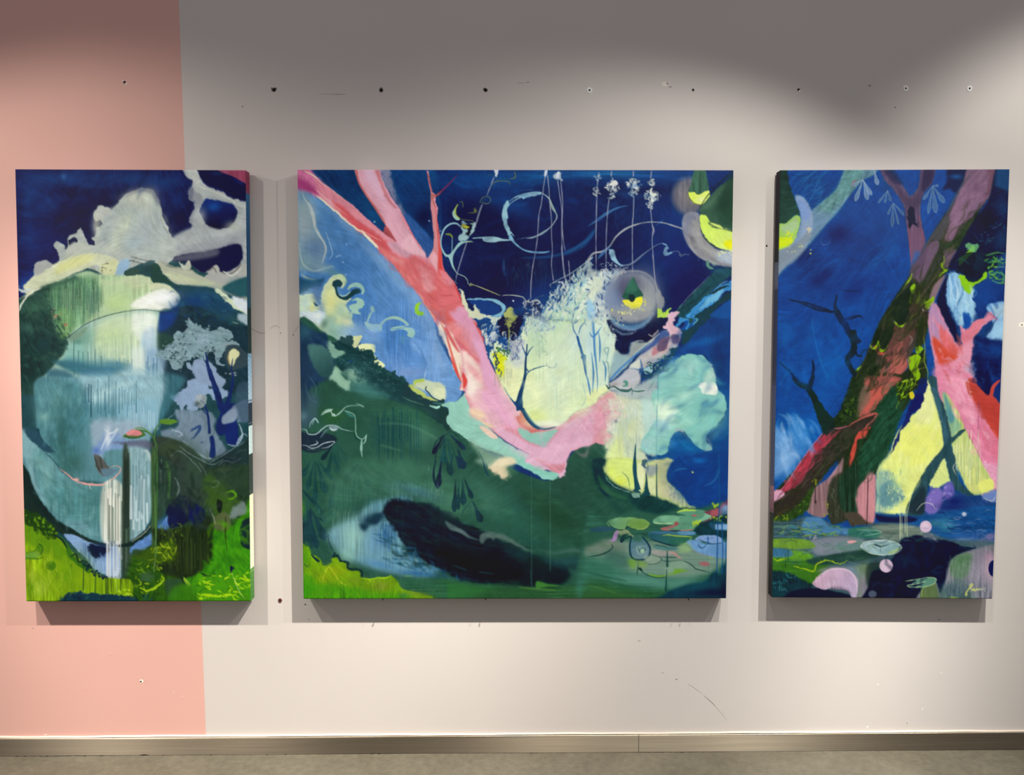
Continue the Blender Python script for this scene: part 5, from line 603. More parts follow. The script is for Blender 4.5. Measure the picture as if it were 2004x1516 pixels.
P('1470,1240 1540,1240 1580,1280 1585,1350 1540,1390 1490,1400 1460,1350 1450,1290', '#35464e', s=1.2); P('1490,1265 1520,1260 1545,1290 1520,1330 1500,1370 1475,1350 1472,1300', '#d4d4a4', r=1, s=.5); P('1480,1270 1470,1330 1485,1370 1478,1320', '#8a7c58', s=.8); S('1400,1260 1440,1240 1520,1220', 3, '#8c9ca0', a=.8); S('1390,1300 1400,1350 1440,1370', 4, '#8ca4b4', a=.8, r=1)
P('1200,1360 1220,1350 1240,1380 1250,1400 1215,1390', '#8ca4b8', r=1.5); SC('1450,1410 1530,1410 1530,1450 1470,1450', 12, '#8c9ca0 #a0a8a8', ln=4, w=3.4, jit=90, a=.8, seed=113)
F('L2')
P('1040,90 1100,60 1110,20 1160,0 1230,10 1240,60 1300,50 1350,80 1330,120 1270,120 1250,90 1200,110 1170,190 1120,200 1100,150 1080,200 1050,150 1010,110', '#8ca4c0', r=3, s=.5); P('1150,-100 1210,-110 1260,-90 1290,-30 1340,20 1300,60 1200,30 1150,-20', '#8a9eb8', r=3, s=.8)
F('O'); S('402,688 405,705 409,722 415,740 422,760 430,785 436,800', [2, 5, 8, 10, 11, 13, 16], '#1b2c5e', r=.6, tp='n', v=.2); S('455,700 453,720 456,740 452,765 446,785 438,800', [1, 3, 5, 7, 9, 14], '#1b2c5e', r=.6, tp='n'); P('428,792 440,795 452,788 466,793 470,800 458,812 448,824 446,840 438,850 428,852 423,843 424,825 430,810', '#18295e', r=.6, s=.3); S('410,720 400,705 398,695|436,712 430,700', 1.4, '#1f3360', a=.8); S('420,755 412,742 410,735', 3, '#1b2c5e')
F('L2'); P('1340,300 1360,250 1390,210 1410,280 1418,370 1390,400 1350,385 1335,340', '#152a66', r=.5, s=.5)
P('930,0 1100,0 1050,100 960,260 935,340', '#3f7480', s=3, a=.8, d='v', v=.2); P('1040,190 1140,190 1240,200 1280,240 1270,300 1300,350 1330,400 1340,440 1280,480 1220,490 1150,440 1080,390 1020,380 960,350 960,310 1060,280', '#6f8494', s=1.5, r=2, v=.15); P('1380,170 1440,130 1490,130 1480,230 1420,260 1400,220 1330,270 1320,230', '#6c8094', s=1, r=1.5); P('1320,240 1370,190 1420,180 1400,250 1350,270 1325,270', '#8494a8', s=1)
P('1130,220 1200,240 1220,330 1250,340 1245,440 1180,420 1130,360 1100,330', '#7c90a4', s=2, r=2, a=.8); S('1200,120 1230,200 1240,260 1245,330', [3, 4, 5, 5], '#1b2f62', tp='n'); P('1245,350 1270,350 1280,460 1245,470 1250,400', '#182c64', s=.5); S('1160,160 1200,180 1225,220|1225,140 1215,180', 2.4, '#1f3560'); S('1130,310 1190,285 1160,340 1130,360', [5, 6, 3], '#2a4478', a=.9, r=1); S('1190,380 1215,380', 8, '#2c4680', a=.8, r=1)
P('1160,110 1215,95 1230,120 1200,180 1160,150', '#a4aeb0', r=2, a=.8); S('1190,130 1225,160', 3, '#243a4c'); B(1170, 150, 6, 5, '#3c4c4c', .8)
P('1420,30 1470,50 1490,200 1440,270 1400,150', '#3c5468', s=2, a=.7); S('1020,300 1080,330 1050,350|990,240 1040,210|1080,370 1150,430 1220,470 1300,480 1340,440|1180,470 1240,510 1300,500|1350,390 1400,400 1440,330 1470,350', 3, '#b4c4d4', a=.75, r=1.5); S('1420,270 1440,340 1410,400', 3, '#c4d4e4', a=.7)
P('1340,440 1420,400 1490,340 1500,680 1300,700 1220,600 1200,520', '#223634', s=2, r=2, v=.2); S('1290,520 1340,490 1380,500 1430,470|1310,560 1360,540 1420,540 1460,500|1370,610 1420,590 1440,560|1340,470 1400,470|1400,440 1470,420', 2, '#8ca0a4', a=.7, r=1); B(1380, 480, 26, 22, '#26343c', .6)
# teal water figure
P('230,0 500,0 940,0 940,240 900,340 880,440 900,560 850,700 600,620 450,600 330,500 230,320 215,160', '#4c8088', s=2, v=.16, d='v', c2='#80a8b4', g='200,300,940,100')
P('240,40 400,20 520,100 480,400 420,560 330,480 240,330 220,200', '#4f848c', s=5, v=.2); B(300, 150, 34, 40, '#6c9c9c', .6); B(260, 230, 10, 10, '#8cbcb0', .7); B(370, 330, 14, 70, '#2f5a54', .8); B(420, 500, 30, 30, '#30584c', .7); B(460, 250, 26, 50, '#3c7078', .6); B(600, 150, 40, 60, '#5c929c', .6); P('500,-40 940,-40 940,140 700,160 540,140 500,60', '#9cc0c8', s=6, a=.8, v=.15); P('540,100 700,40 820,20 700,70 560,150', '#b4d4d4', s=4, a=.8, d='h'); P('700,180 860,120 930,120 930,300 860,280 760,260', '#8cb8c8', s=4, a=.8, d='v'); DR(490, 820, -20, 250, 22, '#2c6478', a=.7, w=1.7, seed=114); DR(760, 940, 150, 330, 14, '#c4dce4', a=.5, w=2.2, seed=115); DR(500, 560, 0, 240, 3, '#1f4858', a=.9, w=2, seed=116); P('390,-120 560,-100 760,-90 700,-30 520,-20 400,-60', '#3c7484', s=5, a=.7)
P('560,250 780,260 860,300 760,340 640,400 600,480 560,420 540,330', '#a4b4c4', s=4, r=3, a=.8); P('620,330 680,320 750,370 860,380 880,430 750,430 640,440 560,450 560,410', '#7f9cc8', s=2.5, r=4, a=.85); P('640,370 700,380 880,370 890,420 770,410', '#5c6074', s=1.5, r=2.5, a=.85); B(640, 350, 6, 20, '#e8ecec', .8); B(570, 430, 8, 8, '#4c6cb0', .7); S('600,430 640,340 680,320', 3, '#d8e0e4', a=.7)
P('620,440 740,420 880,430 910,560 900,800 860,900 800,960 760,960 600,980 520,960 440,900 340,840 250,740 200,640 170,560 140,460 130,310 180,340 230,400 300,450 350,530 430,600 520,630 620,620 700,580 720,540 640,520', '#5f9096', s=1.5, v=.16, d='v')
P('135,310 160,310 200,380 240,420 200,500 220,620 300,760 260,740 190,620 150,480 140,400', '#8cb4b8', s=2.5, a=.8); P('200,420 260,450 300,520 380,600 460,640 600,650 560,900 400,850 280,720 210,560', '#629a9a', s=5, a=.8, v=.18); B(400, 740, 34, 40, '#437678', .7, d='v', v=.2); B(560, 760, 20, 50, '#3f7070', .7, d='v'); B(280, 560, 16, 26, '#8cb4b0', .6); B(460, 880, 26, 14, '#7ca8b4', .7)
S('220,300 240,360 300,420 330,440', [8, 10, 8, 4], '#22404c', a=.95, tp='e'); P('150,300 220,310 240,360 300,410 320,440 260,430 200,380 160,340', '#2a4c5c', s=1, r=2); S('270,440 320,490 370,550 440,600', 3, '#2c4c50', a=.8, r=1); S('350,530 400,570 440,600 480,620 540,628 600,630 650,610 700,570 718,535 690,520 650,530', [2, 3, 5, 4, 4, 3, 3, 2, 2], '#e4a49c', a=.95, r=.6); S('440,600 470,605|530,630 540,660', 4, '#f0d0b4'); B(455, 600, 5, 3, '#ecb4a8', .95)
P('560,450 600,470 650,540 640,580 600,570 570,530', '#5c5c58', s=1, r=2); S('560,460 580,530 600,560|590,460 610,540 640,580|620,470 640,540|580,480 600,560', 2, '#242c28', a=.9, r=.6); P('600,540 660,540 700,545 650,580 620,580', '#5f7c8c', s=1.2)
P('740,430 880,430 900,600 900,800 850,900 780,960 770,700', '#94b4b8', s=3, a=.85, d='v', v=.25); P('610,640 730,640 720,980 610,980', '#cfd4c4', s=1.5, d='V', v=.25, a=.85); DR(620, 730, 650, 1150, 9, '#f0ecdc', a=.85, w=4, seed=117, var=.15); DR(630, 740, 640, 1150, 8, '#44584c', a=.7, w=3, seed=118, var=.25); S('640,640 640,900|690,640 690,760|760,430 770,700', 4, '#b08c84', a=.4, s=1)
P('730,460 770,470 775,950 770,1270 730,1270', '#38483c', s=1.5, d='V', v=.3); DR(735, 770, 440, 900, 3, '#1f2c28', a=.8, w=3, seed=119, var=.1); DR(770, 880, 560, 930, 8, '#e4ecec', a=.6, w=4.5, seed=120); DR(790, 880, 480, 880, 8, '#5c8088', a=.6, w=3, seed=121)
S('850,430 880,440 895,500', 4, '#d0d8d4', a=.8, s=1)
# dark crescent under the figure and far pool
P('130,470 160,540 200,650 260,750 340,840 440,900 520,945 600,975 700,985 780,965 860,900 900,860 900,880 870,930 790,990 720,1000 620,1000 520,980 420,950 350,910 300,880 230,800 170,720 140,640', '#1c2c2a', s=.8, r=1); P('135,560 180,700 250,800 340,870 500,950 640,985 500,975 400,940 300,890 200,850 145,800', '#20302c', s=1.5); S('780,970 830,940 880,890 905,860', 2, '#a8b49c', a=.8, r=1)
P('380,930 440,930 540,975 640,1000 700,1000 710,1160 640,1170 560,1130 520,1080 460,1020', '#84a4cc', s=.6, r=1.2, v=.15, d='v'); DR(480, 700, 960, 1160, 16, '#3c5c8c', a=.6, w=3, seed=122); B(640, 1100, 16, 22, '#9cbce0', .7, d='v'); B(600, 1020, 20, 12, '#2c4c84', .8); P('540,990 570,1000 560,1060 540,1040|'.replace('|', ''), '#141c30', s=.8); P('530,990 640,1000 650,1030 610,1050 600,1020 590,1060 550,1060', '#16203c', s=1.5, r=3)
DR(630, 720, 940, 1250, 8, '#dce0dc', a=.8, w=4, seed=123, var=.2); P('780,1000 880,930 950,870 1000,820 1010,900 960,950 880,1000 830,1040 780,1050', '#5c84bc', s=.8, r=1, v=.2); B(970, 880, 14, 14, '#4c78b4', .8)
# right green ground
P('900,360 960,350 1050,370 1130,410 1200,480 1230,560 1300,600 1500,560 1505,1320 780,1320 780,1040 860,1020 960,950 1010,860 1000,760 1050,700 1060,640 1020,560 940,500 920,440', '#2d4430', s=1.5, v=.25)
P('910,370 980,350 1060,380 1150,430 1220,520 1240,620 1200,740 1060,740 1060,640 1050,560 1000,510 920,560', '#323c3a', s=2, v=.15); B(1150, 560, 26, 60, '#35503c', .7, d='v'); B(1010, 420, 30, 20, '#3c5030', .7); P('1230,540 1500,520 1505,680 1300,720 1220,700', '#2c4030', s=3, a=.8)
P('900,440 930,450 940,700 925,1100 905,1100 900,800', '#3c5a34', s=1); P('930,480 1040,520 1060,620 1050,700 1000,770 930,830', '#2c4238', s=1.5, d='v', v=.3); S('980,490 1005,560 1000,720|990,500 1000,620', 5, '#4c8434', a=.8, s=1); S('1040,590 1065,650 1050,700|960,480 955,620', 3, '#c8dce0', a=.85, s=.5); S('950,500 965,540 1000,540', 6, '#1c2c2c', a=.8); DR(940, 1050, 480, 720, 6, '#20342c', a=.6, w=3, seed=124)
P('1000,760 1050,700 1120,700 1160,740 1210,780 1210,840 1170,870 1120,850 1060,880 1010,870 1000,820 985,800', '#1a1f3c', s=.8, r=1); P('1130,770 1180,750 1215,800 1200,850 1150,865 1120,830', '#141f56', s=1.5); P('1000,820 1040,810 1060,850 1030,890 1000,870', '#1c2244', s=.8); B(1050, 740, 16, 14, '#1c2838', .8); B(1160, 880, 6, 14, '#1c2434', .7)
P('900,900 1010,900 1100,880 1180,880 1240,820 1270,900 1270,1060 1220,1140 1140,1190 1000,1200 940,1140 960,1060', '#24301e', s=2, v=.3, d='v'); B(1200, 1000, 26, 50, '#1c2a1c', .9, d='v'); DR(1000, 1250, 880, 1180, 18, '#3c4c24', a=.6, w=3, seed=125); P('780,1060 900,1000 1020,960 1040,1060 960,1100 860,1100', '#3c5818', s=3, r=3, a=.9)
SC('880,1020 1030,960 1050,1080 900,1080', 40, '#6c8c14 #8ca81c #4c6c14 #a4bc30', ln=13, w=3, ang=-20, jit=50, a=.8, seed=126); SC('940,880 1130,860 1120,960 980,960', 24, '#5c7c24 #3c5418', ln=12, w=3, ang=90, jit=40, a=.6, seed=127)
P('1270,900 1300,880 1370,880 1430,820 1500,700 1505,1320 1000,1320 1040,1220 1180,1160 1260,1060', '#3a8410', s=2, v=.25, d='n'); P('1230,560 1280,600 1330,640 1360,680 1420,720 1440,780 1350,830 1280,820 1240,760 1200,680', '#3c5c24', s=4, r=3, a=.9); P('1270,820 1350,800 1370,880 1320,910 1275,890', '#54603c', s=1, r=1); S('1340,680 1380,670 1400,700 1350,720', 5, '#5c9c1c', a=.9, r=1); P('1390,760 1440,730 1460,780 1420,820 1360,830', '#7c8c8c', s=2, r=3, a=.85)
P('1420,900 1450,840 1475,830 1480,1010 1440,1000 1425,950', '#1a2c30', r=.6, s=.5); S('1340,820 1340,940 1350,1030|1290,720 1320,740 1300,800|1300,740 1350,740', 3, '#2c3818', a=.9); P('1290,720 1320,740 1310,800 1290,780', '#1c2420', r=1); S('1245,770 1270,830 1280,870', 2, '#a8a8a0', a=.6); S('1250,620 1290,610 1300,630 1270,650 1250,630|1180,500 1210,540 1230,580', 1.6, '#6c7c6c', a=.7); S('1380,830 1460,840|1380,840 1430,800', 2, '#8cb060', a=.6)
B(1100, 650, 50, 24, '#31453c', .5)
P('1160,1180 1330,1180 1500,1170 1500,1320 1160,1320', '#4c9410', s=4, a=.7); SC('1150,1170 1500,1160 1500,1310 1150,1310', 70, '#8cc018 #a4d420 #3c7c10 #2c6c10 #b4d828', ln=14, w=3.4, ang=10, jit=40, a=.85, seed=128); S('1170,1280 1300,1290 1400,1280|1180,1190 1220,1220|1420,1180 1480,1200 1500,1180', 5, '#a8d420', a=.9, r=1.5); S('1370,1130 1390,1190 1430,1280 1460,1310', 1.6, '#b4d080', a=.8); P('1368,1115 1400,1130 1380,1140 1372,1160', '#16203c'); S('1410,1130 1440,1140|1470,1140 1480,1110|1180,1150 1220,1170 1260,1175', 3, '#1c2c2c', a=.9); P('1080,1180 1110,1230 1090,1240 1080,1230 1060,1260 1040,1275 1070,1220', '#1a2430', r=1); S('1090,1190 1110,1220 1130,1230 1090,1180', 4, '#8cb434'); S('1140,1180 1140,1310', 1.4, '#1c3a18')
P('1480,720 1500,690 1505,1140 1480,1120 1485,900', '#d8dcb8', s=.6, r=1, v=.15)
P('780,1080 880,1100 980,1160 1100,1220 1160,1320 780,1320', '#2c5214', s=3, v=.3, r=2); P('830,1160 900,1150 920,1190 850,1220', '#3a5c38', s=3); SC('790,1090 980,1110 980,1300 790,1280', 40, '#6c941c #8cb020 #2c4414 #4c7014', ln=10, w=3.2, ang=-10, jit=50, a=.8, seed=129); S('830,1240 880,1260 920,1240 970,1200 960,1170|700,1270 770,1280|850,1230 860,1260', 5, '#a0c424', a=.9, r=1.5); S('920,640 925,1000 915,1150', 2, '#6c9054', a=.7, tp='n'); P('980,1200 1080,1200 1050,1290 1000,1300', '#2f4c30', s=2); P('1030,1240 1150,1230 1160,1320 1000,1320', '#3c7c1c', s=3, a=.8)
# bottom-left lime
P('145,800 200,830 260,880 330,930 390,990 440,1040 500,1100 560,1150 620,1180 700,1190 780,1200 780,1290 700,1290 640,1280 560,1290 480,1270 400,1280 340,1320 150,1320', '#7ba016', s=1, v=.2, d='v'); P('150,830 210,850 250,940 330,950 420,1050 400,1100 300,1050 200,1000 150,960', '#5c8c18', s=3, r=3, a=.8); P('145,780 220,800 300,860 340,900 330,950 270,940 220,900 160,870', '#24401c', s=1, r=3.5, a=.95); SC('150,810 260,830 350,920 280,950 180,900', 60, '#2c4c1c #1c341c #4c7c1c #6c9c1c', ln=6, w=5, jit=90, a=.8, seed=130)
B(190, 1150, 14, 36, '#9cb024', .8, d='v', v=.3); B(230, 1240, 24, 20, '#a0b840', .7, d='v', v=.3); B(180, 1250, 8, 22, '#4c7c10', .8, d='v'); B(450, 1130, 30, 30, '#749c18', .7); B(500, 1180, 24, 14, '#84a414', .7); B(400, 1180, 14, 30, '#5c8c14', .6); SC('160,1020 420,1060 420,1300 160,1310', 70, '#8cac24 #6c9414 #b4c850 #4c7c10', ln=26, w=2, ang=90, jit=6, a=.35, seed=131)
P('155,1060 200,1020 230,980 260,1000 240,1050 200,1075', '#4a7a1c', r=1); S('150,1065 190,1055 220,1075 260,1060|230,980 255,1010 240,1050', 2.4, '#2c5424', a=.8); P('160,1060 200,1030 240,1040 220,1065', '#6c9c3c', s=.8); B(303, 1112, 10, 9, '#4c7c18', .9, soft=.2); B(305, 1110, 6, 7, '#3f7018', .8); S('260,1030 300,1090|330,1140 350,1190', 3, '#4c7820', a=.8, s=.6)
P('340,930 400,980 430,1040 470,1080 540,1140 520,1150 440,1090 400,1050 390,1000', '#3a6c20', s=1, r=1.5); S('420,1060 450,1045 470,1090 500,1080|430,1100 420,1120|320,930 370,960 400,1010', 3.6, '#1a2c28', a=.9); SC('480,1060 560,1130 640,1180 620,1190 540,1160 480,1100', 30, '#16223c #1c3830', ln=7, w=5, jit=60, a=.9, seed=132); P('370,1300 400,1270 430,1275 440,1285 480,1260 500,1280 560,1270 620,1285 680,1280 740,1290 800,1300 800,1320 360,1320', '#1c3844', r=1.2, s=.4, v=.2); SC('380,1300 800,1290 800,1318 380,1318', 20, '#2c5c50 #15283c #24505c', ln=12, w=3, ang=0, jit=20, a=.7, seed=133); SC('700,1255 780,1255 780,1290 700,1290', 14, '#9cc424 #b4d430', ln=7, w=4, jit=90, a=.9, seed=134); S('640,1180 640,1280|660,1190 660,1270|720,1180 715,1260', 5, '#1c2c2c', a=.85, d='v'); S('500,1060 495,1260|570,1150 565,1290|630,1180 630,1280', 1.8, '#24482c', a=.9, tp='n'); S('690,1180 695,1270|700,1000 700,1100', 4, '#a8b4b0', a=.6, s=.6)
F('O')
S('246,852 262,842 290,846 305,866 308,905 307,1000 306,1090', [2, 3, 3, 3.5, 3.5, 2.4, 1.4], '#3f6a34', a=.95, tp='n'); S('302,862 306,838 318,826', 2.4, '#4c7c3c'); S('304,866 303,905', 2, '#8cb07c', a=.7); P('311,824 322,819 340,821 347,825 334,830 320,830', '#5c8830', s=.4, r=.5); P('240,853 250,846 262,840 278,842 284,850 270,857 252,857', '#4c7038', r=.5); P('246,849 258,841 274,843 277,849 262,853', '#e08c8c', r=.8, s=.4, v=.2); S('262,838 280,838 296,850', 2, '#5c8c34'); S('243,852 258,858 282,853', 1.2, '#1c3020', a=.8)
F('L1'); P('1582,100 1612,100 1612,300 1582,300', '#8c4058', sm=0)

F('L1')
B(880, 270, 30, 12, '#d0d4bc', .55, rot=-10); B(960, 330, 16, 30, '#c4cab8', .5); B(760, 520, 10, 34, '#ccd2ae', .5, rot=12); B(820, 450, 6, 20, '#d4d8b4', .5, rot=14); B(960, 620, 30, 20, '#b8c0b4', .5); B(1060, 600, 20, 26, '#c0c6bc', .5); B(700, 620, 34, 10, '#c8ceb8', .5, rot=-14); B(620, 470, 8, 22, '#d0d2bc', .6); B(1430, 520, 30, 8, '#b4bab8', .5, rot=-12); B(1220, 560, 30, 10, '#b0b6b4', .5); B(1500, 470, 14, 10, '#c0c4b4', .6); B(1300, 400, 10, 16, '#b8bcb8', .5)
SC('640,360 1010,260 1100,600 900,660 620,600', 60, '#b4bcb0 #a4aeb0 #bcc4b4 #9ca6a8', ln=30, w=7, ang=80, jit=28, a=.28, seed=310, curl=.15, s=2); SC('1130,560 1560,500 1560,570 1120,660', 26, '#a8aeac #b8bcb4 #8c9298', ln=34, w=5, ang=-14, jit=8, a=.35, seed=311, curl=.05, s=1.5)
SC('150,1000 330,880 440,1150 420,1290 330,1400 140,1500', 60, '#1c3431 #2c4c42 #35584a #172c2c', ln=14, w=6, ang=60, jit=60, a=.5, seed=312, curl=.3, s=.8); SC('130,110 1100,110 1000,240 600,330 300,560 130,600', 50, '#1c2f68 #131638 #1f4078 #171c48', ln=40, w=9, ang=-25, jit=30, a=.28, seed=313, curl=.2, s=2.5)
S('250,1010 300,1060 290,1110 340,1150|200,1080 240,1160 300,1180|160,1150 200,1260 260,1300', 3, '#15292a', a=.6, r=1); SC('1040,900 1400,880 1560,1050 1500,1120 1200,1060 1050,1010', 40, '#1c3c70 #24566c #1a3048 #285a68', ln=16, w=5, ang=20, jit=40, a=.4, seed=314, s=1)
F('L2')
SC('240,60 480,60 500,560 400,560 250,360', 40, '#5f949a #3f7078 #356460 #78a8a4', ln=40, w=9, ang=95, jit=16, a=.3, seed=315, s=2, curl=.1); SC('150,420 600,660 560,960 380,880 200,640', 50, '#78a8a8 #4c7c80 #3c6c68 #8cb8b4', ln=34, w=8, ang=70, jit=24, a=.3, seed=316, s=1.6, curl=.1); SC('900,380 1500,540 1500,720 1250,820 960,780', 60, '#2c4034 #3a4c34 #223428 #44583c', ln=26, w=7, ang=50, jit=40, a=.35, seed=317, s=1.2); SC('1270,860 1490,840 1490,1180 1180,1180', 50, '#3a8c10 #5cae14 #2c6c14 #469c10', ln=30, w=8, ang=70, jit=30, a=.35, seed=318, s=1.2)
S('1010,470 1060,430 1120,470 1200,560|1240,500 1300,470 1380,420 1460,370|1060,400 1130,450 1180,480 1260,510 1330,480', 2, '#8fa4ac', a=.5, r=1)

F('L2'); P('360,1310 380,1290 440,1285 560,1283 640,1288 760,1300 900,1310 900,1330 360,1330', '#1c3844', s=.8, r=1); SC('360,1290 900,1290 900,1320 360,1320', 26, '#1c3a44 #24504c #16283a', ln=12, w=4, ang=90, jit=30, a=.8, seed=319)
SC('140,960 400,1060 420,1290 150,1310', 60, '#8cac28 #a4bc3c #7ca01c #98b430', ln=30, w=5, ang=92, jit=5, a=.3, seed=3191, s=1)

F('L1'); B(1050, 930, 26, 9, '#ffffff', .8, rot=-8); B(880, 1090, 10, 26, '#f0f4e4', .6); B(960, 1100, 10, 30, '#f4f8f0', .6); B(640, 1180, 14, 26, '#b8cc9c', .4); S('420,650 520,600 560,620|640,520 700,450 760,430|900,280 960,300 1000,360', 6, '#c8ccc4', a=.4, s=2)
S('130,880 160,890 200,870', 4, '#c4ccd0', a=.8, s=.6); S('118,1030 140,970 190,905 260,870', 3.4, '#e4e4cc', a=.9, r=.5)
F('L2'); SC('930,560 1060,700 1100,900 1260,900 1240,700 1100,480 960,400', 50, '#26342c #2c3a38 #1c2a24 #34443c', ln=26, w=8, ang=75, jit=30, a=.45, seed=3192, s=1.4); S('560,250 700,235 820,250 880,290', 5, '#90a8b8', a=.4, s=2); S('620,300 660,330 700,300 640,400', 3, '#e8eeee', a=.6, s=.8)
# ================= right canvas =================
F('O'); BX = (1525, 1511, 1975, 1942, 333, 1170)
P('1500,320 1990,320 1990,1190 1500,1190', '#084690', sm=0, v=.2, d='/')
B(1620, 380, 60, 40, '#0c3f7c', .8); B(1580, 350, 30, 20, '#0d447f', .7); B(1700, 480, 60, 40, '#0a3878', .8, rot=-40); B(1600, 540, 40, 30, '#131c50', .8); B(1640, 460, 30, 24, '#121f56', .8); B(1570, 500, 30, 20, '#171b48', .8); B(1680, 560, 60, 30, '#0b2d70', .8, rot=-40); B(1730, 430, 40, 30, '#0c4284', .7); B(1560, 600, 40, 40, '#0d3c84', .7); B(1720, 510, 50, 12, '#1c60a8', .5, rot=-40); B(1640, 640, 50, 50, '#0c4c98', .7); B(1540, 650, 20, 30, '#10549c', .7, d='v'); B(1620, 720, 40, 40, '#1260ae', .7); B(1540, 720, 20, 30, '#0f4a90', .8, d='v'); B(1560, 850, 40, 40, '#1464b0', .8); B(1540, 900, 24, 40, '#6ca4dc', .8, rot=10, d='v', v=.25); B(1570, 870, 14, 34, '#4a90d4', .7, rot=-20); B(1530, 860, 12, 20, '#3c84cc', .7); B(1600, 820, 20, 20, '#0f5cb0', .8); B(1610, 780, 24, 30, '#1058a8', .7); B(1532, 790, 10, 30, '#0c4a94', .8); B(1560, 930, 14, 20, '#4c90d0', .6, rot=-20); B(1740, 360, 30, 16, '#0c4078', .8); B(1780, 450, 20, 30, '#0c3c7c', .7)
F('R1')
SC('200,600 1000,500 1000,720 300,1000 200,1000', 70, '#1c5ca8 #0b2c68 #144c94', ln=50, w=3, ang=-38, jit=6, a=.35, seed=201, s=1); SC('240,120 600,110 560,220 280,420', 40, '#2c6cac #0b2f6c #4c84b8', ln=50, w=3, ang=-38, jit=6, a=.4, seed=202, s=1); S('360,1060 380,1200 420,1350 470,1460|150,1500 200,1420 260,1400', 3, '#3c84cc', a=.5, s=1); S('540,880 600,890 680,890', 3, '#0c2450', a=.7, s=1)
# pale beam
P('600,108 790,108 760,140 700,170 640,230 560,330 480,420 400,520 330,600 250,680 180,740 150,840 145,700 220,640 290,540 330,460 350,380 430,310 520,230', '#5f8496', s=1.2, v=.3, d='/'); P('600,115 700,110 660,190 540,320 440,420 400,420 430,320 520,230', '#5c8c88', s=2.5, a=.8, d='/', v=.3); S('560,240 450,350 370,420|600,260 520,380 420,480', 5, '#86acb4', a=.6, s=1.5); S('420,340 380,400|540,260 500,300', 5, '#3c6c5c', a=.7, s=1); P('290,400 420,380 480,400 400,520 320,600 290,560 300,480', '#6f8cac', s=3, a=.7, d='/')
P('150,680 250,620 330,600 250,700 190,740 150,840', '#8a96a4', s=2, a=.85)
P('250,280 300,280 340,330 365,400 365,480 340,560 290,620 200,680 150,700 150,600 230,560 280,480 290,400', '#8ea2bc', s=1.2, v=.15, d='/', a=.9); P('270,300 320,320 350,400 320,440 290,400', '#7c98cc', s=2, a=.8); P('150,610 220,600 280,560 340,500 350,540 290,620 200,690 150,730', '#7e8c98', s=2, a=.9, d='/')
P('150,105 185,120 215,200 245,290 280,380 275,400 240,400 200,450 150,475', '#1b332c', s=.6, r=.8, v=.2, c2='#24463c', g='150,150,230,420'); P('150,470 190,450 240,405 275,400 285,440 275,490 250,550 220,590 180,610 150,625', '#a3cc62', s=.5, r=.5); P('160,480 210,450 260,420 270,480 200,520', '#a8c498', s=1.5, a=.8); P('150,560 190,540 240,560 210,595 150,620', '#d0e420', s=1.2); SC('190,490 230,480 230,540 195,550', 6, '#e0e010', ln=6, w=3, a=.9, seed=203); SC('170,590 370,500 360,640 180,650', 26, '#e0e0c0 #d0d090 #e8e870', ln=2.4, w=1.8, jit=90, a=.9, seed=204); S('320,490 345,485 335,510', 4, '#d4c8a4', a=.9, r=1); B(350, 645, 1.6, 1.6, '#e4e860', 1, soft=.5); S('415,550 430,590 470,580 480,550', 1, '#6c7cac', a=.8)
# upper trunk
P('800,105 880,150 940,200 990,270 1030,240 1050,180 1070,105 1150,105 1140,180 1080,260 1060,330 1065,420 1075,500 1090,560 1070,640 1020,700 1003,750 995,660 985,560 970,470 960,400 940,320 880,230 820,160', '#5a4a66', s=1, r=1.2, v=.2, d='v'); P('900,200 990,290 1040,260 1080,150 1060,330 1000,360 940,300', '#473a54', s=2, a=.8); P('990,480 1070,480 1090,570 1060,640 1010,690 990,600', '#74546e', s=2, a=.9, d='v'); P('980,350 1020,345 1020,400 1040,470 1010,460 985,490 975,430', '#1a2036', r=3); S('975,430 985,520 995,620 1003,750|1050,400 1070,500 1085,570', 2, '#8c4c60', a=.8); P('1020,640 1060,640 1040,700 1005,740', '#3c60a0', s=2, a=.8)
P('800,105 860,105 930,170 950,200 880,190', '#2c2c4c', s=2, a=.8); P('1090,105 1150,105 1140,170 1100,230 1070,240', '#342c4c', s=1.5); P('1240,105 1390,110 1330,200 1290,260 1250,230 1200,240 1230,180', '#1a1c3c', s=2, a=.9, d='/'); B(1290, 150, 12, 5, '#1c5c9c', .8); P('1390,110 1250,330 1160,500 1050,660 990,780 1000,740 1080,610 1180,450 1280,270', '#343c40', s=1, a=.9)
# leaves
def petals(x, y, arr, c, c2):
    for q in arr.split('|'):
        x1, y1, w = [float(t) for t in q.split(',')]
        dx, dy = x1-x, y1-y; L = math.hypot(dx, dy); nx, ny = -dy/L*w/cur[2], dx/L*w/cur[2]
        sh = [[x, y], [x+dx*.5+nx*.3, y+dy*.5+ny*.3], [x+dx*.8+nx*.55, y+dy*.8+ny*.55], [x1, y1], [x+dx*.8-nx*.55, y+dy*.8-ny*.55], [x+dx*.5-nx*.3, y+dy*.5-ny*.3]]
        P(sh, c, a=.85, s=.4); sh2 = [[a-x+x, b] for a, b in sh]; S(' '.join('%f,%f' % tuple(a) for a in sh2+sh2[:1]), 1, c2, a=.8)
petals(690, 170, '640,310,7|620,210,5|720,300,8|745,270,6', '#7088a8', '#a8b8c8'); petals(760, 110, '785,205,7', '#7c90ac', '#a8b8c8'); petals(850, 240, '790,320,3|830,320,3|870,310,4', '#405a80', '#8ca0b4'); petals(885, 320, '850,395,3|878,475,5|920,460,3|955,400,4', '#3c5880', '#8498ac'); petals(1140, 210, '1080,300,5|1110,390,5|1160,385,9|1215,320,8|1175,210,4', '#4c6c98', '#8498b0'); S('620,215 625,190 650,170', 1.4, '#b04c5c')
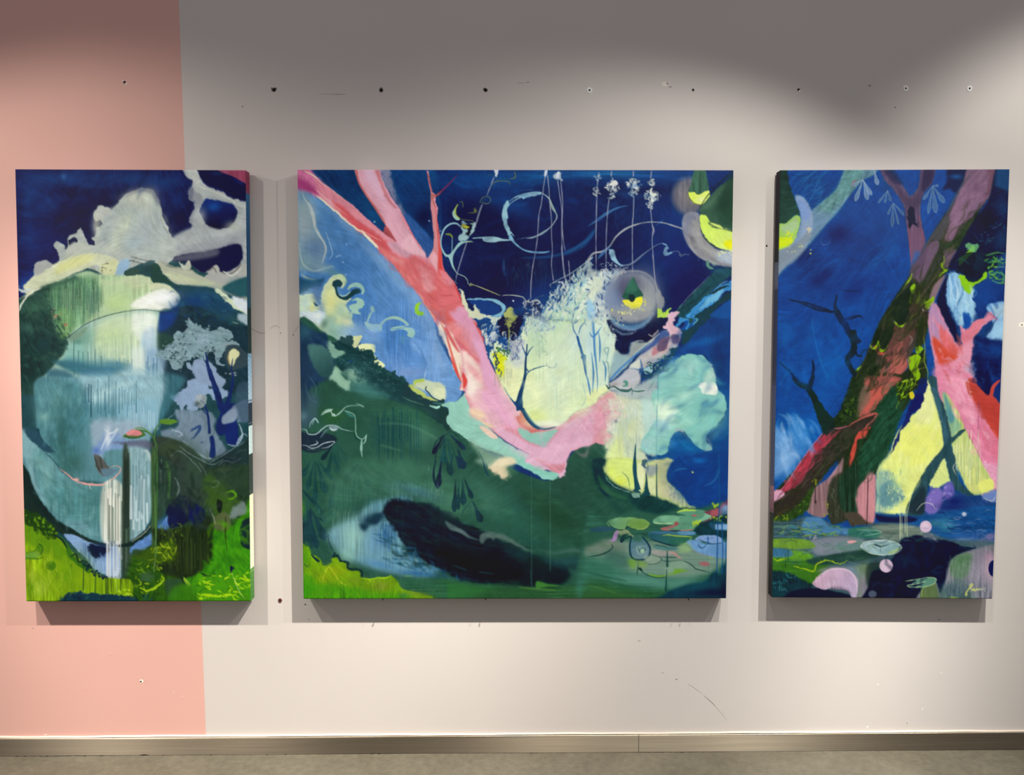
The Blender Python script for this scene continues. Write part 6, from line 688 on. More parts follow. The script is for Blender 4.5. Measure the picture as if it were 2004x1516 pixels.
# leaning trunk
P('1390,108 1560,108 1540,240 1490,300 1440,370 1400,440 1340,540 1300,620 1240,740 1190,810 1150,880 1130,960 1100,1060 1060,1160 1020,1260 970,1330 900,1430 830,1516 610,1516 660,1400 740,1230 790,1100 870,960 950,850 1000,760 1080,620 1180,450 1290,290', '#3c3a34', s=.8, r=.8, v=.2, d='/')
P('1390,108 1570,108 1555,200 1510,270 1450,340 1400,400 1350,440 1300,480 1280,540 1250,570 1215,540 1240,490 1250,400 1290,300 1330,200', '#7a5c74', s=1, r=1, v=.12, d='/'); P('1330,240 1440,250 1480,280 1400,380 1330,440 1250,540 1240,480 1260,380', '#8a6884', s=3, a=.8, d='/'); P('1500,108 1560,108 1540,220 1470,290 1500,200', '#6c4858', s=2.5, a=.8); S('1400,110 1300,260 1220,420 1150,520 1080,620', 5, '#4c4c58', a=.8, s=1); P('1160,490 1250,400 1220,520 1180,570 1130,560 1080,640 1100,580', '#4c4c50', s=2, a=.85); P('1180,560 1250,570 1330,480 1390,420 1430,370 1440,400 1370,540 1300,630 1260,600 1200,620 1160,610', '#2a3c28', s=1, r=1.5, v=.2); P('1120,580 1180,570 1170,640 1130,720 1090,800 1040,840 1020,780 1060,690', '#6c566c', s=1.5, r=1, d='/'); P('1000,750 1060,660 1110,600 1080,720 1030,800 1010,810', '#5f4c64', s=1.5, d='/'); P('1200,640 1260,620 1300,640 1260,720 1210,740', '#6e5868', s=2); P('1170,640 1210,640 1200,720 1150,800 1100,860 1060,870 1110,760', '#2c3628', s=1.5, d='/')
P('990,790 1040,830 1080,850 1100,830 1160,760 1240,740 1190,830 1120,920 1080,1000 990,1060 900,1060 870,1010 920,900', '#323a24', s=1.5, r=1, v=.25, d='/'); P('1150,850 1210,790 1230,790 1190,870 1160,930 1140,980 1120,940', '#8a7078', s=1.2, d='/'); P('870,980 930,880 1000,800 1010,900 990,1000 960,1080 900,1080', '#1c2c22', s=1.2, r=1, v=.2); P('740,1220 790,1100 870,980 900,1090 870,1180 830,1260 790,1270 760,1240', '#24301f', s=1, r=1, v=.25)
P('900,1090 960,1100 1040,1060 1020,1180 960,1270 900,1330 830,1330 850,1220', '#5c4038', s=2, r=2, v=.15); P('960,1000 1060,960 1090,1020 1060,1120 1000,1140 930,1100', '#40392c', s=2, r=1); P('830,1240 900,1200 1000,1180 980,1260 900,1330 860,1350', '#6a4440', s=2, a=.8); P('1050,1040 1120,1040 1100,1160 1080,1230 1030,1260 1040,1150', '#2a3420', s=1, r=1, v=.2); S('980,1170 1005,1190 990,1240', 3, '#7c7068', a=.8, r=1)
P('610,1516 680,1370 740,1260 780,1270 760,1330 800,1400 780,1516', '#24301e', s=1, r=1.5, v=.3); SC('640,1500 760,1280 820,1400 780,1516', 20, '#3c4828 #16241a #545c34', ln=12, w=4, ang=100, jit=30, a=.7, seed=205); P('760,1516 800,1440 850,1400 900,1330 960,1330 980,1370 930,1430 880,1516', '#9a5450', s=1.2, r=2, v=.15, d='/'); P('870,1400 900,1320 980,1320 940,1420 870,1516 850,1480', '#b86458', s=2, a=.8, d='/'); P('760,1240 790,1250 820,1290 790,1300 765,1270', '#c45440', r=1.5)
P('930,1430 980,1380 1000,1290 1050,1290 1090,1270 1100,1440 1060,1516 920,1516', '#263020', s=1, r=1)
LG = '#8ab81c'
S('735,1235 745,1255 770,1250 785,1215|785,1260 810,1275 830,1270|895,1080 910,1110 940,1115 965,1090|1210,660 1215,690 1195,720 1215,750 1250,750|960,850 990,810 1010,770|625,1450 650,1400 680,1370|1180,800 1200,770 1250,750', [2, 4, 4, 2], LG, r=.8); P('1000,850 1025,850 1025,900 1005,910 1000,970 985,960 985,900', LG, r=1.5); P('1090,960 1120,940 1145,920 1145,960 1110,1000 1090,990', LG, r=1.5); P('990,1320 1040,1290 1060,1310 1040,1370 1060,1420 1050,1460 1020,1460 1000,1410 985,1380', LG, r=2); P('1030,1250 1060,1240 1080,1260 1050,1290 1030,1280', LG, r=1.5); S('1080,1180 1090,1260 1085,1340 1110,1420 1090,1480', 2.4, '#7c8c3c', a=.9); S('1230,620 1260,610|1000,1480 1060,1500', 4, '#6c8c2c', a=.8); S('990,800 960,860 900,940|1110,1050 1130,1100', 1.6, '#6c7c34', a=.8); S('1075,1000 1085,1025 1110,1030 1130,1010', 3, '#d8d4bc', r=1); P('1080,1020 1130,1030 1110,1050 1085,1040', '#2c2c24'); B(890, 1080, 2, 4, '#b4bcb0', .8); B(1035, 1105, 1.4, 1.4, '#c4c8b0', .9)
S('1000,745 980,790|900,1290 850,1400|1090,1040 1085,1200|1000,1300 970,1340', 2, '#a45c50', a=.6); S('980,1380 1010,1400 1100,1380', 1.6, '#a08c50', a=.6)
# right side beyond trunk
P('1560,108 1640,108 1620,640 1600,1516 1400,1516 1380,1200 1250,900 1240,740 1300,620 1400,440 1500,300', '#0c1c3c', s=1.5, v=.3, d='/'); P('1570,108 1640,108 1635,240 1560,220 1540,200', '#10406c', s=2, d='v'); B(1590, 350, 16, 20, '#103c6c', .7); B(1490, 450, 24, 30, '#10142c', .9); B(1580, 550, 16, 20, '#0f3862', .8); SC('1460,420 1620,380 1600,620 1400,600', 40, '#1c4c7c #0c1430 #1f4444 #4c6484', ln=10, w=2, ang=-30, jit=30, a=.5, seed=206)
P('1240,760 1310,760 1400,780 1480,740 1600,600 1620,640 1600,1516 1440,1516 1400,1200 1310,1260 1240,1130 1180,1000 1170,930 1210,820', '#1c3c74', s=2, v=.2); P('1240,780 1310,770 1330,850 1400,870 1400,1000 1340,1100 1310,1120 1270,1030 1230,960 1225,880', '#8cbcdc', s=1.5, r=2, v=.15, d='v'); P('1300,880 1400,870 1420,960 1400,1080 1330,1130 1300,1020', '#9cc8e0', s=2.5, r=2, a=.9, d='v'); S('1240,830 1250,1000|1270,800 1275,900|1340,900 1300,970 1270,1030', [3, 4, 2], '#3c6ca0', a=.7); P('1165,950 1200,850 1240,780 1220,900 1240,1000 1280,1100 1310,1200 1310,1250 1240,1130 1180,1020', '#101c3c', s=1, r=1); P('1330,1030 1370,1030 1390,1080 1370,1150 1340,1130', '#0f4c9c', r=2, s=1)
P('1310,780 1370,790 1430,780 1470,750 1490,790 1440,830 1400,850 1380,900 1340,880 1320,840', '#8cc820', r=1.5, s=.5); P('1305,720 1310,680 1350,640 1400,590 1410,620 1370,670 1330,710', '#8cc424', r=1.5); P('1350,600 1400,580 1440,600 1400,640|'.replace('|', ''), '#6fb470', r=3, a=.8)
P('1300,730 1350,690 1400,650 1460,640 1520,650 1560,700 1520,750 1470,770 1440,810 1390,830 1350,800 1340,770 1290,770 1285,740', '#0c2438', r=1.5, s=.5, v=.2); SC('1480,650 1600,640 1600,850 1500,800', 50, '#2c7c5c #1c5048 #5cac3c #0f2c40 #7cc43c', ln=11, w=3, ang=-20, jit=40, a=.8, seed=207); S('1500,790 1560,770 1600,790 1580,840 1520,820', 4, '#4c9470', a=.8); S('1560,690 1600,680|1540,740 1600,730', 4, '#a4c8a8', a=.8, r=1)
P('1400,900 1430,850 1490,820 1560,840 1590,890 1590,950 1550,990 1510,990 1490,1040 1440,1050 1410,1010 1420,970 1395,940', '#113f86', r=.8, s=.5, c2='#0d2f6c', g='1430,860,1560,1000'); P('1490,980 1590,980 1600,1240 1540,1230 1490,1180 1530,1100', '#8cb8dc', s=1.2, r=1); P('1540,1110 1600,1080 1590,1230 1530,1230', '#9cc8e4', s=1.5); S('1590,1010 1530,1100 1510,1150 1470,1170', 2, '#2c4468', a=.85); P('1520,990 1600,980 1590,1020 1560,1060', '#a4c4d4', s=1, a=.8); P('1390,1200 1470,1190 1590,1240 1600,1516 1420,1516 1390,1350', '#10265c', s=2, r=2, v=.25); B(1520, 1270, 24, 14, '#10468c', .7); B(1460, 1420, 20, 20, '#101c48', .8)
# pink tree
PK = '#d88aa0'
P('1150,970 1180,1000 1210,1070 1240,1130 1300,1240 1330,1230 1320,1150 1310,1110 1340,1130 1370,1150 1400,1090 1470,1060 1510,1020 1540,1060 1480,1100 1430,1150 1400,1200 1390,1300 1370,1400 1400,1470 1410,1700 1600,2400 1580,2500 1400,2100 1200,1750 1170,1516 1150,1350 1120,1200 1110,1060', PK, s=.8, r=1, v=.12); P('1125,980 1160,970 1200,1070 1230,1130 1170,1200 1130,1180 1115,1080', '#b88cb0', s=2, d='v'); P('1135,1180 1200,1230 1260,1250 1310,1290 1280,1330 1200,1380 1160,1300', '#d2503c', s=1.5, r=2); P('1180,1100 1230,1160 1290,1240 1350,1240 1330,1300 1240,1280 1190,1200', '#dc6460', s=2.5, r=3, a=.85); P('1320,1180 1400,1090 1480,1070 1420,1160 1380,1220 1340,1230', '#dc7c8c', s=1.5, r=2); P('1340,1230 1400,1200 1390,1300 1350,1360 1280,1360', '#e49cb0', s=3, r=2, a=.8); S('1170,1100 1230,1180|1330,1120 1330,1190|1480,1070 1520,1040', 3, '#c4546c', a=.7); S('1470,1065 1500,1030 1560,1080', 5, '#a4708c', a=.7, r=1); P('1150,1380 1280,1360 1350,1400 1400,1516 1180,1516', '#e288a4', s=4, a=.9); P('1340,1380 1400,1350 1410,1470 1380,1516 1350,1450', '#c4a8bc', s=1.5, r=5, a=.7)
F('R2')
P('1090,-30 1260,-30 1310,80 1400,150 1440,220 1435,660 1400,640 1330,480 1280,380 1220,280 1160,170 1105,90', '#e488a4', s=.8, r=.6, v=.1); P('1120,0 1240,0 1290,120 1300,260 1250,260 1170,130', '#f0a4b8', s=4, a=.8); P('1240,30 1290,0 1330,60 1400,90 1445,20 1450,400 1380,280 1330,170 1280,120', '#c4483c', s=1.2, r=1.5, v=.15); P('1300,100 1440,180 1440,400 1390,260 1330,230', '#b84038', s=2.5, a=.8); P('1340,260 1380,300 1440,420 1435,520 1380,440 1330,340', '#d87088', s=3, a=.8); P('1200,200 1300,300 1350,420 1420,560 1430,650 1340,480 1250,330', '#dc7c9c', s=3, a=.7); S('1240,0 1290,130', 6, '#e0b8c4', a=.6, r=3)
P('1300,-40 1380,-40 1400,60 1380,100 1350,80 1320,20', '#0c1c44', s=1, r=1); P('1400,-10 1455,-20 1448,170 1420,120 1400,60', '#10306c', s=1, r=1); S('1290,20 1320,70 1360,100|1450,10 1410,50 1395,100 1380,120', [5, 7, 9], '#c04840'); S('1325,130 1318,300 1320,480 1320,680', 1.4, '#7c4470', a=.7, tp='n'); S('1105,90 1160,170 1220,270 1290,390 1340,490', 2, '#a44c68', a=.8)
P('1360,490 1420,560 1430,650 1400,650 1370,590 1340,540', '#e4a0bc', s=1.5, r=3, a=.9); SC('1340,490 1420,510 1420,620 1370,600', 16, '#ecccd8 #f4e8e4 #dc9cb4', ln=4, w=2, jit=90, a=.8, seed=208)
# glow
P('1010,20 1040,10 1070,120 1100,230 1110,300 1110,400 1040,540 940,680 900,790 860,800 760,810 710,790 715,600 740,500 790,450 830,330 900,240 960,190 990,110', '#e6ee8c', s=1, r=1, v=.08); P('1000,40 1040,20 1060,150 1040,260 960,280 960,180', '#e8eca0', s=2); P('860,320 960,280 1050,300 1100,320 1090,420 1000,500 900,520 820,480', '#ecf07c', s=4, a=.9); P('720,560 800,560 860,640 870,720 800,770 710,790', '#8cb4a8', s=3, r=4, a=.9); P('760,620 850,600 830,720 760,760 720,680', '#5c8c94', s=3, r=5, a=.85); SC('720,560 880,540 900,740 760,790', 60, '#d8e8a4 #4c7c8c #a8cc9c #3c6c84 #f0f4b0', ln=9, w=2.4, ang=100, jit=30, a=.6, seed=209); B(850, 600, 14, 26, '#d4e890', .6, rot=20); S('705,600 715,700 705,800 760,810', 3, '#2c6c84', a=.7); DR(720, 900, 740, 830, 14, '#e4f0b0', a=.6, w=2, seed=210); P('740,420 800,440 760,500 720,560 700,600', '#88a46c', s=2, a=.7); S('800,440 740,520 710,590', 3, '#c4d48c', a=.8, r=1)
P('980,0 1020,10 1000,90 970,180 930,210 900,270 860,310 850,360 820,420 800,450 840,330 880,250 900,180 920,120 960,60', '#1a2864', r=2, s=.5); P('940,110 980,90 1000,120 970,170 940,200 910,200', '#16205c', r=3)
P('1110,80 1180,160 1240,300 1300,420 1340,500 1400,620 1360,680 1280,690 1230,600 1180,480 1160,400 1150,300 1120,200', '#c4d47c', s=1, r=1, v=.1, d='v'); P('1130,180 1190,240 1220,290 1190,320 1160,350 1145,270', '#8cb48c', s=1.5, d='v'); P('1110,80 1150,150 1180,240 1140,260', '#4c8c9c', s=2, a=.8, d='v'); P('1180,400 1280,400 1320,520 1370,640 1280,680 1220,580 1180,480', '#d8dc84', s=2.5, a=.8); DR(1170, 1330, 300, 640, 20, '#e8f0b8', a=.6, w=2.2, seed=211); DR(1170, 1320, 330, 640, 16, '#7c9c74', a=.5, w=1.6, seed=212); P('1320,620 1400,600 1410,660 1340,680', '#e8ec7c', s=1.5)
P('1040,560 1110,460 1140,560 1150,640 1080,660 1030,640', '#d8e48c', s=1, r=.8); 
P('1020,0 1070,0 1080,80 1120,180 1150,300 1160,350 1210,310 1240,310 1160,390 1180,470 1190,560 1230,640 1290,690 1250,700 1180,660 1140,560 1120,470 1060,570 1020,650 1010,740 1000,810 890,810 920,700 980,580 1040,490 1105,410 1110,360 1090,240 1060,130', '#2c4c54', s=.7, r=.8, v=.18, d='v'); P('1040,60 1080,90 1110,220 1140,340 1120,400 1100,280', '#3c6474', s=1.5, a=.8); P('900,790 930,720 1000,640 1000,800', '#24343c', s=2); S('900,800 920,700 950,660', 1.6, '#c4d4a0', a=.7)
# violet rocks and far water
P('1020,650 1080,650 1150,610 1180,660 1230,690 1290,700 1350,700 1415,680 1420,900 1300,900 1100,850 1000,820 1010,740', '#24447c', s=1.2, r=2, v=.2); P('1020,680 1080,650 1110,700 1090,770 1040,810 1000,780', '#7c6cb8', s=1.5, r=2); P('1110,640 1160,615 1175,680 1140,720 1110,690', '#6c64b4', s=1.5, r=1.5); SC('1020,650 1170,620 1170,720 1040,800', 20, '#a090cc #5450a0 #8c84c8', ln=8, w=3, ang=110, jit=40, a=.8, seed=213); B(1290, 720, 30, 8, '#1c3c70', .8); B(1180, 730, 20, 10, '#181c5c', .8); P('1340,690 1420,660 1420,730 1380,730', '#6c84bc', s=1.5, r=2); B(1150, 765, 30, 6, '#1c2464', .7); S('1190,500 1170,530 1190,580|1350,710 1400,730 1420,700|950,790 990,745 1040,745 1065,780', 1.4, '#dcdcc8', a=.8)
P('700,800 900,820 1100,800 1420,760 1415,1000 1100,1000 800,900', '#1c4c84', s=2, v=.25, d='h'); P('710,810 800,825 900,820 960,840 900,860 800,860 730,850', '#141f44', s=1); B(1130, 870, 16, 14, '#3c8ca0', .8); B(1060, 860, 16, 8, '#3c7888', .7); SC('1080,790 1420,790 1415,1000 1160,960', 60, '#2c5c9c #16386c #4c7cac #14285c #6c84b0', ln=26, w=2.6, ang=0, jit=12, a=.6, seed=214); B(1280, 930, 40, 10, '#24508c', .8); B(1230, 960, 26, 6, '#6c84a8', .6); B(1360, 1000, 14, 6, '#101f50', .9); SC('1280,870 1420,860 1420,940 1300,940', 12, '#10285c', ln=14, w=1.2, ang=90, jit=30, a=.6, seed=215); P('1370,930 1415,920 1410,1040 1300,1010', '#6c6c94', s=2, a=.6, d='h')
# trunk base and roots
P('600,-40 860,-20 920,60 850,200 760,400 700,580 610,640 600,760 560,830 480,860 440,840 430,640 470,580 500,470 450,520 360,640 300,740 200,830 100,870 100,740 280,480 420,290 500,190 545,90', '#26321f', s=1, r=1, v=.22, d='/')
P('585,-40 640,0 680,60 620,200 540,260 480,310 440,280 500,180', '#243420', s=1, r=2.5, v=.3); SC('530,130 620,120 620,200 470,290', 30, '#3c5c1c #4c7c1c #1c2a1c #2c4420', ln=8, w=3, jit=60, a=.7, seed=216)
P('640,0 860,0 760,100 700,190 610,230 620,180 660,90', '#a85850', s=1.5, r=2, v=.18, d='/'); P('680,60 760,40 790,80 700,170 640,200 620,190', '#c85c50', s=2.5, r=2, a=.9, d='/'); P('620,80 660,40 680,120 620,210 600,230', '#7c6454', s=2, a=.8)
P('700,200 800,60 880,40 900,120 850,250 800,400 740,500 680,570 620,620 590,640 600,500 620,420 680,330', '#1f4430', s=2, r=1, v=.28, d='/'); P('830,40 900,20 940,60 900,160 860,200 840,120', '#26341c', s=2); SC('840,20 960,0 900,120 830,140', 16, '#7cac1c #a4cc24 #5c8c1c', ln=14, w=3, ang=-50, jit=20, a=.85, seed=217); S('880,20 840,80|960,0 925,60|930,20 910,80|905,110 930,125|850,130 830,180', 4, '#9cc41c', r=1); P('910,90 930,80 940,110 920,125', '#d8c830')
P('430,300 480,290 540,280 620,240 715,205 720,215 690,280 640,320 560,330 480,400 430,440 400,560 330,640 240,640 120,745 105,680 160,650 250,520 330,420 380,350', '#35302a', s=1, r=.8, v=.2, d='/'); P('400,330 460,290 440,340 500,310 400,410 340,470 300,560 240,640 160,680 110,740 105,690 160,650 240,530 330,410', '#a03848', s=1, r=1.5, v=.18, d='/'); P('320,440 370,400 330,480 270,570 200,640 200,600 270,510', '#b83c4c', s=1.5, a=.8); S('320,420 250,520 170,640 110,690|420,300 360,370 300,440', 2, '#e0708c', a=.8); P('105,680 150,665 160,700 105,745', '#d8a0b8', s=1.2, r=1); S('440,280 480,300 540,285', 2, '#d8708c', a=.8); S('450,440 400,520 340,600', 4, '#3c4a30', a=.8)
S('540,290 620,240 710,208 710,230 650,290 620,320', [2, 4, 4, 3], '#c46058', a=.9, r=.8); P('600,330 660,290 680,290 640,350 600,370 590,430 560,520 560,440', '#c44c40', r=1.5, s=.5, d='/'); S('560,440 555,520 570,600|600,380 580,440', 2, '#8c3c34', a=.8); P('480,330 600,300 560,380 520,480 490,560 480,480 400,520 440,430', '#2c3226', s=1.5, r=1, d='/', v=.25)
P('350,650 420,600 480,540 520,470 500,600 440,700 430,800 380,830 300,790 320,720', '#8c6c70', s=1.2, v=.12, d='v'); P('520,470 500,500 470,560 430,600 470,540', '#c08c90', s=1); P('430,640 500,560 600,620 600,800 560,830 480,860 450,860 420,780', '#35382c', s=1.5, r=1.5, v=.2, d='v'); SC('430,640 490,600 520,860 440,860', 24, '#4c5440 #26302a #66705c', ln=10, w=2.6, ang=80, jit=20, a=.6, seed=218); P('590,700 610,640 700,570 710,640 700,850 640,850 600,800', '#c0848a', s=1, v=.12, d='v'); P('650,600 700,575 700,840 670,840', '#cc8c90', s=2, a=.8); P('490,600 600,500 610,620 590,720 600,800 560,810 500,760', '#21392a', s=2, r=1, d='v', v=.25); P('530,800 600,800 660,850 700,860 620,870 560,870', '#4c4438', s=1, r=1); S('352,640 350,740|665,590 660,800 655,920|515,820 520,850|575,860 575,950', 1.6, '#2c1c20', a=.9, tp='n'); B(352, 735, 1.6, 3, '#241c20', 1)
SC('400,730 430,730 430,810 405,820', 12, '#b4b844 #8c9038', ln=4, w=2.4, jit=60, a=.9, seed=219); P('300,660 340,650 330,720 290,800 240,830 200,850 100,880 100,840 200,760', '#2c4420', s=1.2, r=2.5, v=.2); SC('110,800 320,660 330,720 240,840 110,860', 40, '#6c8c1c #4c6c1c #8cac24 #24341c', ln=6, w=2, jit=60, a=.75, seed=220); S('100,850 140,800 200,770|330,620 360,600 350,640', 3, '#8ca41c', a=.8, r=2); P('180,700 280,640 330,640 260,740 180,800 110,830', '#332c28', s=2, a=.85, d='/')
SC('560,260 640,230 620,100 520,120', 10, '#3c4c24', ln=10, w=3, a=.6, seed=221)
# dark bare branches
S('190,-470 280,-440 380,-400 500,-395|'.replace('|', ''), 4, '#142438', a=.9)
F('R1')
S('200,945 300,960 400,990 480,1020 520,1010', [1.5, 3, 4, 7, 8], '#15243a', a=.9, r=.6); S('520,910 510,980 530,1040 570,1100 600,1160 650,1200 670,1220', [3, 5, 14, 14, 12, 14, 8], '#14263a', a=.95, r=.8, tp='n'); S('570,1070 620,1060 670,1050 690,1070', [9, 6, 3], '#14263a', r=.6); S('620,1140 630,1260 590,1330 620,1400 640,1440', [14, 13, 14, 10, 8], '#16282c', r=.8, tp='n'); S('640,1240 650,1300 690,1310', 4, '#16283a'); S('270,985 400,1000 480,1030', 2, '#1c2c4c', a=.6)
S('150,1345 210,1400 270,1470 320,1516', [2, 4, 6, 8], '#122436', r=.6, tp='n'); S('360,1330 368,1400 350,1480 330,1540', [3, 6, 7, 8], '#122436', r=.6, tp='n')
F('R2')
S('215,0 260,40 300,50 340,110 370,180 410,230 440,280 400,320', [5, 9, 11, 13, 15, 18, 20, 16], '#142a28', r=.8, tp='n'); S('335,-20 330,20 315,50', 8, '#14262c', r=.6, tp='n'); P('340,160 380,140 420,210 460,240 440,290 400,330 380,280', '#17302a', r=1)
# pond ------------------------------------------------------------
P('100,900 200,850 300,820 400,840 480,880 600,890 720,860 900,870 1000,900 1160,960 1415,1000 1400,1310 70,1310', '#3f5a62', s=2, v=.2, d='h')
P('280,840 340,820 400,840 440,880 540,890 640,900 560,930 460,920 360,930 280,920', '#4c7ca4', s=1.5, r=1, v=.15, d='h'); SC('110,880 500,860 560,930 120,960', 50, '#2c5c84 #3c7c94 #5c8c5c #244c3c #7ca03c', ln=24, w=3, ang=0, jit=15, a=.7, seed=222); P('700,870 900,870 1000,900 960,960 860,970 760,960 700,930', '#6c7c70', s=2, r=1, v=.2, d='h'); P('560,890 680,890 740,920 700,950 560,940', '#2f6c5c', s=1.5, d='h'); S('600,900 720,905 735,920 640,935', 3, '#8cb09c', a=.6); P('330,960 500,940 640,960 620,1020 500,1060 360,1050 330,1000', '#7c8490', s=2.5, v=.12, d='h'); P('480,980 600,960 650,970 620,1020 500,1020', '#5c8478', s=2, a=.7); P('540,970 570,962 600,970 560,982', '#e0a0a8', s=.5); S('520,990 550,985', 3, '#d8909c'); SC('290,940 360,930 360,970 290,970', 10, '#d8b8c4 #b4a0b0', ln=4, w=2, jit=60, a=.7, seed=223); DR(850, 900, 740, 960, 4, '#e0e8b8', a=.8, w=2, seed=224, var=.2)
P('95,960 200,950 300,960 350,990 330,1010 200,1015 95,1000', '#6c9434', s=1, v=.15); P('95,1040 240,1020 330,1040 330,1080 240,1110 100,1130', '#5c9428', s=1.5, r=1.5, v=.2); P('95,1010 200,1020 200,1060 95,1060', '#3c7090', s=1.5, v=.2); P('95,1070 300,1080 500,1050 620,1040 480,1090 400,1140 360,1220 200,1230 90,1200', '#3c7024', s=1.5, v=.22, d='h'); P('300,1080 480,1040 640,1020 740,1050 640,1080 500,1100 360,1110', '#26443c', s=1.5, d='h', v=.2); S('95,1060 130,1080 180,1065|220,1115 280,1130 340,1140 360,1100 420,1080 500,1100 540,1080', 3, '#a0c020', a=.9, r=2); DR(170, 200, 1010, 1140, 2, '#24442c', a=.8, w=1.6, seed=225)
P('360,1150 440,1120 560,1120 660,1110 680,1160 640,1310 560,1310 600,1230 500,1150', '#7c847c', s=2, v=.15, d='v'); B(560, 1150, 20, 14, '#6c8cac', .7); B(640, 1130, 16, 14, '#5c7c50', .7); B(640, 1240, 10, 20, '#7c7484', .8); S('600,1120 630,1180|580,1160 610,1200', 2, '#a4c49c', a=.6)
P('85,1160 180,1150 280,1200 340,1230 300,1260 400,1250 560,1290 560,1310 75,1310', '#16343c', s=1.5, r=1.5, v=.25); P('200,1270 350,1245 480,1270 560,1290 560,1310 180,1310', '#101c30', s=1); SC('90,1160 240,1180 220,1280 90,1260', 30, '#2c6c6c #10283c #3c7c84 #1c4c5c', ln=12, w=3, ang=30, jit=50, a=.6, seed=226)
P('335,1225 350,1190 400,1150 450,1128 510,1125 560,1145 600,1190 605,1240 595,1290 580,1295 550,1265 500,1250 440,1245 400,1255', '#c9a4b8', s=.5, r=.6, v=.1, c2='#bca8c4', g='350,1150,600,1250'); S('370,1170 450,1135 540,1140 590,1190 600,1280', 3, '#e0c8d4', a=.7); DR(400, 500, 1190, 1260, 8, '#e4d4dc', a=.4, w=2, seed=227); P('430,1246 480,1236 540,1252 570,1285 520,1262', '#5c4c60', s=2, a=.5)
P('860,960 960,930 1060,950 1160,970 1220,1000 1300,1010 1230,1040 1160,1080 1140,1150 1115,1230 1090,1280 1080,1240 1060,1200 1000,1200 980,1250 980,1310 640,1310 670,1230 700,1160 780,1100 830,1040', '#0e1830', s=1, r=1.2, v=.25); B(950, 1000, 30, 14, '#121c34', .8); B(870, 1080, 26, 20, '#12304c', .6); SC('830,1040 980,960 960,1040 840,1120', 16, '#0c1020 #16283c', ln=10, w=3, ang=20, a=.6, seed=228); P('660,1110 740,1090 780,1130 720,1200 660,1230', '#20302c', s=2, a=.8); P('690,1150 760,1150 800,1240 680,1300 660,1280', '#10182c', s=2); B(690, 1280, 8, 7, '#5c6478', .8, soft=.3)
P('1160,1080 1200,1050 1290,1020 1410,1010 1400,1310 985,1310 990,1250 1060,1210 1090,1280 1120,1220 1140,1140', '#7c7c84', s=1.5, v=.2, d='v'); P('1170,1070 1280,1040 1260,1160 1200,1200 1150,1150', '#4c7c4c', s=2.5, a=.8, d='v', v=.25); P('1100,1260 1200,1180 1260,1240 1300,1310 1080,1310', '#4c6c60', s=4, a=.8, d='v', v=.25); P('985,1250 1060,1210 1080,1310 985,1310', '#5c7048', s=1, d='v'); B(1330, 1120, 20, 40, '#8c8494', .8, d='v', v=.2); B(1180, 1260, 24, 16, '#3c5464', .7, d='v'); DR(1130, 1400, 1050, 1310, 40, '#a8a4b0', a=.35, w=2, seed=229); DR(1100, 1380, 1180, 1310, 30, '#3c5060', a=.4, w=2, seed=230); B(1380, 1060, 10, 10, '#9c7c90', .7)
B(1400, 1128, 16, 24, '#c8a4b4', .9); B(1408, 1128, 10, 16, '#101f4c', 1, soft=.15); S('1180,1000 1220,1000 1300,1010 1290,990', 3, '#14243c', a=.8)
P('620,1000 640,975 700,963 780,963 840,980 865,1005 840,1035 780,1048 700,1045 650,1025', '#a4bcc0', s=.4, r=.4, v=.12, c2='#88acac', g='700,970,760,1040'); S('620,1000 640,975 700,963 780,963 840,980 865,1005 840,1035 780,1048 700,1045 650,1025 620,1000', 1.4, '#d8e0d0', a=.85, tp='n'); S('740,995 700,985 740,1000 790,985|740,1000 738,1030|740,995 730,1005', 2, '#1c3044', a=.9); P('780,1040 850,1005 865,1008 830,1038', '#a4bc7c', s=.8, a=.8)
for x, y, r_ in ((1006, 880, 11.5), (771, 1112, 13)):
    B(x, y, r_, r_, '#d4b8cc', 1, soft=.12); B(x-4, y-4, r_*.6, r_*.6, '#e4d0dc', .5)
B(1006, 890, 9, 2, '#b09cc0', .6); B(1234, 806, 4.6, 4.4, '#a4b4cc', .9, soft=.3); B(1234, 806, 2, 2, '#d4d4dc', .9); B(1386, 940, 7, 6, '#6c6c98', .8, soft=.3); P('985,940 1030,910 1080,960 1100,965 1040,965', '#6c7480', s=2, a=.7, r=2); SC('980,910 1090,940 1080,960 990,950', 14, '#b4b4bc #8c94a8', ln=6, w=1.4, ang=20, a=.7, seed=231)
P('910,1230 950,1200 1000,1185 1060,1185 1068,1200 1040,1225 990,1240 930,1240 1000,1215 950,1220', '#5c8c78', s=.4, r=.3); S('885,1205 950,1195 1020,1183 1068,1190 1055,1220 1000,1238 920,1240 900,1230 960,1220 1010,1205', 1.5, '#a8c490', a=.9, tp='n'); S('1000,1240 985,1260 985,1305|1155,1300 1190,1302', 1.6, '#98b454', a=.8)
F('R1')
SC('150,700 600,600 980,480 950,800 700,1200 560,1516 140,1516', 70, '#0c3a80 #1458a8 #0b2f70 #1a66b8 #10489a', ln=70, w=12, ang=-42, jit=14, a=.22, seed=320, s=3, curl=.12); SC('140,1080 560,1100 640,1516 140,1516', 40, '#1a6cc0 #0c4490 #2478c8 #0a3a80', ln=50, w=12, ang=80, jit=24, a=.22, seed=321, s=3, curl=.15)
SC('1390,250 1180,560 1060,760 960,900 780,1150 640,1460 800,1516 950,1340 1080,1060 1180,860 1300,600 1440,380', 120, '#24301e #3c4428 #1c2618 #4c4a30 #5c4a44 #2c3a24', ln=34, w=4, ang=-56, jit=10, a=.4, seed=322, s=.6, curl=.1); SC('820,1300 960,1180 1000,1320 900,1440 780,1516', 40, '#b05c54 #8c4c48 #c46c60 #6c4440 #3c3028', ln=26, w=4, ang=-54, jit=12, a=.5, seed=323, s=.6)
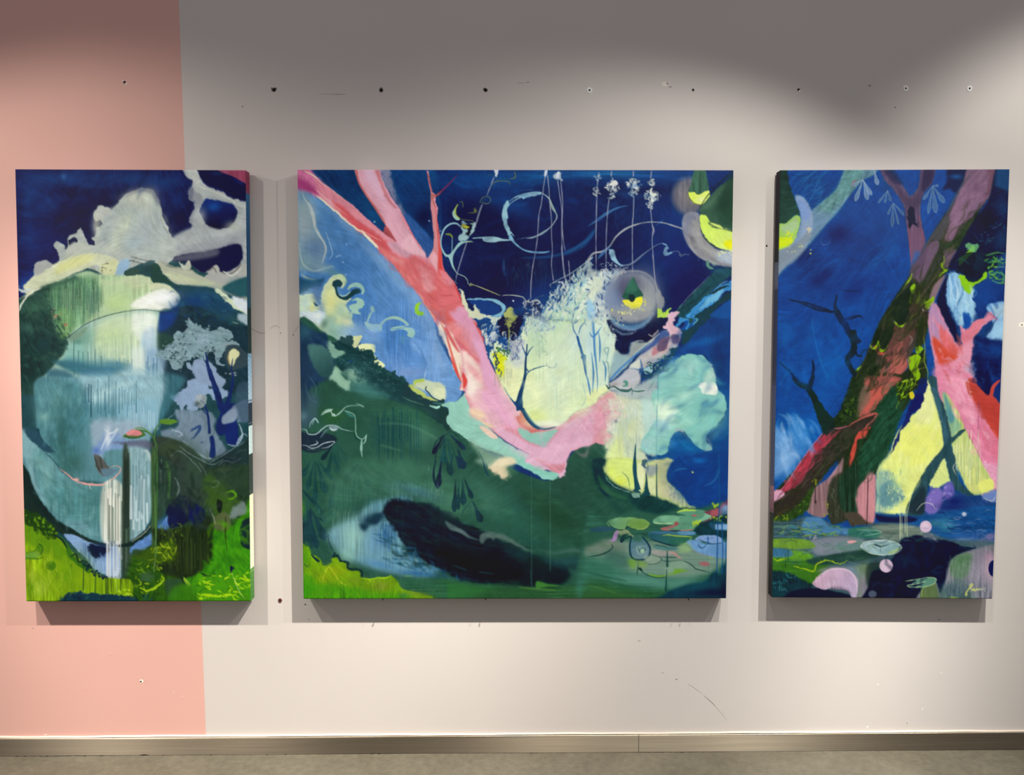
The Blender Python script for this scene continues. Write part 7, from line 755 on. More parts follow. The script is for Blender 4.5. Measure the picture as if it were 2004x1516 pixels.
P('880,1000 930,920 980,860 1000,900 985,960 975,1040 965,1090 935,1110 905,1085 890,1080 880,1040', '#1a2a20', s=.6, r=.8); S('895,1080 912,1108 938,1116 962,1092|780,1180 790,1240 800,1270 825,1272 850,1230', [2, 4, 3], LG, r=.6); P('860,1110 890,1100 870,1190 840,1250 820,1260 800,1240 810,1180', '#1c2a1e', s=.6, r=.8); P('750,1230 780,1130 800,1180 785,1215 770,1240', '#1a281c', s=.6)
S('1010,780 980,850 930,910|1180,760 1120,850 1060,930|1000,1000 960,1100 940,1180', 3, '#6c5c54', a=.5, s=.6); SC('1330,200 1500,150 1500,260 1300,470 1240,480', 24, '#8c6c88 #6c5068 #96748e #745870', ln=30, w=6, ang=-56, jit=8, a=.4, seed=324, s=1)
SC('1150,1000 1260,1200 1340,1200 1380,1400 1250,1516 1170,1400', 40, '#e08c9c #d4686c #e8a4b4 #cc5c58 #e47c94', ln=22, w=5, ang=62, jit=16, a=.45, seed=325, s=.8); SC('1240,780 1400,880 1380,1080 1310,1120 1240,960', 30, '#a8d0e4 #78acd4 #5c90c0 #bcdce8', ln=24, w=4, ang=88, jit=8, a=.5, seed=326, s=.6); SC('1400,880 1590,880 1560,1000 1440,1040', 14, '#154c98 #0c3474', ln=24, w=6, ang=60, jit=20, a=.4, seed=327, s=1); SC('1400,1210 1590,1250 1590,1500 1430,1500', 30, '#0c1c4c #154484 #10306c #0a1838', ln=20, w=6, ang=70, jit=40, a=.5, seed=328, s=1)
F('R2')
SC('120,260 300,200 380,330 300,460 200,560 120,640', 36, '#a8c8e8 #7cb0e0 #c8dcf0 #4c90d0 #3c7cc4', ln=34, w=7, ang=62, jit=14, a=.42, seed=329, s=1.6, curl=.12); P('215,210 240,220 300,290 320,370 290,400 250,350 215,290', '#5ca0dc', s=3, a=.5); P('120,300 150,310 220,400 250,470 180,540 120,600', '#98c0e8', s=4, a=.5)
SC('700,60 860,40 860,260 740,500 640,600 620,420', 70, '#24503a #1c3c2c #2c5c40 #182c20', ln=30, w=5, ang=-58, jit=10, a=.4, seed=330, s=.7); SC('440,300 600,300 520,440 360,640 160,740 110,730 300,500', 60, '#4c3c38 #2c2824 #3c3a28 #5c4a44', ln=30, w=4, ang=-48, jit=8, a=.45, seed=331, s=.6); SC('130,690 360,420 440,300 400,420 240,640', 26, '#b83c50 #8c3044 #d05468', ln=26, w=4, ang=-52, jit=6, a=.5, seed=332, s=.5)
SC('870,330 1090,220 1100,400 900,760 780,500', 40, '#f0f08c #e0ec9c #f4f4ac #dce878', ln=26, w=8, ang=100, jit=24, a=.35, seed=333, s=1.4); SC('1120,20 1260,40 1420,420 1420,600 1200,240', 40, '#f0a4bc #dc7898 #e890ac #f4b8c8', ln=30, w=7, ang=58, jit=12, a=.4, seed=334, s=1)
SC('100,870 560,880 900,900 1000,960 620,1100 100,1100', 60, '#3c6c70 #5c7c6c #2c4c50 #6c8c94 #4c7c54', ln=34, w=3.4, ang=-4, jit=8, a=.4, seed=335, s=.6); SC('860,980 1150,980 1100,1200 700,1300 720,1180', 40, '#121c38 #0c1428 #16284c #1c3450', ln=30, w=6, ang=-60, jit=30, a=.4, seed=336, s=1.2)
# signature at the lower right
S('1242,1287 1250,1270 1262,1252 1272,1236 1281,1224', [2.4, 2, 2], '#ccd46c', a=.95, tp='n', v=0); S('1240,1284 1247,1290 1256,1280', 1.4, '#ccd46c', a=.9, tp='n', v=0); S('1266,1232 1278,1220 1288,1224 1284,1236 1272,1246 1278,1254 1281,1264', [1.3, 1.5, 1.3], '#d0d878', a=.95, tp='n', v=0); S('1284,1258 1292,1250 1297,1252 1292,1260 1300,1262 1308,1256 1312,1247', 1.9, '#d4dc74', a=.95, tp='n', v=0); S('1312,1247 1314,1258 1321,1251 1325,1258 1332,1246', 1.7, '#c0c684', a=.95, tp='n', v=0); S('1342,1248 1334,1250 1335,1258 1343,1255 1345,1247 1346,1258|1349,1248 1350,1258|1350,1251 1356,1245 1359,1250 1358,1268', 1.5, '#acaea0', a=.9, tp='n', v=0)
B(1170, 1302, 8, 1.6, '#b4cc3c', .8)

F('R1'); SC('620,1480 740,1240 860,1040 960,880 1040,860 980,1080 860,1300 760,1516', 60, '#1c2a1e #26321f #182418 #2c3822', ln=30, w=6, ang=-58, jit=10, a=.5, seed=337, s=.7); SC('1000,900 1120,860 1080,1180 1100,1480 960,1516 1040,1200', 40, '#26321c #34441c #5c7420 #1c281a', ln=22, w=4, ang=-70, jit=16, a=.5, seed=338, s=.5)
SC('980,760 1090,700 1230,560 1280,620 1180,780 1080,880', 26, '#3c4430 #544c58 #2c3828', ln=26, w=5, ang=-56, jit=10, a=.45, seed=339, s=.8)
P('1300,690 1340,650 1400,640 1420,690 1400,740 1430,770 1400,800 1350,790 1310,760', '#0a1c2c', s=.6, a=.8); S('1290,700 1320,680 1380,720', 2, '#2c5c5c', a=.6); P('1440,1010 1480,960 1540,940 1570,900 1540,860 1480,840 1430,870 1420,930', '#12468c', s=3, a=.5)
S('1480,660 1560,640 1600,650|1500,700 1570,700 1600,720|1500,760 1560,810 1600,800', 3.4, '#5ca04c', a=.7, r=.8); S('1240,790 1260,860 1250,960|1280,800 1300,900 1290,1000|1350,890 1350,1000', 2.4, '#dceef4', a=.6, s=.5)
# ---------------------------------------------------------------- helpers
def mat(name, col=(.5, .5, .5), rough=.6, metal=0., spec=.3):
    m = bpy.data.materials.new(name); m.use_nodes = True; b = m.node_tree.nodes['Principled BSDF']
    b.inputs['Base Color'].default_value = (*col, 1); b.inputs['Roughness'].default_value = rough; b.inputs['Metallic'].default_value = metal
    b.inputs['Specular IOR Level'].default_value = spec
    return m, m.node_tree, b
def N(nt, typ, **k):
    n = nt.nodes.new(typ)
    for a, v in k.items():
        if a.startswith('i_'): n.inputs[a[2:].replace('_', ' ')].default_value = v
        else: setattr(n, a, v)
    return n
def ramp(nt, fac, stops):
    r = N(nt, 'ShaderNodeValToRGB'); e = r.color_ramp.elements
    e[0].position, e[0].color = stops[0][0], (*stops[0][1], 1); e[1].position, e[1].color = stops[-1][0], (*stops[-1][1], 1)
    for p, c in stops[1:-1]: q = e.new(p); q.color = (*c, 1)
    nt.links.new(fac, r.inputs[0]); return r.outputs[0]
def link(name, V, Fs, m, parent=None, smooth_=False):
    me = bpy.data.meshes.new(name); me.from_pydata([tuple(map(float, v)) for v in V], [], Fs); me.materials.append(m); me.update()
    if smooth_: me.polygons.foreach_set('use_smooth', [True]*len(me.polygons))
    o = bpy.data.objects.new(name, me); sc.collection.objects.link(o)
    if parent: o.parent = parent
    return o
def box(x0, x1, y0, y1, z0, z1):
    V = [(x, y, z) for x in (x0, x1) for y in (y0, y1) for z in (z0, z1)]
    return V, [(0, 1, 3, 2), (4, 6, 7, 5), (0, 4, 5, 1), (2, 3, 7, 6), (0, 2, 6, 4), (1, 5, 7, 3)]
def join(parts):
    V, Fs = [], []
    for v, f in parts:
        n = len(V); V += list(v); Fs += [tuple(i+n for i in q) for q in f]
    return V, Fs
def s2l(c):
    c = np.asarray(c, float); return np.where(c <= .04045, c/12.92, ((c+.055)/1.055)**2.4)
# ---------------------------------------------------------------- wall, floor, skirting
PB0, PB1 = at(350, 0), at(403, 1436)                  # edge where the pink paint meets the grey
m_wall, nt, b = mat('painted_wall', rough=.62, spec=.25)
tc = N(nt, 'ShaderNodeTexCoord'); sx = N(nt, 'ShaderNodeSeparateXYZ'); nt.links.new(tc.outputs['Object'], sx.inputs[0])
sl = (PB1[0]-PB0[0])/(PB1[2]-PB0[2])
m1 = N(nt, 'ShaderNodeMath', operation='MULTIPLY_ADD'); nt.links.new(sx.outputs[2], m1.inputs[0]); m1.inputs[1].default_value = -sl; nt.links.new(sx.outputs[0], m1.inputs[2])
m2 = N(nt, 'ShaderNodeMath', operation='SUBTRACT'); nt.links.new(m1.outputs[0], m2.inputs[0]); m2.inputs[1].default_value = PB0[0]-sl*PB0[2]
m3 = N(nt, 'ShaderNodeMath', operation='MULTIPLY_ADD', use_clamp=True); nt.links.new(m2.outputs[0], m3.inputs[0]); m3.inputs[1].default_value = 350.; m3.inputs[2].default_value = .5
ns = N(nt, 'ShaderNodeTexNoise', i_Scale=1.3, i_Detail=3.0); nt.links.new(tc.outputs['Object'], ns.inputs['Vector'])
gr = ramp(nt, ns.outputs[0], [(.3, (.585, .545, .520)), (.7, (.615, .575, .545))]); pk = ramp(nt, ns.outputs[0], [(.3, (.66, .385, .335)), (.7, (.70, .41, .355))])
mx = N(nt, 'ShaderNodeMix', data_type='RGBA'); nt.links.new(m3.outputs[0], mx.inputs[0]); nt.links.new(pk, mx.inputs[6]); nt.links.new(gr, mx.inputs[7]); nt.links.new(mx.outputs[2], b.inputs['Base Color'])
n2 = N(nt, 'ShaderNodeTexNoise', i_Scale=160.0, i_Detail=4.0); nt.links.new(tc.outputs['Object'], n2.inputs['Vector'])
bp = N(nt, 'ShaderNodeBump', i_Strength=.06, i_Distance=.002); nt.links.new(n2.outputs[0], bp.inputs['Height']); nt.links.new(bp.outputs[0], b.inputs['Normal'])
wall = link('wall_back', *box(-4.5, 4.5, 0, .12, 0, 3.3), m_wall); wall['kind'] = 'structure'
m_floor, nt, b = mat('polished_concrete', rough=.5, spec=.35)
tc = N(nt, 'ShaderNodeTexCoord'); a1_ = N(nt, 'ShaderNodeTexNoise', i_Scale=3.2, i_Detail=8.0, i_Roughness=.65); nt.links.new(tc.outputs['Object'], a1_.inputs['Vector'])
a2_ = N(nt, 'ShaderNodeTexNoise', i_Scale=38.0, i_Detail=6.0, i_Roughness=.7); nt.links.new(tc.outputs['Object'], a2_.inputs['Vector'])
c1 = ramp(nt, a1_.outputs[0], [(.32, (.080, .071, .052)), (.68, (.122, .110, .083))]); c2 = ramp(nt, a2_.outputs[0], [(.3, (.78, .78, .78)), (.7, (1.15, 1.15, 1.12))])
mx = N(nt, 'ShaderNodeMix', data_type='RGBA', blend_type='MULTIPLY'); mx.inputs[0].default_value = 1; nt.links.new(c1, mx.inputs[6]); nt.links.new(c2, mx.inputs[7]); nt.links.new(mx.outputs[2], b.inputs['Base Color'])
bp = N(nt, 'ShaderNodeBump', i_Strength=.15, i_Distance=.003); nt.links.new(a2_.outputs[0], bp.inputs['Height']); nt.links.new(bp.outputs[0], b.inputs['Normal'])
fl = link('floor', *box(-4.5, 4.5, -5, .12, -.1, 0), m_floor); fl['kind'] = 'structure'
m_steel, nt, b = mat('brushed_steel', (.50, .47, .42), .44, 1.0)
tc = N(nt, 'ShaderNodeTexCoord'); mp = N(nt, 'ShaderNodeMapping'); mp.inputs['Scale'].default_value = (3, 20, 600); nt.links.new(tc.outputs['Object'], mp.inputs[0])
ns = N(nt, 'ShaderNodeTexNoise', i_Scale=1.0, i_Detail=4.0); nt.links.new(mp.outputs[0], ns.inputs['Vector'])
nt.links.new(ramp(nt, ns.outputs[0], [(.3, (.25, .215, .165)), (.7, (.35, .30, .23))]), b.inputs['Base Color'])
b.inputs['Anisotropic'].default_value = .95; b.inputs['Anisotropic Rotation'].default_value = .25; tg = N(nt, 'ShaderNodeTangent', direction_type='RADIAL', axis='Z'); nt.links.new(tg.outputs[0], b.inputs['Tangent'])
bp = N(nt, 'ShaderNodeBump', i_Strength=.12, i_Distance=.0006); nt.links.new(ns.outputs[0], bp.inputs['Height']); nt.links.new(bp.outputs[0], b.inputs['Normal'])
SK_T = .015; SK_H = float(at(1000, 1439.5, SK_T)[2]); seam = float(at(1250, 1450, SK_T)[0])
def skirting(x0, x1, name):
    r = .004; ys = -SK_T
    prof = [(0, 0), (ys, 0), (ys, SK_H-r)]+[(ys+r-r*math.cos(a), SK_H-r+r*math.sin(a)) for a in np.linspace(.25, math.pi/2, 6)]+[(0, SK_H)]
    V = [(x, y, z) for x in (x0, x1) for y, z in prof]; n = len(prof)
    Fs = [(i, (i+1) % n, n+(i+1) % n, n+i) for i in range(n)]+[tuple(range(n))[::-1], tuple(range(n, 2*n))]
    o = link(name, V, Fs, m_steel); o['kind'] = 'structure'; return o
m_caulk, _, _ = mat('pale_caulk', (.52, .45, .39), .6)
V = []; xs_ = np.arange(-4.4, 4.4, .02)
for x in xs_:
    wv = .0009*math.sin(x*9)+.0006*math.sin(x*31+1); V += [(x, 0, SK_H+.003+wv), (x, -.0015, SK_H+.0026+wv), (x, -.0075+wv, SK_H+.0003), (x, 0, SK_H-.001)]
tr = link('trim_1', V, [(4*i+j, 4*i+(j+1) % 4, 4*i+4+(j+1) % 4, 4*i+4+j) for i in range(len(xs_)-1) for j in range(4)], m_caulk); tr['kind'] = 'structure'
skirting(-4.5, seam-.0008, 'baseboard_back'); skirting(seam+.0008, 4.5, 'baseboard_back')
# ---------------------------------------------------------------- canvases
m_paint, nt, b = mat('acrylic_on_canvas', rough=.6, spec=.12)
at_ = N(nt, 'ShaderNodeVertexColor'); at_.layer_name = 'paint'; nt.links.new(at_.outputs['Color'], b.inputs['Base Color'])
tc = N(nt, 'ShaderNodeTexCoord'); n1 = N(nt, 'ShaderNodeTexNoise', i_Scale=700.0, i_Detail=2.0); nt.links.new(tc.outputs['Object'], n1.inputs['Vector'])
n2 = N(nt, 'ShaderNodeTexNoise', i_Scale=60.0, i_Detail=5.0); nt.links.new(tc.outputs['Object'], n2.inputs['Vector'])
ad = N(nt, 'ShaderNodeMath', operation='ADD'); nt.links.new(n1.outputs[0], ad.inputs[0]); nt.links.new(n2.outputs[0], ad.inputs[1])
bp = N(nt, 'ShaderNodeBump', i_Strength=.10, i_Distance=.001); nt.links.new(ad.outputs[0], bp.inputs['Height']); nt.links.new(bp.outputs[0], b.inputs['Normal'])
m_wood, nt, b = mat('pine_stretcher', (.55, .40, .25), .7)
m_dark, _, _ = mat('dark_steel', (.02, .02, .02), .5, .6)
STEP = 1.35
def sample(x, y):
    x = np.clip(x-PX0, 0, PW-1.001); y = np.clip(y-PY0, 0, PH-1.001); ix = x.astype(int); iy = y.astype(int); fx = (x-ix)[..., None]; fy = (y-iy)[..., None]
    return (IMG[iy, ix]*(1-fx)+IMG[iy, ix+1]*fx)*(1-fy)+(IMG[iy+1, ix]*(1-fx)+IMG[iy+1, ix+1]*fx)*fy
def painting(quad, h, t, label, sides={}, lean=0.):
    """quad: the four corners of the painted face (top left, top right, bottom right, bottom left); h: front's distance from the wall; t: depth of the stretcher"""
    hs = [h+lean, h+lean, h, h]
    c = [at(x, y, hh) for (x, y), hh in zip(quad, hs)]
    nx = int((quad[1][0]-quad[0][0])/STEP); ny = int((quad[3][1]-quad[0][1])/STEP)
    u = np.linspace(0, 1, nx+1)[None, :, None]; v = np.linspace(0, 1, ny+1)[:, None, None]
    P = (c[0]*(1-u)+c[1]*u)*(1-v)+(c[3]*(1-u)+c[2]*u)*v
    base = c[3]*.5+c[2]*.5; base[1] = 0
    X, Y = to_px(P); col = sample(X, Y)
    lin = np.maximum(s2l(col)*.985-.0085, 0)/light_at(P)
    PV = P.copy(); rim = np.zeros((ny+1, nx+1), bool); rim[0] = rim[-1] = True; rim[:, 0] = rim[:, -1] = True; PV[rim, 1] += .0012
    V = [PV.reshape(-1, 3)]; C = [lin.reshape(-1, 3)]; n = nx+1
    idx = np.arange((nx+1)*(ny+1)).reshape(ny+1, nx+1)
    Q = [np.stack([idx[:-1, :-1], idx[1:, :-1], idx[1:, 1:], idx[:-1, 1:]], -1).reshape(-1, 4)]
    off = idx.size
    def strip(edge_idx, Pe, inner_cols, flip, key):
        nonlocal off
        K = 7; k = np.linspace(0, 1, K)[None, :, None]
        S_ = Pe[:, None, :]+np.array([0, t, 0])*k; S_ = S_.reshape(-1, 3)
        if key in sides:
            ys = to_px(Pe)[1]; st = sides[key]; yy = [a for a, _ in st]; cc = np.array([hexc(b_) for _, b_ in st])
            base_c = np.stack([np.interp(ys+3*np.sin(ys*.7), yy, cc[:, j]) for j in range(3)], -1)
            cl = s2l(base_c)[:, None, :]*np.ones((1, K, 1))*(1+.12*np.sin(np.arange(len(Pe))*.9)[:, None, None]*np.cos(3*k))/.75
        else:
            cl = inner_cols
        V.append(S_); C.append(cl.reshape(-1, 3)); I = off+np.arange(len(Pe)*K).reshape(-1, K)
        q = np.stack([I[:-1, :-1], I[:-1, 1:], I[1:, 1:], I[1:, :-1]], -1).reshape(-1, 4); Q.append(q[:, ::-1] if flip else q); off += len(Pe)*K
    K = 7
    strip(None, PV[:, 0], lin[:, 1:2*K:2][:, :K], False, 'left'); strip(None, PV[:, -1], lin[:, -2:-2*K-1:-2][:, :K], True, 'right')
    strip(None, PV[0], np.swapaxes(lin[1:2*K:2][:K], 0, 1), True, 'top'); strip(None, PV[-1], np.swapaxes(lin[-2:-2*K-1:-2][:K], 0, 1), False, 'bottom')
    V = np.concatenate(V)-base; C = np.clip(np.concatenate(C), .002, .88); Q = np.concatenate(Q)
    me = bpy.data.meshes.new('canvas'); me.vertices.add(len(V)); me.vertices.foreach_set('co', V.astype(np.float32).ravel())
    me.loops.add(Q.size); me.loops.foreach_set('vertex_index', Q.astype(np.int32).ravel()); me.polygons.add(len(Q)); me.polygons.foreach_set('loop_start', np.arange(0, Q.size, 4, dtype=np.int32))
    me.update(calc_edges=True); me.validate()
    a = me.color_attributes.new('paint', 'FLOAT_COLOR', 'POINT'); a.data.foreach_set('color', np.concatenate([C, np.ones((len(C), 1))], 1).astype(np.float32).ravel())
    me.materials.append(m_paint)
    root = bpy.data.objects.new('painting', None); root.empty_display_size = .1; sc.collection.objects.link(root); root.location = base
    root['label'] = label; root['category'] = 'painting'; root['group'] = 'paintings of the triptych'
    cv = bpy.data.objects.new('canvas', me); sc.collection.objects.link(cv); cv.parent = root
    # pine stretcher behind the cloth
    x0, x1 = max(c[0][0], c[3][0])+.004-base[0], min(c[1][0], c[2][0])-.004-base[0]; z0, z1 = .004, min(c[0][2], c[1][2])-base[2]-.004; yb = -(h-t); yf = yb-t*.6; wd = .045
    for nm, bb in (('stretcher_bar', (x0, x1, yf, yb, z0, z0+wd)), ('stretcher_bar', (x0, x1, yf-lean, yb-lean, z1-wd, z1)), ('stretcher_bar', (x0, x0+wd, yf, yb, z0+wd, z1-wd)), ('stretcher_bar', (x1-wd, x1, yf, yb, z0+wd, z1-wd))):
        link(nm, *box(*bb), m_wood, root)
    return root
LS = [(333, '#7c3450'), (372, '#7c3450'), (380, '#2c5c84'), (470, '#1d4468'), (600, '#254c60'), (604, '#1c3436'), (690, '#1c3436'), (696, '#7ca8c4'), (784, '#a8c4dc'), (788, '#203040'), (830, '#203040'), (834, '#b8d4e8'), (888, '#b8d4e8'), (892, '#2c3c38'), (965, '#2c3c38'), (970, '#dcdcb8'), (1112, '#dcdcb8'), (1118, '#4c7c3c'), (1168, '#3c6c34')]
RS = [(336, '#1e1c28'), (510, '#24222c'), (516, '#5c6478'), (560, '#5c6478'), (566, '#343a54'), (740, '#343a54'), (760, '#4c5470'), (950, '#4c5470'), (956, '#94707c'), (1000, '#7c5c68'), (1006, '#2c3430'), (1080, '#3c4434'), (1130, '#20282c'), (1166, '#141c24')]
GAP, DEEP = .0115, .0385
painting([(29.5, 331), (480.3, 333), (490.5, 1176), (51.3, 1176.5)], GAP+DEEP, DEEP, 'left tall painting of a pale waterfall figure among clouds, hanging where pink wall meets grey', {'right': LS})
painting([(582, 332), (1435.5, 333), (1421, 1170.5), (594, 1171.5)], GAP+DEEP, DEEP, 'large square middle painting of a pink tree bough over dark green hills and night sky')
painting([(1527.5, 333), (1976, 331), (1942, 1171.5), (1511, 1168.5)], GAP+DEEP, DEEP, 'right tall painting of a leaning mossy trunk over a lily pond, signed at bottom right', {'left': RS})

# ---------------------------------------------------------------- holes, plugs, nails and small blemishes of the wall
m_hole, _, _ = mat('dark_hole', (.012, .010, .010), .9, 0, .05)
m_plug, _, _ = mat('white_plastic', (.82, .82, .80), .45, 0, .4)
m_red, _, _ = mat('brown_red_plastic', (.10, .035, .035), .5)
m_putty, _, _ = mat('pale_filler', (.74, .70, .62), .8)
m_scuff, _, _ = mat('grey_scuff', (.30, .26, .24), .9)
m_flake, _, _ = mat('pink_flake', (.72, .36, .34), .8)
rng = np.random.RandomState(5)
def blob(x, y, r, d0, d1, m, name, parent=None, r1=None, ry=None, rag=.12, n=18, hole=0.):
    """a small disc or ring with a ragged rim standing from depth d0 to d1 off the wall; radii in photo pixels"""
    c = at(x, y); k = 2.65/F_PX*1.03; r, ry, r1_ = r*k, (ry or r)*k, (r1 if r1 is not None else r)
    ph = rng.uniform(0, 6.28, 3); f = [1+rag*(math.sin(2*a+ph[0])+.6*math.sin(3*a+ph[1])+.4*math.sin(5*a+ph[2])) for a in np.linspace(0, 2*math.pi, n, endpoint=False)]
    an = np.linspace(0, 2*math.pi, n, endpoint=False); o_ = [0, 0, 0] if parent is None or parent is wall else [0, 0, 0]
    def ringv(s, d): return [(s*r*f[i]*math.cos(a), -d, s*ry*f[i]*math.sin(a)) for i, a in enumerate(an)]
    V = ringv(1, d0)+ringv(.92, d1); Fs = [(i, (i+1) % n, n+(i+1) % n, n+i) for i in range(n)]
    if hole:
        V += ringv(hole, d1); Fs += [(n+i, n+(i+1) % n, 2*n+(i+1) % n, 2*n+i) for i in range(n)]
        V += ringv(hole*.9, d0); Fs += [(2*n+i, 2*n+(i+1) % n, 3*n+(i+1) % n, 3*n+i) for i in range(n)]
    else: Fs += [tuple(range(n, 2*n))]
    ob = link(name, V, Fs, m, parent)
    ob.location = (0, 0, 0) if parent is not None and parent is not wall else (c[0], 0, c[2])
    return ob
def screw_hole(x, y, r, label, m=None):
    o = blob(x, y, r, 0, .0008, m or m_wall_rim, 'screw_hole', hole=.72); o['label'] = label; o['category'] = 'screw hole'
    blob(x, y, r*.74, 0, .0003, m_hole, 'recess', o); return o
m_wall_rim, _, _ = mat('torn_paint_rim', (.20, .175, .165), .8)
screw_hole(536, 175.5, 4.6, 'ragged dark screw hole in the grey wall, first from the pink wall')
screw_hole(746, 176, 4.4, 'round dark screw hole in the upper wall above the middle painting tree fork')
screw_hole(950, 176, 4.2, 'round dark screw hole between the plain dark hole to the left and a white plug')
screw_hole(1356.4, 176, 2.6, 'small neat dark screw hole right of the pale filler patch')
screw_hole(1563, 175.4, 2.8, 'small dark screw hole above the top left of the right painting, white speck under it')
screw_hole(243.6, 160.8, 2.6, 'small dark screw hole in the upper pink wall')
blob(247, 164, 2.2, 0, .0004, m_putty, 'chip', wall, ry=1.4); blob(240, 157.5, 1.2, 0, .0004, m_putty, 'chip', wall); blob(1564.8, 178, 1.8, 0, .001, m_plug, 'chip', wall, ry=2.2); blob(532, 172.5, 1.4, 0, .0008, m_wall_rim, 'chip', wall); blob(540.5, 173, 1.5, 0, .0008, m_wall_rim, 'chip', wall)
def plug(x, y, label, dx=0, dy=0, m=m_plug, r=5.3):
    o = blob(x, y, r, 0, .0016, m, 'wall_plug', ry=r*1.05, rag=.05, hole=.36); o['label'] = label; o['category'] = 'wall plug'; o['group'] = 'plastic wall plugs'
    k = blob(x, y, r*.37, 0, .0004, m_hole, 'socket', o, rag=.03); k.location = (dx*.0018, 0, -dy*.0018); return o
plug(1153.6, 176.6, 'white plastic wall plug above the hanging blossoms of the middle painting')
plug(1772.6, 173, 'white plastic wall plug above the middle of the right painting', -.5, .6)
plug(1897.2, 173.2, 'white plastic wall plug nearest the right edge of the wall', .4, -.2)
plug(548, 1174.6, 'dark red wall plug between the bottoms of the left and middle paintings', m=m_red, r=4.0)
blob(1300.6, 165, 4.6, 0, .0006, m_putty, 'filler_patch', wall, ry=5.4, rag=.16); blob(1306, 163.5, 1.8, 0, .0003, m_scuff, 'scuff', wall); blob(1312, 170, 3.2, 0, .0003, m_scuff, 'scuff', wall, ry=1.0)
for x, y, r, ry, mm in ((474.6, 208, 1.6, 1.6, m_scuff), (1702, 167.7, 3.2, 1.3, m_scuff), (1752, 210, 1.5, 1.5, m_scuff), (549, 651.5, 1.5, 1.3, m_scuff), (573.8, 655, 1.8, 1.3, m_scuff), (597.6, 1182.5, 1.6, 1.2, m_hole), (604, 1212, 1.8, .9, m_scuff), (1500.5, 481, 1.8, 1.8, m_hole), (1999, 635.5, 6.0, 4.5, m_putty), (1999.8, 635.5, 1.5, 1.5, m_scuff),
        (277, 1332.4, 4.0, 3.2, m_putty), (275.6, 1333, 2.1, 1.4, m_scuff), (285, 1330, 1.4, 3.4, m_flake), (1718, 1339.5, 1.5, 1.6, m_plug), (1805, 1387.4, 1.5, 3.0, m_putty), (1697.8, 1422, 2.0, 1.7, m_plug), (1775, 1415, 1.0, 1.8, m_scuff), (1324, 1328.6, 2.2, 1.3, m_scuff), (1250.8, 1253.5, 3.0, .6, m_scuff), (1297, 1316, 2.6, .5, m_scuff), (1838, 1212, .9, 1.3, m_hole), (64, 1229, 2, .8, m_scuff), (340, 1353, .8, .8, m_putty), (357, 1362, .8, .8, m_putty), (230, 1389, 3.5, .4, m_flake), (216, 1281, 4, .35, m_flake), (168, 1351, .8, 2.5, m_flake), (89, 1437, 3, .8, m_putty), (1843, 1317, 4, .35, m_putty), (1020, 162, 8, .35, m_scuff), (1033, 161, 3, .8, m_scuff), (650, 184, 26, .28, m_scuff), (664, 184.6, 10, .3, m_scuff)):
    blob(x, y, r, 0, .0003, mm, 'chip' if mm in (m_putty, m_plug, m_flake) else 'scuff', wall, ry=ry, n=12)
def scratch(ptsv, wpx, m):
    k = 2.65/F_PX; C_ = [at(x, y) for x, y in ptsv]; n = len(C_); V = []
    for i, c in enumerate(C_):
        a, b_ = C_[max(0, i-1)], C_[min(n-1, i+1)]; d = (b_-a)/np.linalg.norm(b_-a); nn = np.array([-d[2], 0, d[0]])*wpx[i]*k/2
        V += [tuple(c+nn+[0, -.0002, 0]), tuple(c-nn+[0, -.0002, 0])]
    return link('scratch', V, [(2*i, 2*i+2, 2*i+3, 2*i+1) for i in range(n-1)], m, wall)
scratch([(1346, 1338), (1355, 1343), (1366, 1351), (1374, 1357)], [.2, .7, .5, .2], m_scuff)
scratch([(1377, 1360), (1385, 1367), (1394, 1375), (1402, 1384)], [.5, 1.3, 1.6, .5], m_scuff)
scratch([(1402, 1384), (1412, 1395), (1422, 1408)], [.4, .5, .2], m_scuff)
scratch([(489, 641), (497, 646), (506, 650), (513, 652.3), (520, 651)], [1, .9, 1.1, 1.1, .4], m_scuff)
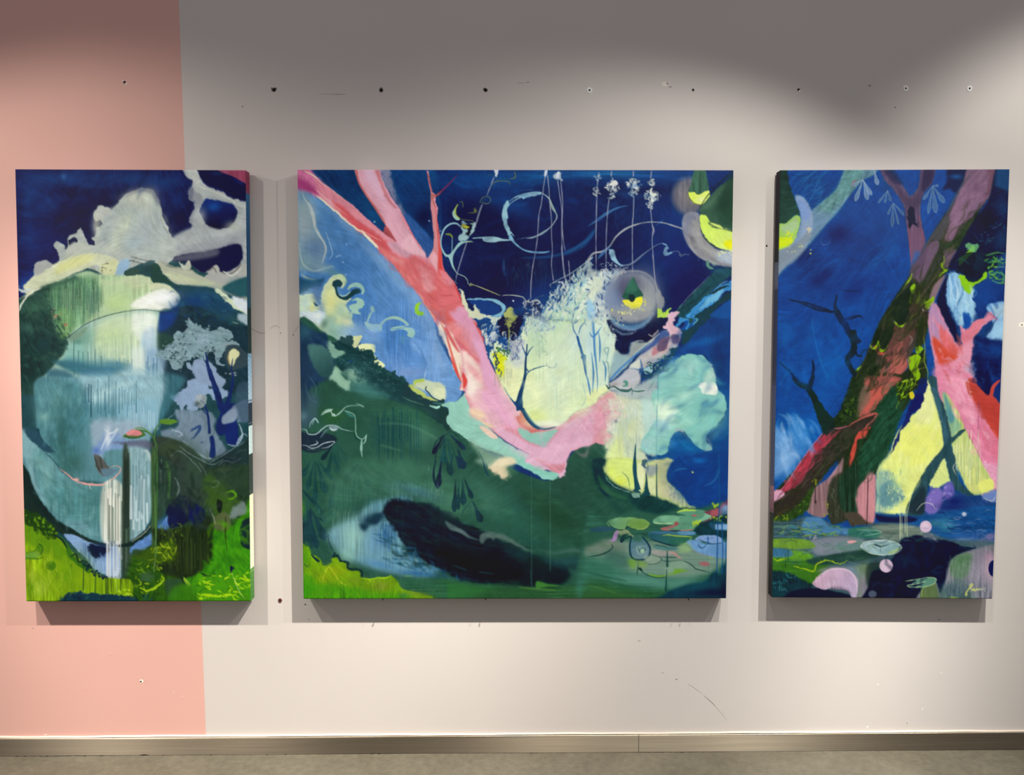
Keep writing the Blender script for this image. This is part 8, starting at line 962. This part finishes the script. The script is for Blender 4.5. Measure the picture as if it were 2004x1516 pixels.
scratch([(527, 644), (533, 639.5), (538, 637), (544, 638.5), (549, 642)], [.4, .8, .9, .8, .3], m_scuff)
scratch([(572, 651), (578, 646), (584, 638.5)], [.3, .6, .5], m_scuff)
# nails the middle painting rests on
for x, lab in ((749, 'dark nail head under the lower edge of the middle painting, below the black pool'), (950.4, 'dark nail head under the lower edge of the middle painting, near its centre'), (1347.5, 'dark nail head under the lower edge of the middle painting, near its right corner')):
    c = at(x, 1172.5, GAP+DEEP); L_ = GAP+DEEP+.004; rr = .0013; n = 10; V = []; Fs = []
    for d, r_ in ((0, rr), (L_-.003, rr), (L_-.003, rr*2.0), (L_, rr*1.8)):
        V += [(r_*math.cos(a), -d, r_*math.sin(a)) for a in np.linspace(0, 2*math.pi, n, endpoint=False)]
    for j in range(3): Fs += [(j*n+i, j*n+(i+1) % n, (j+1)*n+(i+1) % n, (j+1)*n+i) for i in range(n)]
    Fs += [tuple(range(3*n, 4*n)), tuple(range(n))[::-1]]
    o = link('nail', V, Fs, m_dark); o.location = (c[0], 0, c[2]+.0004); o['label'] = lab; o['category'] = 'nail'; o['group'] = 'nails under the middle painting'
# dirty joint between skirting and floor, and the chip in the skirting's lower edge
V, Fs = [], []; xs_ = np.arange(-2.6, 2.6, .006)
for i, x in enumerate(xs_):
    d = .0012+.0016*max(0, math.sin(x*3.1)+.5*math.sin(x*11.7+1))*rng.uniform(.2, 1.2)+(.003 if rng.rand() < .02 else 0)
    V += [(x, -SK_T-.0002, .0004), (x, -SK_T-d, .0003)]
    if i: Fs.append((2*i-2, 2*i-1, 2*i+1, 2*i))
jn = link('trim_2', V, Fs, m_hole); jn['kind'] = 'structure'
c = at(282, 1473, SK_T); V = [(c[0]+dx*.018, -SK_T-.0006, max(.0008, .0035*h_)) for dx, h_ in ((-1, .1), (-.5, .8), (0, 1.1), (.5, .8), (1, .3))]+[(c[0]+dx*.018, -SK_T-.0008, .0005) for dx in (1, .5, 0, -.5, -1)]
ch = link('chip', V, [tuple(range(10))[::-1]], m_hole, jn)
